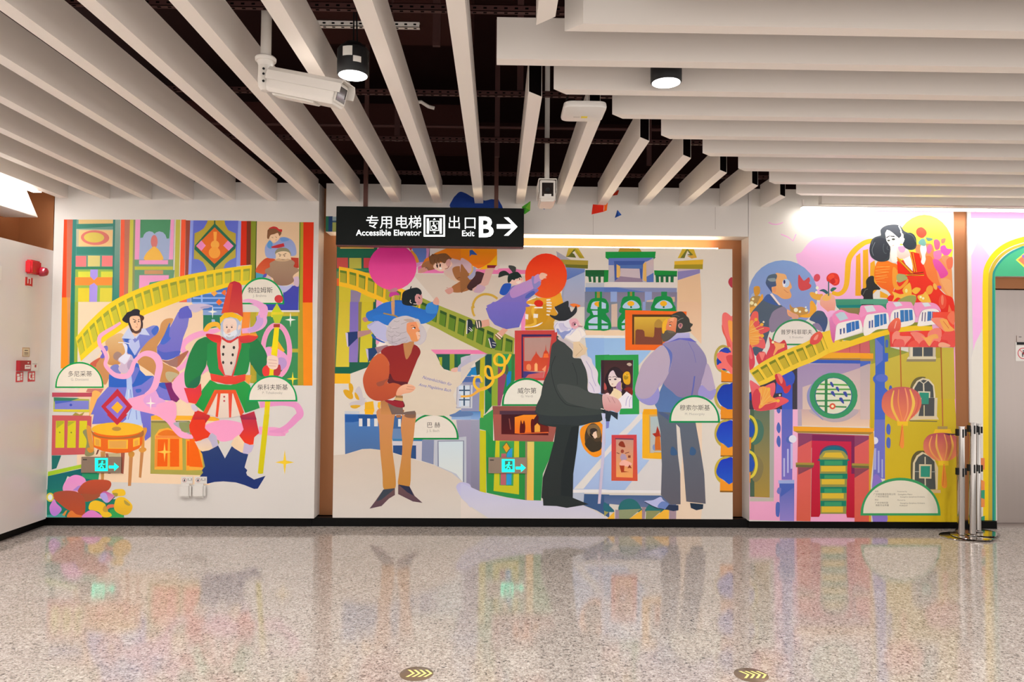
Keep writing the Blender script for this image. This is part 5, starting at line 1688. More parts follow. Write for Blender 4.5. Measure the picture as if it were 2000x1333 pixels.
ART_MID2 = '''
# painted_ground
@ M7
p #4878b8>#4c6c9c 240,50 625,55 625,440 520,428 430,432 245,488
p #2458a0 245,60 620,60 610,90 390,130 330,140 245,140
p #c0c4cc 240,20 400,20 400,45 240,50
p #24508c 380,60 620,60 620,95 390,95
r #dcd8d4 395 100 432 185
r #dcd8d4 485 100 515 185
r #dcd8d4 560 100 600 185
r #24508c 435 98 484 182
p #3c6498 760,70 1010,70 1010,330 760,330
r #d4dce0 820 105 850 188
p #6484b0 750,210 900,210 900,330 750,330
p #3878a8 760,320 1095,325 1090,345 760,345
p #c8c4cc 760,348 1080,345 1075,560 960,530 760,470
p #2c4c80 765,392 1015,392 1015,540 960,530 860,500 765,470
p #8088a8 1080,330 1210,330 1205,600 1075,560
p #4c80b0>#9ab4dc 1400,20 1611,20 1611,115 1400,110
p #9c98b0>#8884a0 1450,115 1611,115 1611,850 1560,800 1520,700 1470,700 1400,600 1210,600 1210,330 1475,320
p #b8bcc8 1210,335 1560,295 1560,800 1510,790 1210,600
l #788098 12 1255,620 1252,345 1530,342 1530,790
p #c8d8e0>#d8dcd8 1262,352 1524,350 1520,790 1450,700 1262,620
s #5c78a8 1375,30 1420,20 1611,30 1611,70 1400,80
p #cfc0b0>#d4ccc4 245,488 430,434 520,430 625,440 760,475 960,535 1210,605 1400,690 1530,795 1611,1180 105,1178 110,500
s #bcb8dc>#c8c8e4 1450,850 1480,800 1540,795 1611,840 1611,1060 1560,1010 1500,950
@ M8
p #c0c0e0>#d0ccd8 0,800 75,830 205,890 430,950 720,988 890,992 1330,1045 1420,1085 1560,1165 1580,1185 300,1180 100,1050 0,960
p #dcd0c8 0,960 100,1060 250,1170 240,1180 0,1178
# painted_leaves
@ M4
s #d4a020 310,970 345,970 365,1020 350,1080 320,1060
s #d4a024 245,1050 290,1040 350,1080 360,1140 320,1150 270,1110
s #c4bcc0 385,1060 430,1000 465,1060 480,1130 510,1140 480,1180 420,1150
s #d8a428 385,1070 420,1110 435,1160 400,1150 380,1110
s #c4bcc0 320,1200 400,1170 520,1170 500,1210 420,1240 340,1240
s #d8a830 330,1230 400,1220 450,1230 400,1262 350,1258
p #e4ac24 500,1190 600,1175 615,1290 590,1333 500,1333
p #e8b020 655,1190 690,1180 680,1290 650,1240
@ M7
p #f0b01c 450,0 565,0 545,60 465,50
# name_plate | half-round sign under the paper sheet
@ M7
h #148a44 #e0d8cc 922 1478 328 45 22
t #4c443c 66 1198 195 *巴 赫
t #a49c90 38 1200 245 J. S. Bach
# painted_sheet | large paper sheet with blue handwriting
@ M4
p #d8cab8>#d6c8b4 1160,575 1280,570 1340,620 1370,680 1390,740 1440,800 1500,828 1580,825 1640,820 1690,790 1757,690 1757,800 1640,970 1580,1020 1545,1100 1590,1230 1560,1290 1500,1333 1100,1333 1095,1290 950,1310 950,1110 1080,1050 1000,980 1080,790 1130,680
s #e0b0a0 1520,800 1560,780 1600,780 1590,828 1530,826
@ M5
p #bcb8c8 0,660 60,640 180,622 310,622 180,700 130,760 60,850 0,930 0,780
@ M4
p #b4b0c4 1600,770 1660,700 1757,630 1757,790 1700,830 1600,825
@ M5
p #cfc4bc 0,780 100,720 310,630 180,700 120,770 60,860 0,930
@ M7
p #d6c8b4 1010,0 1500,0 1440,40 1350,70 1240,70 1110,60 1005,45
# painted_handwriting
@ M4
T #5c62b0 52 1348 950 14.5 Notenbüchlein für
T #5c62b0 48 1325 1030 11 Anna Magdalena Bach
# painted_person | flying child in blue with the pink balloon
@ M4
s #2860b8>#2c78cc 520,130 600,90 700,40 800,5 850,-20 980,-10 1040,40 1160,80 1220,90 1270,20 1300,0 1365,20 1370,90 1330,180 1250,240 1150,260 1060,200 900,180 800,240 780,280 680,230 560,230 520,200
@ M1
s #2c6cc4 620,1333 720,1280 850,1270 950,1300 1000,1333 1000,1380 620,1380
s #3c84d0 1170,1333 1200,1290 1260,1280 1300,1300 1290,1400 1180,1400
@ M4
s #2c74cc 590,180 680,150 820,170 850,200 780,280 650,220
s #b8b8dc 530,290 640,230 700,250 760,300 750,400 760,470 640,420 580,350
p #a8a8d0 520,280 560,290 640,230 620,225
s #2c5cac 580,380 640,430 740,480 700,480 600,430
p #b08484 410,350 570,330 580,370 410,430
p #24386c 290,360 415,350 415,430 300,540
p #c8c0dc 270,365 300,370 305,540 290,520
p #9c7c84 620,540 760,510 780,520 650,620
p #24406c 515,555 620,540 650,600 540,720
p #c0bcd8 510,555 540,560 545,700 525,640
s #b47c80 470,200 510,180 540,220 500,240
p #c8956c 810,0 855,0 850,170 820,150
l #a8864c 16 720,135 860,165 900,190
@ M1
l #c89868 26 802,1215 805,1333
s #1c242c 900,1250 910,1170 980,1130 1060,1115 1110,1140 1120,1190 1050,1190 1040,1250 1060,1310 980,1320 910,1300
l #1c242c 12 985,1150 1005,1100
s #cc9498 1050,1210 1110,1180 1130,1220 1125,1290 1080,1310 1045,1280
e #cc9498 1000 1270 14 26
l #3c2428 8 1085,1215 1110,1235
s #d8a090 1250,1270 1290,1220 1320,1260 1310,1310 1260,1300
@ N6
s #1a2228 105,690 130,600 200,550 240,485 235,530 300,510 350,530 375,580 360,620 320,590 290,640 290,700 320,720 300,765 200,740
s #cc9090 285,640 330,600 370,630 385,680 350,750 315,740
p #241820 335,630 360,655 355,672 335,650
L #f0d8d0 9 225,680 220,710 240,725
L #f0d8d0 9 265,735 320,738
L #a05c60 6 330,710 350,715
# painted_balloon | big pink balloon under the left end of the sign
@ M1
e #d02c8c>#e85498 793 880 272 262
s #c03c94 760,1180 800,1150 850,1170 870,1200 820,1200 760,1222
s #b8788c 740,1150 830,1115 850,1150 790,1165
# painted_person | flying boy in a brown jumper
@ M1
s #a87048>#8c5838 1120,880 1150,830 1250,800 1300,860 1280,900 1200,920 1150,910
s #c88c80 1120,890 1180,885 1190,920 1110,950 1085,930
s #c4a8b8>#d8bca0 1380,780 1500,790 1620,830 1681,880 1681,1000 1600,1060 1480,1030 1400,980 1370,930
s #a0683c>#9c6438 1470,900 1530,870 1600,890 1660,950 1681,1000 1650,1060 1600,1050 1530,1030 1490,980
s #a4683c 1460,1110 1530,1060 1630,1000 1681,1000 1681,1120 1580,1165 1480,1165
s #cc9488 1390,1140 1460,1110 1480,1160 1430,1190 1395,1165
s #ecc4b0 1255,870 1290,830 1400,830 1430,800 1470,850 1400,910 1330,930 1270,900
s #7c4c2c 1210,770 1250,735 1330,740 1400,730 1460,790 1410,800 1400,830 1330,800 1280,820 1230,850 1210,810
l #5c3420 8 1240,735 1262,760
e #3c2420 1300 872 8 20
e #3c2420 1330 862 8 20
s #d4a0a0 1400,810 1440,790 1450,850 1420,880 1398,850
@ N6
L #7c5840 16 470,260 450,235 430,240
s #7a5234 480,90 540,70 530,45 560,60 640,40 720,40 740,75 800,105 740,110 700,175 640,150 620,180 600,150 590,190 560,160 530,200 510,150
L #5c3820 6 560,120 555,190
L #5c3820 6 610,100 600,190
e #3c2020 588 205 8 18
e #3c2020 638 203 8 20
e #fceee4 640 245 18 14
s #d8a098 715,155 740,140 760,150 755,190 730,215
L #7c4430 8 700,255 740,240 760,210
L #c08480 7 720,510 745,515
L #c08480 6 385,270 380,300
L #c08480 6 410,275 412,300
L #6c3c20 8 870,390 900,370 950,390 940,410
@ M2
s #c8a8b4 0,790 60,800 120,850 130,900 90,950 0,960
s #a0683c>#8c5c34 0,860 50,900 90,960 100,1020 100,1080 40,1140 0,1155
v #a0a0c0 150,880,40 140,960,50 90,1010,46
v #d8ac5c 125,860,14 130,920,16 95,970,14
s #4c2c30>#3c2424 180,930 280,960 280,1000 200,1100 120,1148 70,1110 110,1040 160,980
p #d4a89c 285,900 380,890 310,1080 200,1130 140,1160 130,1130 230,1060
s #c0a0b4 200,1080 280,1110 230,1170 150,1165 170,1120
r #7c1830 298 860 402 892
s #d8bcc0 400,870 440,860 420,910 380,910
# painted_hose
@ M2
v #c8a03c 415,1240,26 350,1200,26 260,1190,26 180,1230,26 140,1300,26 145,1340,26 @M5 135,60,26 145,130,26 165,170,24
# painted_balloon | big orange red balloon held by the girl in lilac
@ M2
e #ec3414>#e85820 965 980 238 254
# painted_person | running girl with pigtails in a lilac dress
@ M2
s #8478c0>#7868c0 300,1333 420,1260 540,1170 580,1100 700,1080 800,1100 880,1140 820,1200 740,1280 760,1333
s #2454b4 440,1160 470,1090 510,1065 570,1075 550,1150 500,1200 450,1190
s #4c60b4 740,1200 820,1150 835,1190 740,1240
@ M5
p #786cc4>#6464b8 295,80 380,0 760,0 770,90 690,300 530,325 400,270 335,190
@ M2
s #c098cc>#b488c8 555,1160 620,1090 740,1040 800,1010 880,960 910,1040 870,1090 780,1150 660,1210 580,1230
s #8c88c8 800,1000 830,990 830,1070 890,1040 905,1080 850,1130 820,1110
s #f0bca0 890,970 920,945 970,960 975,980 930,1015 910,1020
s #1c3430 530,1040 540,970 600,940 650,940 690,1000 660,1030 600,1030 550,1060
s #38403c 540,875 610,875 625,900 595,945 570,920
s #1c302c 430,990 440,940 500,925 555,975 520,970 460,975
s #e8c4b8 550,1040 600,1020 680,1010 710,1030 690,1060 620,1085 570,1065
e #3c2c30 668 1018 6 12
@ N8
s #28302c 150,270 180,200 240,190 300,245 240,245
s #404440 275,125 350,130 370,170 350,210
s #1c2c28 265,310 290,260 340,210 390,205 430,240 430,275 400,255 390,290 370,270 350,310 320,290 300,330
s #ecc4b4 290,330 340,310 400,280 430,270 450,300 440,330 380,355 320,350
e #3c2428 415 290 6 12
e #e89c90 440 296 10 12
s #f8dcd0 370,325 420,315 430,335 390,350
L #f0bca4 10 690,240 700,225
L #f0bca4 10 700,250 740,230
L #f0bca4 10 710,265 755,245
L #f0bca4 10 700,280 750,275
s #f0bca4 660,240 700,235 730,260 700,300 670,290
@ M5
p #d8a08c 235,225 330,205 345,280 240,305
s #3c4438 170,230 235,220 245,300 180,315
l #ecd8cc 12 185,225 200,310
l #ecd8cc 12 215,225 225,305
s #24303c 80,210 130,220 140,290 110,350 70,380 75,300
l #ece8e8 10 75,220 70,380
l #ece8e8 6 100,300 140,340
l #ece8e8 6 90,320 130,350
p #d8a08c 430,370 500,310 560,330 490,410
s #8c6c44 400,400 440,370 480,430 450,450
l #ecd8cc 12 410,385 470,440
l #ecd8cc 12 430,370 490,420
s #2c3450 330,430 370,430 420,500 400,550 370,545 340,500
l #ece8e8 10 330,435 360,545
l #ece8e8 6 370,480 415,490
l #ece8e8 6 375,510 410,520
# painted_person | man in a curly white wig and dark red waistcoat
@ M7
s #c88858>#c0863c 600,0 870,0 875,60 1005,60 1000,180 985,330 960,500 950,820 880,835 820,815 830,700 860,500 865,360 850,200 860,60 790,60 770,180 755,330 765,500 790,700 790,850 720,865 660,855 650,700 625,440 615,200
p #a46c48 800,60 850,60 850,90 800,90
s #84604c 740,0 870,0 870,50 820,30 780,50
s #84604c 890,60 1000,20 1005,90 920,90
p #6c5050>#5c4450 660,870 785,855 785,930 720,970 640,1050 510,1078 570,1000
p #3c4450 660,870 785,860 740,900 640,980 585,1000
p #6c5050>#5c4450 820,820 945,840 1000,940 1085,1015 980,1000 880,950 820,920
p #2c3048 820,815 945,838 990,940 920,900 850,840
@ M4
p #ac7448>#c48850 690,1170 780,1170 900,1240 950,1250 950,1310 1095,1290 1095,1333 690,1333
p #746058 770,1200 950,1250 950,1310 1000,1300 1095,1290 1095,1333 820,1333
s #8c2428>#942c24 690,600 760,530 900,510 960,490 1100,510 1160,590 1120,690 1080,790 1000,975 920,1000 850,1000 780,960 790,800 780,700
s #5c2028 770,950 800,850 850,930 1000,950 990,985 900,1000 850,1160 740,1170 950,1250 950,1170
s #942430 730,1165 850,1170 950,1185 950,1250 850,1235
s #b88050 960,545 970,480 1080,470 1060,560 1040,620 990,680
s #c86038>#b04c30 690,610 780,700 790,850 770,960 850,960 930,1000 870,1110 800,1150 700,1172 600,1160 520,1090 480,960 490,860 550,740 600,660
s #98503c 640,960 720,930 790,900 740,950 720,985 660,1000
s #ecb494>#e0a080 870,1100 900,1020 980,975 1060,985 1100,1020 1050,1070 960,1090 920,1110
l #c48468 6 1000,1000 1080,1010
l #c48468 6 990,1030 1080,1040
p #a07850 850,1110 950,1110 950,1140 880,1130
p #d0b078 860,1130 950,1140 950,1175 850,1160
s #c0b8c0>#b0a8ac 760,340 800,240 900,180 1000,165 1080,195 1140,210 1160,280 1220,370 1200,470 1150,505 1090,500 1080,470 960,480 880,515 800,500 765,440
s #e8a070>#dc8c60 1000,260 1070,215 1140,270 1155,340 1150,400 1140,450 1080,472 1030,400 1005,320
s #ccc0c8 1100,210 1150,230 1165,300 1130,290
s #b8b4c0 1150,280 1210,340 1220,400 1190,470 1110,500 1090,480 1150,440
L #94888c 5 790,330 830,360 880,350
L #94888c 5 780,390 840,410 900,390
L #94888c 5 790,450 850,470 930,430
L #94888c 5 830,270 880,300 960,280
L #94888c 5 830,500 900,480 990,460
L #94888c 6 900,420 960,440 1020,410
L #94888c 6 1000,240 1040,210 1070,200
l #3c2830 9 1060,300 1100,318
e #ffffff 1080 315 18 9
e #3c2830 1090 312 8 10
l #a05840 7 1130,340 1150,345
l #b06048 6 1120,385 1150,390
@ N3
s #c9c1c3>#bdb4be 140,400 160,320 210,220 290,130 400,95 530,70 640,100 700,120 790,170 800,230 860,270 910,360 930,450 890,570 790,640 700,620 690,580 640,560 540,600 430,600 380,640 280,650 190,600 150,520
s #ea9468>#e09458 555,215 640,195 720,190 760,240 770,300 800,370 770,400 800,440 800,490 770,550 720,575 640,560 600,470 545,380 540,280
s #f4c0a0 720,400 780,380 800,440 800,490 760,540 740,470
s #e8b890 720,180 770,200 800,260 770,300 745,240
s #c8c0c4 790,250 870,300 920,400 900,520 840,610 740,640 700,610 790,560 820,480 810,400 820,330
s #b8a49c 480,150 580,130 650,140 690,180 620,200 560,190
p #342020 630,315 690,285 715,300 710,325
e #ffffff 675 318 26 13
e #302020 700 306 12 18
L #8c4c34 8 620,270 650,255 690,270
p #a0704c 755,370 800,360 795,385 765,385
L #b05c48 8 770,455 805,470
L #8c8488 6 160,360 230,390 290,380
L #8c8488 6 210,280 250,320 340,320 400,300
L #8c8488 6 180,440 240,480 300,460
L #8c8488 6 290,440 360,470 410,440 430,420
L #8c8488 6 160,545 260,580 340,570 420,540
L #8c8488 6 260,460 255,560 270,610
L #8c8488 6 330,380 400,410 480,400 540,380
L #8c8488 6 380,540 450,520 540,490
L #8c8488 6 440,590 520,580 560,540
L #8c8488 6 290,170 350,190 400,170
L #8c8488 6 430,240 500,210 560,190
L #8c8488 6 190,610 280,600 360,620
L #d8d0d4 7 240,350 270,300 330,290
L #d8d0d4 7 330,520 360,490 420,490
# name_plate | half-round sign between the sheet and the dark coat
@ M5
h #128a44 #e4e0d4 485 1075 1232 900 24
t #3c3834 76 780 1080 *威尔第
t #a8a298 42 780 1130 G. Verdi
# painted_person | old man in a black top hat and long dark coat
@ M8
p #2c3434>#2c3030 1035,190 1285,170 1260,420 1220,700 1215,960 1385,1030 1240,1055 1150,1070 1080,1050 895,1045 890,970 875,960 890,740 960,540 1010,350
p #242a2c 1200,190 1285,175 1250,430 1215,700 1210,950 1085,940 1090,700 1130,450
p #2a3030 895,970 1080,930 1200,960 1290,1030 1150,1070 1040,1050 895,1045
s #343a3c>#2c3434 850,0 1510,0 1530,120 1400,150 1280,180 1040,192 860,155 845,80
p #30383a 850,-10 1510,-10 1530,115 1290,175 860,155
p #1c2428 @M5 1650,1270 1757,1290 1757,1333 1660,1333 @M8 1611,0 1600,130 1520,40
@ M9
p #2c3440 0,0 150,40 145,115 75,60 60,130 20,130
@ M5
s #3e4444>#3a4240 1140,400 1130,460 1080,510 1060,620 1040,800 980,950 950,1100 930,1333 1640,1333 1650,1260 1740,1270 1740,1130 1650,1090 1510,1060 1500,920 1480,800 1430,680 1330,660 1320,580 1240,500
L #2c3434 9 1120,640 1070,780 1090,930 1130,1060 1200,1170 1300,1230 1640,1260
L #2c3434 7 1320,720 1370,860 1380,980
s #484e4c 1370,1000 1500,1060 1650,1100 1660,1260 1540,1262 1350,1220 1230,1160 1140,980
s #e4c4c8>#d8a0a0 1700,1110 1757,1090 1757,1280 1740,1270
@ M6
s #d8b0b0>#d09090 -20,1100 60,1110 120,1130 170,1160 205,1240 160,1310 100,1290 0,1270
l #b07c7c 6 90,1130 130,1200
l #b07c7c 6 40,1130 70,1190
@ M5
s #d8d0d8>#dcd4e4 1420,660 1460,630 1540,670 1560,730 1620,830 1620,940 1650,1010 1640,1080 1510,1060 1510,930 1480,800
L #b4a8cc 8 1480,700 1540,800 1560,900 1600,1000
L #b4a8cc 8 1520,950 1560,1010 1580,1070
s #c4c0d8>#d8d4dc 1110,280 1160,225 1240,215 1330,200 1380,240 1380,300 1450,340 1480,400 1400,440 1340,475 1250,430 1180,380 1130,340
s #e0d8dc 1230,420 1300,390 1380,310 1470,370 1460,410 1390,450 1330,470
s #8c94d4 1150,330 1220,360 1290,310 1330,330 1250,400 1200,390
s #c4b8bc 1150,420 1230,440 1330,500 1330,560 1230,490 1160,450
s #e0b8bc>#d8a0a0 1290,240 1340,210 1390,250 1400,290 1350,310 1300,300
p #b08c90 1390,265 1445,290 1400,300
e #402c38 1350 262 12 10
p #e0c8a4>#d8c0a0 1330,475 1400,470 1500,550 1470,620 1360,665 1330,650
l #b89c7c 6 1400,500 1440,560 1360,640
s #303438>#282c30 1055,155 1120,165 1150,130 1110,65 1160,20 @M2 1060,1333 1150,1290 1215,1265 1220,1333 @M5 1285,60 1310,120 1365,50 1370,120 1300,190 1210,230 1130,215 1070,180
s #f07c34 1290,30 1350,20 1415,45 1380,65 1330,60
s #303438 1340,90 1365,45 1372,110 1330,150
@ N1
s #dcdae8 160,440 180,380 240,355 330,350 400,330 440,400 420,470 460,480 560,450 630,560 560,600 520,650 440,645 380,610 330,590 260,570 220,500 190,520
s #f0e6e0 330,580 400,560 470,500 510,460 560,460 610,510 625,560 570,590 530,650 450,650 390,620
s #8c98cc 200,470 230,470 260,520 320,500 380,500 420,470 400,520 340,560 300,620 250,560 220,540
s #c8c4e0 230,400 280,380 330,430 370,480 320,500 260,480
L #a8a4cc 7 180,520 175,440 220,380
L #a8a4cc 6 300,380 310,430 370,460 410,460
L #b8b0d0 6 400,560 450,500 480,470
L #d8cce0 5 520,480 550,520 560,580
s #e4acb8 385,350 430,320 490,320 530,370 560,400 520,440 470,470 420,450 400,410
s #c88898 420,390 450,370 480,400 470,430 430,430
p #a8848c 510,420 590,430 570,445 520,440
e #f4ece4 480 412 20 12
e #402838 468 402 13 16
L #704858 6 440,380 465,370 490,382
s #ecd0c8 520,370 560,400 575,425 540,415
# painted_cane
@ M8
p #c4c8e8>#c8b8cc 1525,40 1568,45 1560,500 1515,1025 1485,1025 1520,600 1540,130
p #7c84c8 @M9 20,130 55,130 50,200 20,210
# painted_person | bearded man seen from behind in a lilac waistcoat
@ M9
p #5c6878>#605e68 572,-20 990,140 1000,200 1050,480 1085,700 1100,1025 890,1000 860,600 820,200 780,160 800,500 825,700 828,1030 720,1035 615,930 625,600 610,250 575,60
p #4c5c80 570,0 700,60 700,120 600,50
s #3c5c84 718,480 725,420 745,405 780,440 790,490 740,500
s #3c5c84 925,480 935,420 960,408 995,445 985,490 950,500
s #b4b8e0 435,1000 530,985 610,950 640,985 690,1030 650,1080 560,1060
s #6c84c0 580,1060 610,1010 650,1000 700,1030 660,1085
p #2c3854 660,1085 700,1035 805,1040 805,1095 750,1105
p #243448 930,1015 1075,1030 1070,1080 1000,1095 940,1070
l #2c3048 8 440,1005 560,1070 650,1085
@ M6
p #5470a4>#5878ac 700,960 880,1100 1120,1100 1100,1333 640,1300 600,1220 650,1080
s #8f89b2>#87799c 690,510 770,475 860,430 1010,425 1100,500 1190,620 1215,730 1180,850 1140,1000 1110,1110 900,1130 800,1060 700,960 760,840 790,700
s #b8a8bc>#b0a0b8 600,570 680,515 760,560 785,680 780,800 700,960 620,1040 540,1130 420,1150 365,1060 385,930 440,760 520,650
s #9490cc 365,1080 430,1145 540,1130 620,1040 660,960 640,1000 655,1100 620,1200 540,1225 460,1200 400,1150
s #6070b8 690,500 800,600 790,740 760,840 780,700 750,580
s #b0a0bc 1215,730 1260,800 1300,960 1310,1030 1240,1055 1150,980 1180,850
s #9890cc 1150,985 1240,1055 1315,1030 1320,1080 1270,1160 1200,1130 1110,1100
l #6c6cb0 5 990,470 1060,600 1085,720
l #5c64b0 16 1070,880 1055,1000 1035,1110
p #b8b4dc>#9c98cc 710,485 850,370 1010,365 1015,430 870,430 780,470
p #6464c0 750,480 880,430 1015,430 1100,480 900,445
s #e4a078>#d88c68 735,290 750,210 850,190 870,260 850,350 780,355 735,330
s #f4b42c 690,330 690,250 740,200 750,220 735,290 735,340 700,370
s #3c4038 780,180 820,140 920,115 990,190 1010,240 1048,270 1020,310 1020,350 850,365 870,280 860,190
s #54504c 675,400 700,350 740,345 850,350 860,370 770,450 710,470 680,430
s #3c3c38 850,360 860,290 900,320 920,360
p #c89880 880,260 925,255 930,310 900,315
l #3c2828 9 765,265 795,240
l #9ca094 6 860,215 910,190 960,210
@ N2
s #40403c 420,215 445,160 540,150 650,95 700,150 790,230 820,330 875,355 825,440 830,490 760,510 560,520 530,460 545,300 510,215 470,190
s #e8956c>#dc7c54 345,330 400,250 480,215 535,225 550,260 530,400 520,520 470,520 350,480 320,440
s #f0a880 400,250 440,225 490,230 470,290 420,300
s #f8b430 240,470 245,400 290,310 360,270 330,320 300,380 290,470 300,540 255,545
s #5c544c 225,530 260,560 330,480 420,490 500,520 540,540 440,600 300,712 250,680
s #6c6454 345,480 480,500 500,530 400,540
s #c08c84 570,380 600,335 650,340 665,385 630,445 590,430
s #8c5468 595,370 625,345 645,370 615,420
L #78786c 9 440,190 530,175 600,200
L #8c8c80 10 560,290 620,250 680,230
p #2c1c18 380,365 425,360 440,380 400,385
e #fbe8d8 408 388 18 12
e #241818 402 368 16 9
L #703828 9 390,330 430,300 450,315
# name_plate | half-round sign across the grey trousers
@ M6
h #0f8c50 #e0dccc 768 1370 1431 1105 24
t #4c4844 @M6 72 1070 1280 *穆索尔斯基
t #a8a49c @M9 36 980 62 M. Mussorgsky
'''
bM = (-1.4975, 2.1845, .080, 2.59)
draw(P_MID, ART_MID+ART_MID2, onY(YC), lambda a, b, h: (a, YC-h, b), bM)
ART_HEAD = '''
# printed_strip
@ M1
p #1c6048 0,305 110,305 110,480 0,480
p #1c3864 70,305 115,305 110,480 65,480
r #8ca0a8 112 310 175 360
r #34506c 112 355 175 375
r #98a058 112 375 175 480
# printed_blue_shape
s #1c3c90 1450,250 1480,190 1490,100 1550,30 1620,45 1700,90 1800,120 1880,130 1960,110 2000,130 2000,260
@ M2
s #1c3c90>#1c3c88 -90,220 -90,110 -20,50 60,90 140,110 260,130 370,115 375,220
# panel_joint
@ M3
l #8c8078 3 1258,200 1258,455
l #8c8078 3 1308,0 1308,190
@ M2
l #8c8078 3 1498,290 1498,515
# confetti_piece
@ M2
p #48a02c 690,200 790,132 785,240 720,285
p #2c7820 700,200 735,215 722,282
p #78b838 790,132 735,210 785,240
# confetti_piece
@ M2
p #1c3c98 880,190 905,140 1020,150 945,228
# confetti_piece
@ M2
p #d42814 1495,170 1620,180 1615,255 1480,285
p #f07020 1640,150 1665,150 1650,240 1615,255
@ M3
p #b02810 80,75 150,10 170,10 150,65
p #f06414 0,175 40,150 30,240 0,252
# confetti_piece
@ M3
p #2c58a8 150,232 198,290 120,325
p #1c3c80 150,232 160,300 120,325
'''
draw(P_HEAD, ART_HEAD, onY(YF), lambda a, b, h: (a, YF-h, b), (-1.588, 2.314, 2.698, ZT))
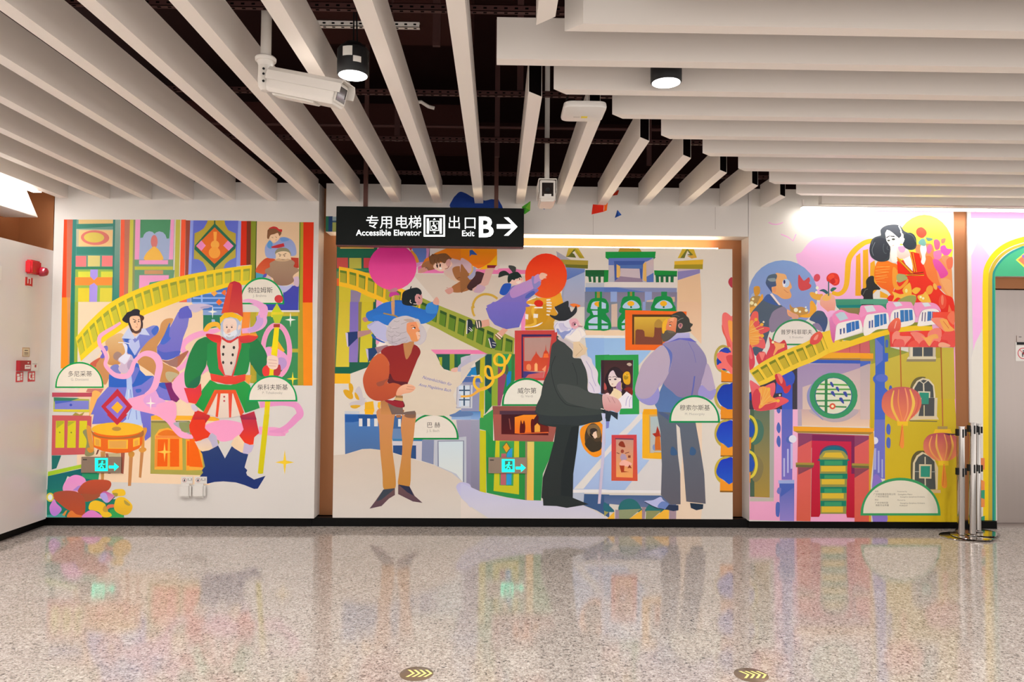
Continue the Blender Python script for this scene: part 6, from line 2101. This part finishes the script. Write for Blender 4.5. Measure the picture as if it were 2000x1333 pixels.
ART_RIGHT = '''
# painted_backdrop
@ A
p #ddd8d0 1464,455 1470,360 1862,365 1875,1025 1460,1020
@ R1
s #fbb8e2>#f8b0dc 640,640 700,560 800,440 950,380 1300,380 1515,400 1515,1120 880,1120
@ R2
p #f0a8c4 200,40 1100,40 1100,130 180,105
e #fff04a 760 520 340 400
@ A
p #f8b0d8 1690,600 1780,560 1865,600 1866,640 1700,680
@ R1
l #f4b0dc 14 310,210 350,230 400,235 440,228 480,210
l #f4b0dc 14 455,350 540,385 600,430 635,350
# painted_balcony | yellow arched balcony
@ R1
v #f4b42c 1060,1040,46 1130,1060,50 1190,1030,54 1230,950,60 1245,800,66 1260,650,66 1330,540,66 1430,460,60 1510,432,56 @R2 150,430,50
p #eaa428 1345,610 1395,570 1405,1080 1335,1080
p #e8b030 1425,540 1480,530 1490,1050 1425,1080
@ R2
p #e8a828 40,540 95,525 100,900 30,1100
p #eaa82c 120,690 170,660 210,1000 110,1100
p #eaa82c 235,1020 330,1070 330,1110 235,1100
p #48987c>#3c8868 @R1 1100,1120 1515,1115 @R2 330,1120 330,1240 0,1240 @R1 1170,1270 1110,1200
p #1c807c @R1 1110,1190 1515,1185 1515,1215 1120,1220
p #8c7c50 @R1 1150,1225 1400,1225 1370,1330 1200,1310
# painted_person | seated man with grey hair in front of a blue circle
@ R1
e #84a4d8>#8c94cc 480 1070 410 412
p #a8b4d0 90,1120 110,1060 180,1020 230,1080 220,1180 100,1270
s #b08c50 95,1110 200,1080 220,1160 160,1240 95,1270
s #d09438 135,980 200,970 205,1050 150,1080
s #e8a440 90,1220 160,1190 230,1060 245,1110 200,1180 130,1260 95,1290
e #f0e4b0 125 1118 15 15
e #f0e4b0 110 1165 24 22
e #f0e4b0 155 1185 18 18
s #c0904c 560,1180 600,1220 700,1210 760,1240 780,1280 700,1333 600,1333 570,1280
s #eca838 690,1310 790,1280 800,1160 830,1140 870,1200 870,1260 800,1333 700,1333
s #e8ac48 795,1050 830,1035 900,1060 950,1060 940,1120 880,1130 820,1100
e #f4ecd0 633 1248 25 25
e #f4ecd0 680 1268 14 14
e #f4ecd0 755 1252 18 18
e #f4ecd0 750 1215 10 10
e #f4ecd0 885 985 18 20
e #f4ecd0 875 1040 14 18
s #f8b4a0>#e89888 930,1100 970,1065 1040,1050 1095,1110 1095,1240 1040,1280 970,1240 920,1180
s #f0b868 940,1110 990,1060 1050,1050 1040,1120 980,1140
s #fab8e0 890,1150 930,1200 1010,1270 1040,1333 900,1300
p #f0a8c8 1040,1333 1090,1250 1130,1270 1250,1333
s #586474>#4c5c70 100,1290 200,1170 320,1060 380,1120 470,1200 540,1260 550,1333 @R3 400,90 330,260 280,420 200,540 130,480 100,100
s #4460a0 250,1120 310,1060 380,1150 430,1200 300,1160
s #8c8098 330,1333 360,1270 430,1225 500,1215 580,1333 @R3 600,80 400,240 340,230 330,120
p #f0dcd8 325,1060 350,1050 455,1190 430,1190
s #f0b478>#e8a468 390,820 450,815 510,830 530,880 560,910 585,980 560,1010 580,1070 560,1110 480,1115 410,1070 350,1040 340,980 380,960
s #5c6c78>#3c5088 280,900 310,840 390,820 410,850 395,900 400,960 370,970 345,980 350,1040 310,990 278,940
s #8a9aa0 300,880 380,870 395,905 330,910
e #e89c6c 378 1005 22 36
e #b8d0ec 515 930 42 50
e #f4e8f0 492 940 16 36
e #382c64 496 915 12 24
l #c87850 6 490,1005 530,1040 545,1040
s #eca878 530,1240 580,1270 620,1300 600,1333 540,1310
@ R3
s #dca088 565,0 680,30 690,80 630,90 600,50
s #4c5c70>#405488 830,90 900,0 @R1 900,1255 960,1270 1000,1333 @R3 1050,60 1055,140 1020,240 980,220 900,130
s #8c7c9c 870,150 940,140 990,210 980,240 900,200
s #fab0dc 1050,20 1100,-20 1200,0 1180,60 1080,120
# painted_flower
@ R1
s #d04c50 665,830 700,870 730,900 785,860 800,900 790,930 815,955 800,990 740,1015 690,1015 660,960
e #d85060 882 866 38 46 15
s #dc3c30 1000,850 1050,810 1120,820 1150,880 1140,940 1090,960 1040,930 1000,900
s #f05038 1010,860 1060,820 1090,850 1050,890
s #f04c3c 1080,880 1130,890 1120,930 1080,940
s #c82c2c 1040,900 1080,870 1100,920 1060,940
l #3c6c6c 14 1020,910 1020,1080
s #38646c 910,1020 960,1000 1010,1030 1000,1060 950,1030
s #3c7464 1040,1010 1070,980 1115,990 1060,1030
# painted_person | black-haired woman in red holding a rose
@ R2
s #f0905c>#f4a060 650,500 720,470 850,470 900,600 1060,680 1090,900 1090,1150 1000,1050 900,950 780,850 700,700
s #f08040 760,640 830,610 880,700 930,900 960,980 900,1000 840,940 780,860
s #e880b4 870,560 960,540 960,620 930,650 880,640
s #e860b8 950,500 1000,480 1030,520 1085,530 1060,580 1010,610 960,560
s #f0648c 870,430 910,410 945,450 935,520 890,530
s #f08468 960,410 1010,400 1000,450 965,460
s #f070a4 790,500 830,470 850,520 820,580 790,560
s #e05cb0>#e04c9c 860,650 930,660 1000,740 1040,820 980,870 950,870 920,800 880,740
s #f49c70 960,620 1020,600 1080,640 1085,740 1040,750 1000,700
s #f07858 1020,660 1090,620 1090,740 1040,760
s #f4a86c 950,880 1060,890 1090,980 1060,1080 1000,1000
s #b050a8 900,970 950,960 960,990 930,1000
s #f43c28>#e03024 330,1090 400,1020 470,760 430,640 500,660 600,560 700,610 760,740 800,860 900,960 1000,1060 1100,1120 1108,1333 960,1280 900,1250 800,1160 640,1160 520,1150 330,1140
s #f87c20>#f06828 200,680 300,660 380,690 440,720 430,870 400,1000 380,1080 320,1020 240,980 190,920 165,820
l #f8a848 5 190,730 350,740
l #f8a848 5 180,790 340,800
l #f8a848 5 175,850 330,860
l #f8a848 5 180,910 310,920
s #ee9c38 390,740 450,790 470,820 430,900 470,970 560,880 560,930 480,1000 410,1000 380,900
s #a8ac70 430,840 500,810 560,870 520,900 450,920
l #58300c 8 540,830 750,800
p #f4301c 430,620 620,790 550,830 445,815
p #f0301c 620,560 700,580 740,790 650,790
l #f8a030 14 430,640 610,810
l #7c3c08 5 450,632 630,800
l #f8a030 14 590,560 650,790
l #7c3c08 5 625,560 670,780
p #f0ecf8 480,600 580,580 620,700 620,790 540,710
p #f4e4e0>#f0c8b8 420,480 540,480 600,600 520,640 450,640 420,600
s #d8a8cc 450,500 530,500 520,560 470,560
s #f8ece4 370,500 420,480 440,640 430,680 380,680 360,600
s #f8f0e8 720,480 770,470 785,540 770,600 775,650 750,710 720,680 730,620 710,540
s #484c54>#3c4448 240,300 300,250 400,235 470,250 520,310 560,330 620,360 665,450 650,520 580,535 520,500 480,440 400,420 350,480 350,600 330,660 230,675 140,630 110,560 115,480 150,400 240,370
e #383c44 235 530 122 140
e #343c44 580 430 84 100
v #50585c 140,470,10 160,400,10 240,370,10
v #50585c 540,330,10 620,370,10 655,440,10
p #f6efe6>#f4e8e0 320,290 380,330 460,400 490,350 520,430 500,470 480,460 450,500 400,520 350,490 310,430 295,340
s #484c54 300,290 380,320 470,385 480,330 420,260 340,255
l #383840 8 308,390 345,370
l #383840 8 362,375 405,374
e #4c5048 336 425 17 10
e #4c5048 392 410 20 12
l #d8a090 6 380,490 400,480
l #f8f4ec 14 455,250 480,300 492,350
@ N7
L #50585c 9 250,320 240,380 255,440 285,450
L #5c6468 6 300,350 290,390 320,400
L #7c8488 6 110,480 90,400 130,300
L #404448 8 285,242 330,215 365,222
L #404448 8 345,222 395,228
l #e8902c 5 140,600 330,585
l #ffc060 4 145,640 330,625
l #ffc060 4 135,680 330,660
l #ffc060 4 135,720 310,700
l #ffc060 4 135,760 290,740
l #ffc060 4 140,800 260,785
l #fca020 12 600,420 660,700
l #fca020 10 640,440 690,700
l #7c3008 4 620,430 675,700
l #fca020 12 425,500 640,720
l #7c3008 4 425,525 600,710
r #e8a020 540 735 790 750
l #4c2408 5 540,752 790,732
e #fff4d0 480 160 12 14
e #fff4d0 500 220 14 40
e #fff4d0 515 260 12 18
@ R2
s #343434>#2c2c2c 70,900 110,850 160,850 170,920 240,1000 160,1015 150,1080 150,1200 20,1200 40,1100 10,1060 20,1000 70,980
l #70706c 6 30,1070 60,1010 90,1000
s #d84c38 660,320 680,280 730,268 780,310 780,360 730,395 680,370
s #74a8a0 690,440 740,400 780,450 760,490 700,470
s #6c8c84 780,390 850,400 850,420 800,430
l #8cb0a0 8 760,380 770,470
s #f0b848 380,1030 470,1060 540,1050 590,1060 660,1080 600,1140 500,1120 440,1100 380,1150 400,1090
s #f4b440 500,1010 560,940 590,930 610,1020 600,1070 540,1080
s #f0b440 610,1020 660,980 715,1000 660,1060
e #f8e090 545 1020 16 24
s #98a058 440,1150 560,1080 660,1090 640,1180 600,1200
s #f0b848 680,1080 740,1060 780,1030 830,1130 830,1170 740,1160 690,1120
e #f4ecc0 715 1095 14 14
e #f4ecc0 745 1110 14 14
e #f0a040 820 1010 40 56 20
e #f4b050 886 970 22 40 -20
e #e8503c 975 1150 46 86
e #f08064 972 1130 16 60
p #f8784c 1030,1333 1050,1180 1080,1250 1108,1333
p #f8c430 930,1300 1030,1290 1000,1333 940,1333
p #58a084 0,1120 330,1120 320,1180 150,1180 0,1180
# name_plate | half-round sign in front of the seated man
@ R3
h #38905c #e4dcd4 360 976 412 85 24
t #4c4440 66 668 272 普罗科菲耶夫
t #a49c98 36 668 325 S. Prokofiev
# painted_flower
@ R3
s #e8645c 90,100 130,0 190,0 200,100 210,140 130,200 90,180
s #f4a04c 90,120 180,130 210,160 240,280 230,400 150,430 90,420
s #e0585c 130,140 180,100 230,170 330,190 330,230 270,260 220,270
s #e46464 210,300 270,340 285,420 260,455 180,430 110,420 200,390
l #f4b45c 8 100,200 210,240
l #f4b45c 8 95,280 230,290
l #f4b45c 8 100,360 210,370
l #f8c070 7 95,230 240,160
l #f8c070 7 95,255 265,200
l #f8c070 7 95,310 245,295
l #f8c070 7 95,330 240,340
l #f8c070 7 100,180 165,95
e #f4b040 168 92 20 20
e #f4b040 240 155 22 20
e #f4b040 245 295 22 22
e #f0e0c0 262 122 12 12
s #d44858 85,420 120,440 150,560 150,660 90,720
s #e87878 95,430 125,560 100,580 85,520
s #d04450 170,560 210,500 240,490 280,500 300,560 280,640 210,655
p #f08078 200,500 290,500 250,600 238,600
s #cc4048>#d84c58 330,310 370,350 400,360 460,380 520,345 555,430 540,500 420,540 300,600 300,520 340,420
p #f4a868 380,370 470,390 530,390 510,440 440,470 390,540 380,530 410,440
e #f4ecc0 377 374 16 16
e #f4c060 510 425 12 14
# painted_tower
@ R3
p #403c48 240,900 520,780 680,690 680,1215 85,1215 85,1000
p #4050bc>#4460c8 430,800 540,760 600,720 650,790 640,870 620,900 618,1333 490,1333 490,1000 410,1010
s #3c58b8 560,740 620,740 650,800 640,860 600,880 550,830
p #2840a0 85,1010 110,1010 110,1100 85,1080
p #d0c4c4>#d8d0c8 85,1215 680,1215 680,1333 85,1333
p #60705c 90,1220 335,1220 335,1333 90,1333
p #7c7c9c 335,1215 390,1215 390,1333 335,1333
p #f0b0dc 385,1215 490,1215 490,1333 385,1333
p #f0b0dc 618,1215 680,1215 680,1333 618,1333
e #3850b0 452 1225 26 30
p #a08cb4>#b0a0b4 680,690 800,640 1587,640 1587,1333 680,1333
p #c4acb0>#dcc4b4 745,930 1250,760 1587,650 1587,1333 745,1333
p #3c5cb8 790,632 860,590 1587,600 1587,640 800,635
p #b86058>#d86868 1080,500 1587,320 1587,510 1000,520
l #b04c54 6 1330,410 1330,500
l #b04c54 6 1455,370 1455,500
p #f4a82c 900,570 1050,500 1587,512 1587,570 900,572
p #a07838 880,572 1587,572 1587,600 860,590
# painted_lower_wall
@ R5
p #f8b4d4>#f4a4c8 65,0 610,0 600,300 590,1215 55,1200
p #acaca8 295,0 345,0 340,980 295,960
p #607460>#a88c40 85,10 295,0 295,958 80,950
p #4c6450 80,0 125,0 130,950 80,950
s #4c7464 130,110 200,130 232,220 210,330 140,385 100,350 125,200
s #847850 130,510 200,540 228,630 200,740 140,790 100,720
p #c0b8ac 80,955 340,960 340,1000 80,1000
o #d8c840 68 215 84 140 30
s #2850b0 65,120 110,150 132,220 110,290 90,300 65,320
p #d88830 65,300 95,305 92,430 70,440
o #dccc44 68 600 84 140 30
s #2850b0 65,485 110,530 132,600 110,670 85,670 65,690
p #e48c38 65,680 90,685 85,795 65,800
p #5868c0>#7c70c4 425,0 545,0 540,765 425,765
s #5068b8 375,0 410,0 410,30 390,45 372,20
s #5068b8 372,180 390,140 412,180 412,230 395,260 372,225
s #5068b8 372,320 390,285 412,320 412,390 395,410 372,370
e #5468b8 505 330 32 36
e #e0e0f0 545 322 42 42
l #b8b8e4 24 533,370 533,645
l #b8b8e4 18 493,430 493,690
l #b8b8e4 18 452,530 452,730
p #9cacdc 390,770 562,765 562,805 390,805
p #5468b8>#9484cc 400,805 562,805 560,1215 405,1210
p #4c64b8 400,805 562,805 560,845 415,950
s #7078c0 372,890 390,850 420,860 410,915 385,915
s #5468b8 362,1030 385,1005 405,1030 400,1150 382,1168 362,1140
p #e8dcd4 600,0 740,0 820,60 980,100 1120,70 1200,0 1380,0 1378,195 600,180
p #b8a8b8 600,0 640,0 645,180 600,180
p #c8a8a8>#e8c8ac 640,0 1380,0 1378,190 645,178
s #b8a8b0 740,0 1240,0 1150,110 980,140 830,90
p #dcb030 1380,0 1435,0 1425,200 1378,200
@ R6
p #6c78c8>#7470c4 35,0 95,0 125,100 118,650 20,640 30,400
@ R4
p #7c9450>#9c9c3c 110,300 350,260 370,430 590,490 130,650
p #c4b448>#c4a83c 120,640 590,490 590,430 1155,435 1185,1312 115,1312
p #b09c38>#a89c34 590,430 980,430 980,560 590,560
p #c86468 0,340 108,320 115,500 0,500
p #f0a028 0,500 160,505 158,570 0,568
p #a8884c 0,572 158,572 158,598 0,598
p #4c68c0 0,600 115,600 115,625 0,670
p #b8a8ac>#d0b8b4 0,670 115,630 118,1312 0,1312
p #3c64c0>#4c68c4 180,290 292,275 300,500 340,500 340,600 300,610 300,760 335,800 335,830 300,860 300,920 338,960 300,1010 305,1312 175,1312 180,870 155,830 155,800 185,760
p #6878c8 180,310 275,420 275,590 190,660
e #5c70c8 262 805 75 48
s #4868b8 308,350 325,335 340,350 340,420 325,432 308,420
s #4868b8 352,920 370,895 388,920 390,1000 352,1000
@ R6
p #c8b030>#d4b41c 118,0 700,0 712,560 722,1015 600,1010 130,1000 118,650
p #c4b030>#c8a820 0,0 35,0 30,260 0,270
s #5468b8 130,225 145,200 162,225 160,280 145,290 130,270
s #5468b8 130,330 145,310 162,330 160,390 145,400 130,380
s #8c74c8 20,640 90,660 130,900 130,1000 20,1000
e #e0e0f0 33 338 30 30
l #a8acdc 18 38,400 36,575
l #a8acdc 14 66,420 66,600
l #a8acdc 12 95,490 95,640
p #f4a0cc>#f4a8d0 685,0 706,0 @A 1874,1025 1869,1025 @R6 702,240
p #f4a0cc @R4 1140,435 1155,435 1183,1312 1168,1312
@ R4
l #b46434 14 488,430 500,930
l #a85c30 14 985,430 1005,1312
# painted_moon_gate | round green lattice window
@ R3
s #8c90c0 1110,760 940,820 820,950 800,1080 850,1200 950,1300 1000,1333 900,1150
e #3c9464 1130 1038 298 286
e #306090 1128 1040 232 228
e #dcdcc4 1128 1040 222 222
l #5ca44c 20 960,895 1310,905
l #5ca44c 20 915,960 1335,958
l #4c8c58 20 905,1010 1345,1022
l #4c8c58 20 915,1100 1340,1095
l #4c8c58 20 945,1165 1290,1178
l #3c8450 34 1038,830 1035,1250
s #404ca0 1085,870 1110,870 1132,920 1115,930 1092,900
s #404ca0 1158,930 1185,930 1200,980 1185,985 1160,950
s #404ca0 1098,985 1130,985 1150,1045 1130,1040 1100,1010
s #404ca0 1250,990 1285,990 1302,1045 1280,1050 1252,1010
s #404ca0 1200,1065 1235,1065 1260,1130 1240,1130 1205,1090
e #d8563c 1116 1168 38 38
e #f4e8c0 1116 1168 18 18
@ R5
# painted_doorway | red doorway with yellow and green steps
p #f0a42c 550,185 1425,205 1420,250 555,235
p #a8843c 555,235 1420,248 1410,275 600,255
p #9c4458>#c84840 600,258 1370,285 1370,400 605,420
p #d86060>#d8604c 600,330 750,320 738,1215 585,1212
p #8c4468 605,262 755,268 755,335 605,412
p #d86060>#d8604c 1215,285 1372,290 1375,1222 1215,1220
p #8c4468 1215,288 1370,292 1370,325 1215,410
p #c8284c>#b81c30 755,275 1215,285 1215,1178 742,1168
p #7c2858 755,275 1215,290 1215,700 1180,700 1180,350 755,340
s #4c4c70 832,530 850,450 910,400 990,388 1070,400 1130,450 1145,530 1145,560 832,560
s #1c6c80 845,530 865,460 920,415 990,402 1060,412 1115,455 1135,530 1135,560 845,560
p #90904c 838,500 1140,500 1125,1140 845,1140
s #9a9850 850,545 865,470 920,445 1050,445 1110,470 1125,545
p #dcb838 868,520 900,470 1070,468 1108,528
r #1c7c64 838 545 1140 610
r #3c9868 888 558 1085 606
r #dcb838 852 615 1118 675
r #1c7c64 838 698 1140 755
r #3c9868 888 716 1085 752
r #dcb838 858 758 1108 815
r #1c7c64 845 842 1130 908
r #3c9868 888 860 1078 905
r #dcb838 864 910 1098 968
r #1c7c64 845 992 1125 1052
r #3c9868 888 1006 1075 1048
r #dcb838 858 1054 1090 1118
p #f8a8cc 740,1168 830,1168 845,1135 1125,1135 1132,1175 1215,1178 1215,1222 735,1218
p #a89040 578,578 775,580 775,605 578,600
p #6c6840 578,600 775,605 765,632 580,628
p #8c4858 602,630 765,632 605,710
p #a89040 1188,585 1390,592 1388,615 1185,610
p #6c6840 1185,610 1388,615 1385,642 1190,635
p #8c4858 1215,640 1380,642 1215,745
p #d8a030 1372,280 1422,250 1430,400 1390,800 1395,1222 1372,1222
# painted_window
@ R4
r #c8bca4 595 428 920 548
p #e0d4bc 610,428 640,428 640,545 610,545
r #505458 642 430 885 540
r #d4c8a4 755 430 772 545
p #d8ccac 585,545 925,545 925,575 570,575
p #908468 570,575 925,575 920,605 560,605
s #6c6440 610,1000 615,900 660,820 730,790 800,800 700,850 650,900 640,1000
p #d8ccb0 632,1040 640,920 690,840 760,805 840,820 900,890 915,1000 925,1270 700,1275 690,1100
p #4c5050 655,1040 660,930 705,855 770,825 830,840 885,900 895,1000 905,1270 720,1275 700,1100
l #d4ccb4 16 772,870 785,1275
l #d4ccb4 12 715,830 772,875 830,830
l #9ca09c 12 850,1050 895,1050
p #d4ccb0 705,965 855,970 850,1138 710,1135
p #349078 722,982 838,985 835,1120 728,1118
p #dccca0 660,1275 940,1278 960,1312 660,1312
@ R6
p #d8c4a0 310,140 540,135 545,160 320,172
p #787048 315,172 545,178 540,186 320,182
p #d0c4ac 410,-10 545,-10 540,140 360,140
p #505050 420,-10 520,-10 518,138 390,138
p #3c8c78 415,-10 475,-10 472,42 410,40
l #d4c8a0 8 436,50 436,138
s #605838 330,660 330,500 370,430 430,420 450,430 380,470 350,520 350,660
p #d8c8a4 340,740 345,520 375,460 420,430 470,450 520,490 550,560 545,735
p #505450 358,735 362,520 390,470 430,445 480,470 520,510 530,735
p #d4c4a0 395,530 498,532 495,648 395,645
p #349078 408,545 485,545 482,635 408,633
l #d8ccb0 9 444,470 444,530
l #d8ccb0 9 444,645 446,735
l #9ca09c 6 360,590 395,590
l #9ca09c 6 498,592 530,592
p #d8b888 480,738 570,740 570,765 500,765
# painted_lantern
@ R4
p #a09048 445,918 560,918 560,950 445,950
p #f0c040 390,960 600,955 612,1005 385,1005
@ R6
s #c05c60>#ec8458 100,-20 130,-60 200,-95 310,-95 390,-50 415,30 390,100 330,160 290,185 220,180 140,140 100,90 90,40
v #fcbc54 190,-70,8 175,0,16 180,80,20 230,185,16
v #f09454 230,-80,6 225,20,10 240,100,8 260,180,6
v #fcc058 320,-80,10 350,20,24 335,100,20 295,180,14
v #f0986c 280,-90,8 300,0,14 300,100,10 270,180,8
v #d06058 370,-60,8 390,20,14 370,100,10 330,150,8
p #f4c02c 215,182 305,182 303,218 218,218
s #f09040 250,225 265,225 272,385 240,380
l #c86030 4 258,225 235,380
l #b86c40 9 585,0 588,220
p #a89058 545,222 628,222 625,248 545,248
p #f0bc30 525,245 650,245 662,278 512,278
s #b85460>#f08c5c 440,330 480,290 560,275 640,280 700,310 715,370 715,430 690,470 640,500 540,500 470,460 435,420 430,370
p #5c3848 590,280 690,282 690,292 640,296
v #f4a45c 500,300,6 480,370,12 500,440,12 555,500,10
v #fcb858 540,285,8 535,370,16 550,430,16 580,500,12
v #f4a460 600,285,8 620,370,12 615,440,10 600,500,8
v #fcb454 650,290,8 668,370,18 655,440,16 630,495,12
p #f4c42c 550,502 635,502 635,540 552,540
s #f09438 590,545 605,545 622,708 578,705
l #c86030 4 598,545 588,705
# painted_track | yellow railway with a pink train
@ A
k #ffc83c #c4ac34+#7c8428 10 1463,725 1490,707 1520,691 1545,680 1575,668 1600,652 1615,647 1640,640 / 1484,754 1500,748 1530,733 1560,718 1590,706 1620,690 1640,682 1650,677
p #f8c42c 1640,668 1660,664 1690,652 1720,645 1750,638 1790,634 1820,636 1822,648 1790,646 1750,650 1720,658 1690,668 1660,678 1630,688 1615,690
p #ffc83c 1606,654 1622,646 1640,668 1660,664 1660,678 1620,690
p #8c8c34>#7c9444 1640,664 1680,652 1720,640 1760,630 1820,630 1820,638 1790,636 1750,640 1700,652 1660,666
@ R3
s #e0644c>#d84850 835,380 850,310 900,260 960,240 995,290 970,350 930,390 870,405
s #f09484 880,340 910,290 940,280 920,340
s #c83c48 400,790 430,765 480,780 530,860 545,920 590,900 598,940 560,1000 520,1000 490,930 430,880
s #ea7c70 430,765 480,780 500,850 480,890 450,830
s #e86c74>#e05058 90,850 160,880 240,930 340,890 400,880 405,980 380,1060 480,1050 575,1100 480,1160 360,1210 150,1210 110,1000
s #d04450 120,1100 130,1010 180,950 220,1010 240,1120 200,1200 140,1200
s #d04850 200,1210 250,1150 330,1120 415,1130 370,1200
s #f4a44c 200,960 260,920 340,960 350,1040 430,1100 320,1120 230,1190 200,1180 240,1060
l #f8b860 8 225,1150 230,950
l #f8b860 8 228,1150 290,940
l #f8b860 8 230,1150 330,960
l #f8b860 8 235,1150 350,1030
l #f8b860 8 235,1155 440,1100
e #f8b848 325 955 20 20
e #f8b848 440 1100 22 20
e #f0e8c0 462 1030 12 12
# painted_train | pink train with blue windows
@ R3
s #e48cc0>#c85c98 1080,90 1120,50 1180,60 1160,160 1140,370 1110,350 1090,250
s #f08cbc 1110,60 1200,-30 1320,10 1430,30 1480,110 1400,100 1180,170
s #f0e8e4 1145,340 1165,180 1220,130 1430,95 1475,140 1482,230 1440,260 1150,355
p #b8ccd8 1150,30 1210,0 1260,0 1310,80 1210,110
p #3870b8 1285,145 1345,125 1350,240 1290,262
p #3870b8 1350,122 1390,115 1395,225 1355,240
p #3870b8 1395,112 1440,105 1448,205 1400,220
p #4c5c94 1205,210 1228,205 1225,275 1208,280
p #4c5c94 1245,200 1268,195 1268,262 1250,268
s #ec88b8 1440,20 1500,-30 1587,-20 1587,20 1500,190 1470,110
s #f0e8e4 1500,190 1530,50 1587,30 1587,215 1510,215
p #5c6094 1562,85 1587,80 1587,170 1562,172
@ R2
s #ec94c0 0,1210 60,1190 160,1190 260,1200 330,1290 200,1280 60,1310 0,1333
p #d4dce0 45,1205 145,1190 185,1260 80,1275
s #f0e8e4 40,1400 70,1330 140,1295 310,1280 335,1333 335,1460 200,1480 100,1540 40,1540
p #3c78b8 165,1310 225,1300 225,1440 168,1455
p #3c78b8 232,1298 265,1295 268,1425 235,1435
p #3c78b8 270,1292 305,1290 312,1410 275,1420
p #50609c 100,1380 120,1375 118,1460 100,1465
p #50609c 132,1370 150,1365 150,1455 132,1458
s #f098c4 310,1180 350,1155 560,1150 610,1170 635,1250 600,1235 400,1240 350,1333 310,1240
p #d4dce4 385,1160 460,1150 500,1195 420,1210
s #f0e8e4 350,1400 370,1280 430,1240 590,1228 635,1270 635,1400 500,1450 360,1440
p #3c78b8 470,1250 515,1248 520,1385 475,1395
p #3c78b8 520,1248 565,1246 572,1378 525,1385
p #3c78b8 572,1246 615,1245 622,1365 578,1375
p #50609c 402,1275 415,1275 415,1385 402,1390
p #50609c 432,1272 448,1272 448,1370 432,1380
s #ee98c4 640,1180 700,1160 860,1165 930,1210 950,1270 900,1240 740,1240 680,1333 640,1270
p #d4dce4 728,1165 800,1160 838,1200 760,1210
s #f0e8e4 680,1400 710,1290 760,1245 880,1235 940,1280 945,1400 860,1420 690,1440
p #4878b4 795,1265 840,1265 840,1370 790,1380
p #4878b4 845,1265 885,1268 885,1360 845,1368
p #4878b4 890,1268 935,1272 935,1350 890,1358
p #6c5c84 730,1275 742,1275 735,1380 722,1380
p #6c5c84 762,1275 775,1275 768,1385 756,1385
# painted_flower
@ R4
s #f07458>#d85048 335,210 350,150 420,80 470,75 495,130 480,220 420,240 370,255
l #f8a898 12 440,110 415,200
p #ec4434>#d84444 355,240 480,245 640,235 880,225 1000,180 1150,220 1152,430 365,425
p #f0503c 880,0 1145,0 1150,250 1000,200 950,100 880,80
s #f88c7c 390,280 440,230 480,250 490,290 620,300 560,380 530,420 500,360 420,330 390,390
s #e4605c 410,420 420,350 480,330 530,350 530,420
s #f08474 610,250 700,245 780,290 810,370 790,420 700,390 650,310
s #f08474 820,330 830,250 900,200 980,205 990,300 960,370 900,350 840,420
s #f4a85c 860,280 930,270 950,320 890,330 840,415 780,330 740,290 800,310
s #e8584c 580,420 620,360 680,350 720,420
s #e0504c 720,420 730,370 780,345 820,420
s #e0504c 860,420 900,365 950,360 950,420
s #e4544c 980,320 1050,230 1150,230 1152,420 1080,410 1060,350
s #f48c74 860,80 1000,70 1050,110 1100,190 1040,240 980,200 930,160
s #f4a858 970,90 1050,90 1090,160 1145,220 1040,235 990,160
l #d04c40 5 1010,110 1080,200
s #f8a888 960,380 1010,370 1090,400 1080,425 960,425
s #f87858 1060,60 1100,0 1145,0 1145,150 1090,120
# credits_plate | large half-round sign with small lettering
@ R6
h #3c9c60 #e4dcc8 -82 570 948 640 22
t #8c8478 15 48 756 出品
t #6c6458 18 112 781 广州地铁集团有限公司
t #6c6458 18 92 800 广州交响乐团
t #8c8478 15 48 826 策划
t #6c6458 18 88 851 广州交响乐团
t #6c6458 18 94 871 珠影文化传播
t #8c8478 15 256 757 Presented by
t #6c6458 16 280 781 Guangzhou Metro
t #6c6458 15 340 801 Guangzhou Symphony Orchestra
t #8c8478 15 250 827 Planned by
t #6c6458 15 340 852 Guangzhou Symphony Orchestra
t #6c6458 15 268 872 MURALIST
'''
bR = (2.319, 4.2445, .0755, ZT)
draw(P_RIGHT, ART_RIGHT, onY(YF), lambda a, b, h: (a, YF-h, b), bR, lambda h_: tuple(c_*.9 for c_ in pcol(h_)))
ART_LIFT = '''
# painted_backdrop
@ R2
p #f0a0cc 1310,50 2000,60 2000,170 1310,160
@ A
p #f8b4e4 1897,500 1910,470 1932,500 1924,640 1908,668 1901,695 1899,620
p #ddd8d0 1897,700 1905,670 1923,635 1923,1018 1895,1018
# painted_arch | yellow and green arch around the lift door
@ A
v #fcca24 1926,1018,12 1926,800,12 1925,600,12 1925,545,11 1929,520,11 1945,496,11 1968,479,11 2000,468,11 2030,463,11
v #c0a83c 1935,1018,9 1935,700,9 1934,560,8 1937,528,7 1950,505,6 1972,488,5 2000,478,5 2030,474,5
p #48ac80 1938,1018 1939,600 1939,545 1942,530 1953,512 1972,495 2000,482 2060,476 2060,540 1944,540 1945,1018
v #2c8c84 1940,1018,4 1940,600,4 1940,545,4 1943,528,4 1955,510,4 1974,494,4 2000,482,4
p #f8dc50 1984,508 2030,470 2060,508 2030,550
p #e07c5c 1988,508 2030,475 2054,508 2030,544
p #8c70c0 1995,500 2010,490 2010,500 2000,506
p #e08454 @R6 880,480 930,480 930,575 885,575
p #e89050 @R6 885,650 930,670 930,880 900,880
p #3c9878 @R6 885,745 930,740 930,815 888,800
p #3c9878 @R6 900,960 930,950 930,1000 900,1000
'''
bE = (4.4412, 7.1, .0705, ZT)
def clipL(px, py):
    return onY(6.72)(px, py)
draw(P_LIFT, ART_LIFT, clipL, lambda a, b, h: (a, 6.72-h, b), bE)
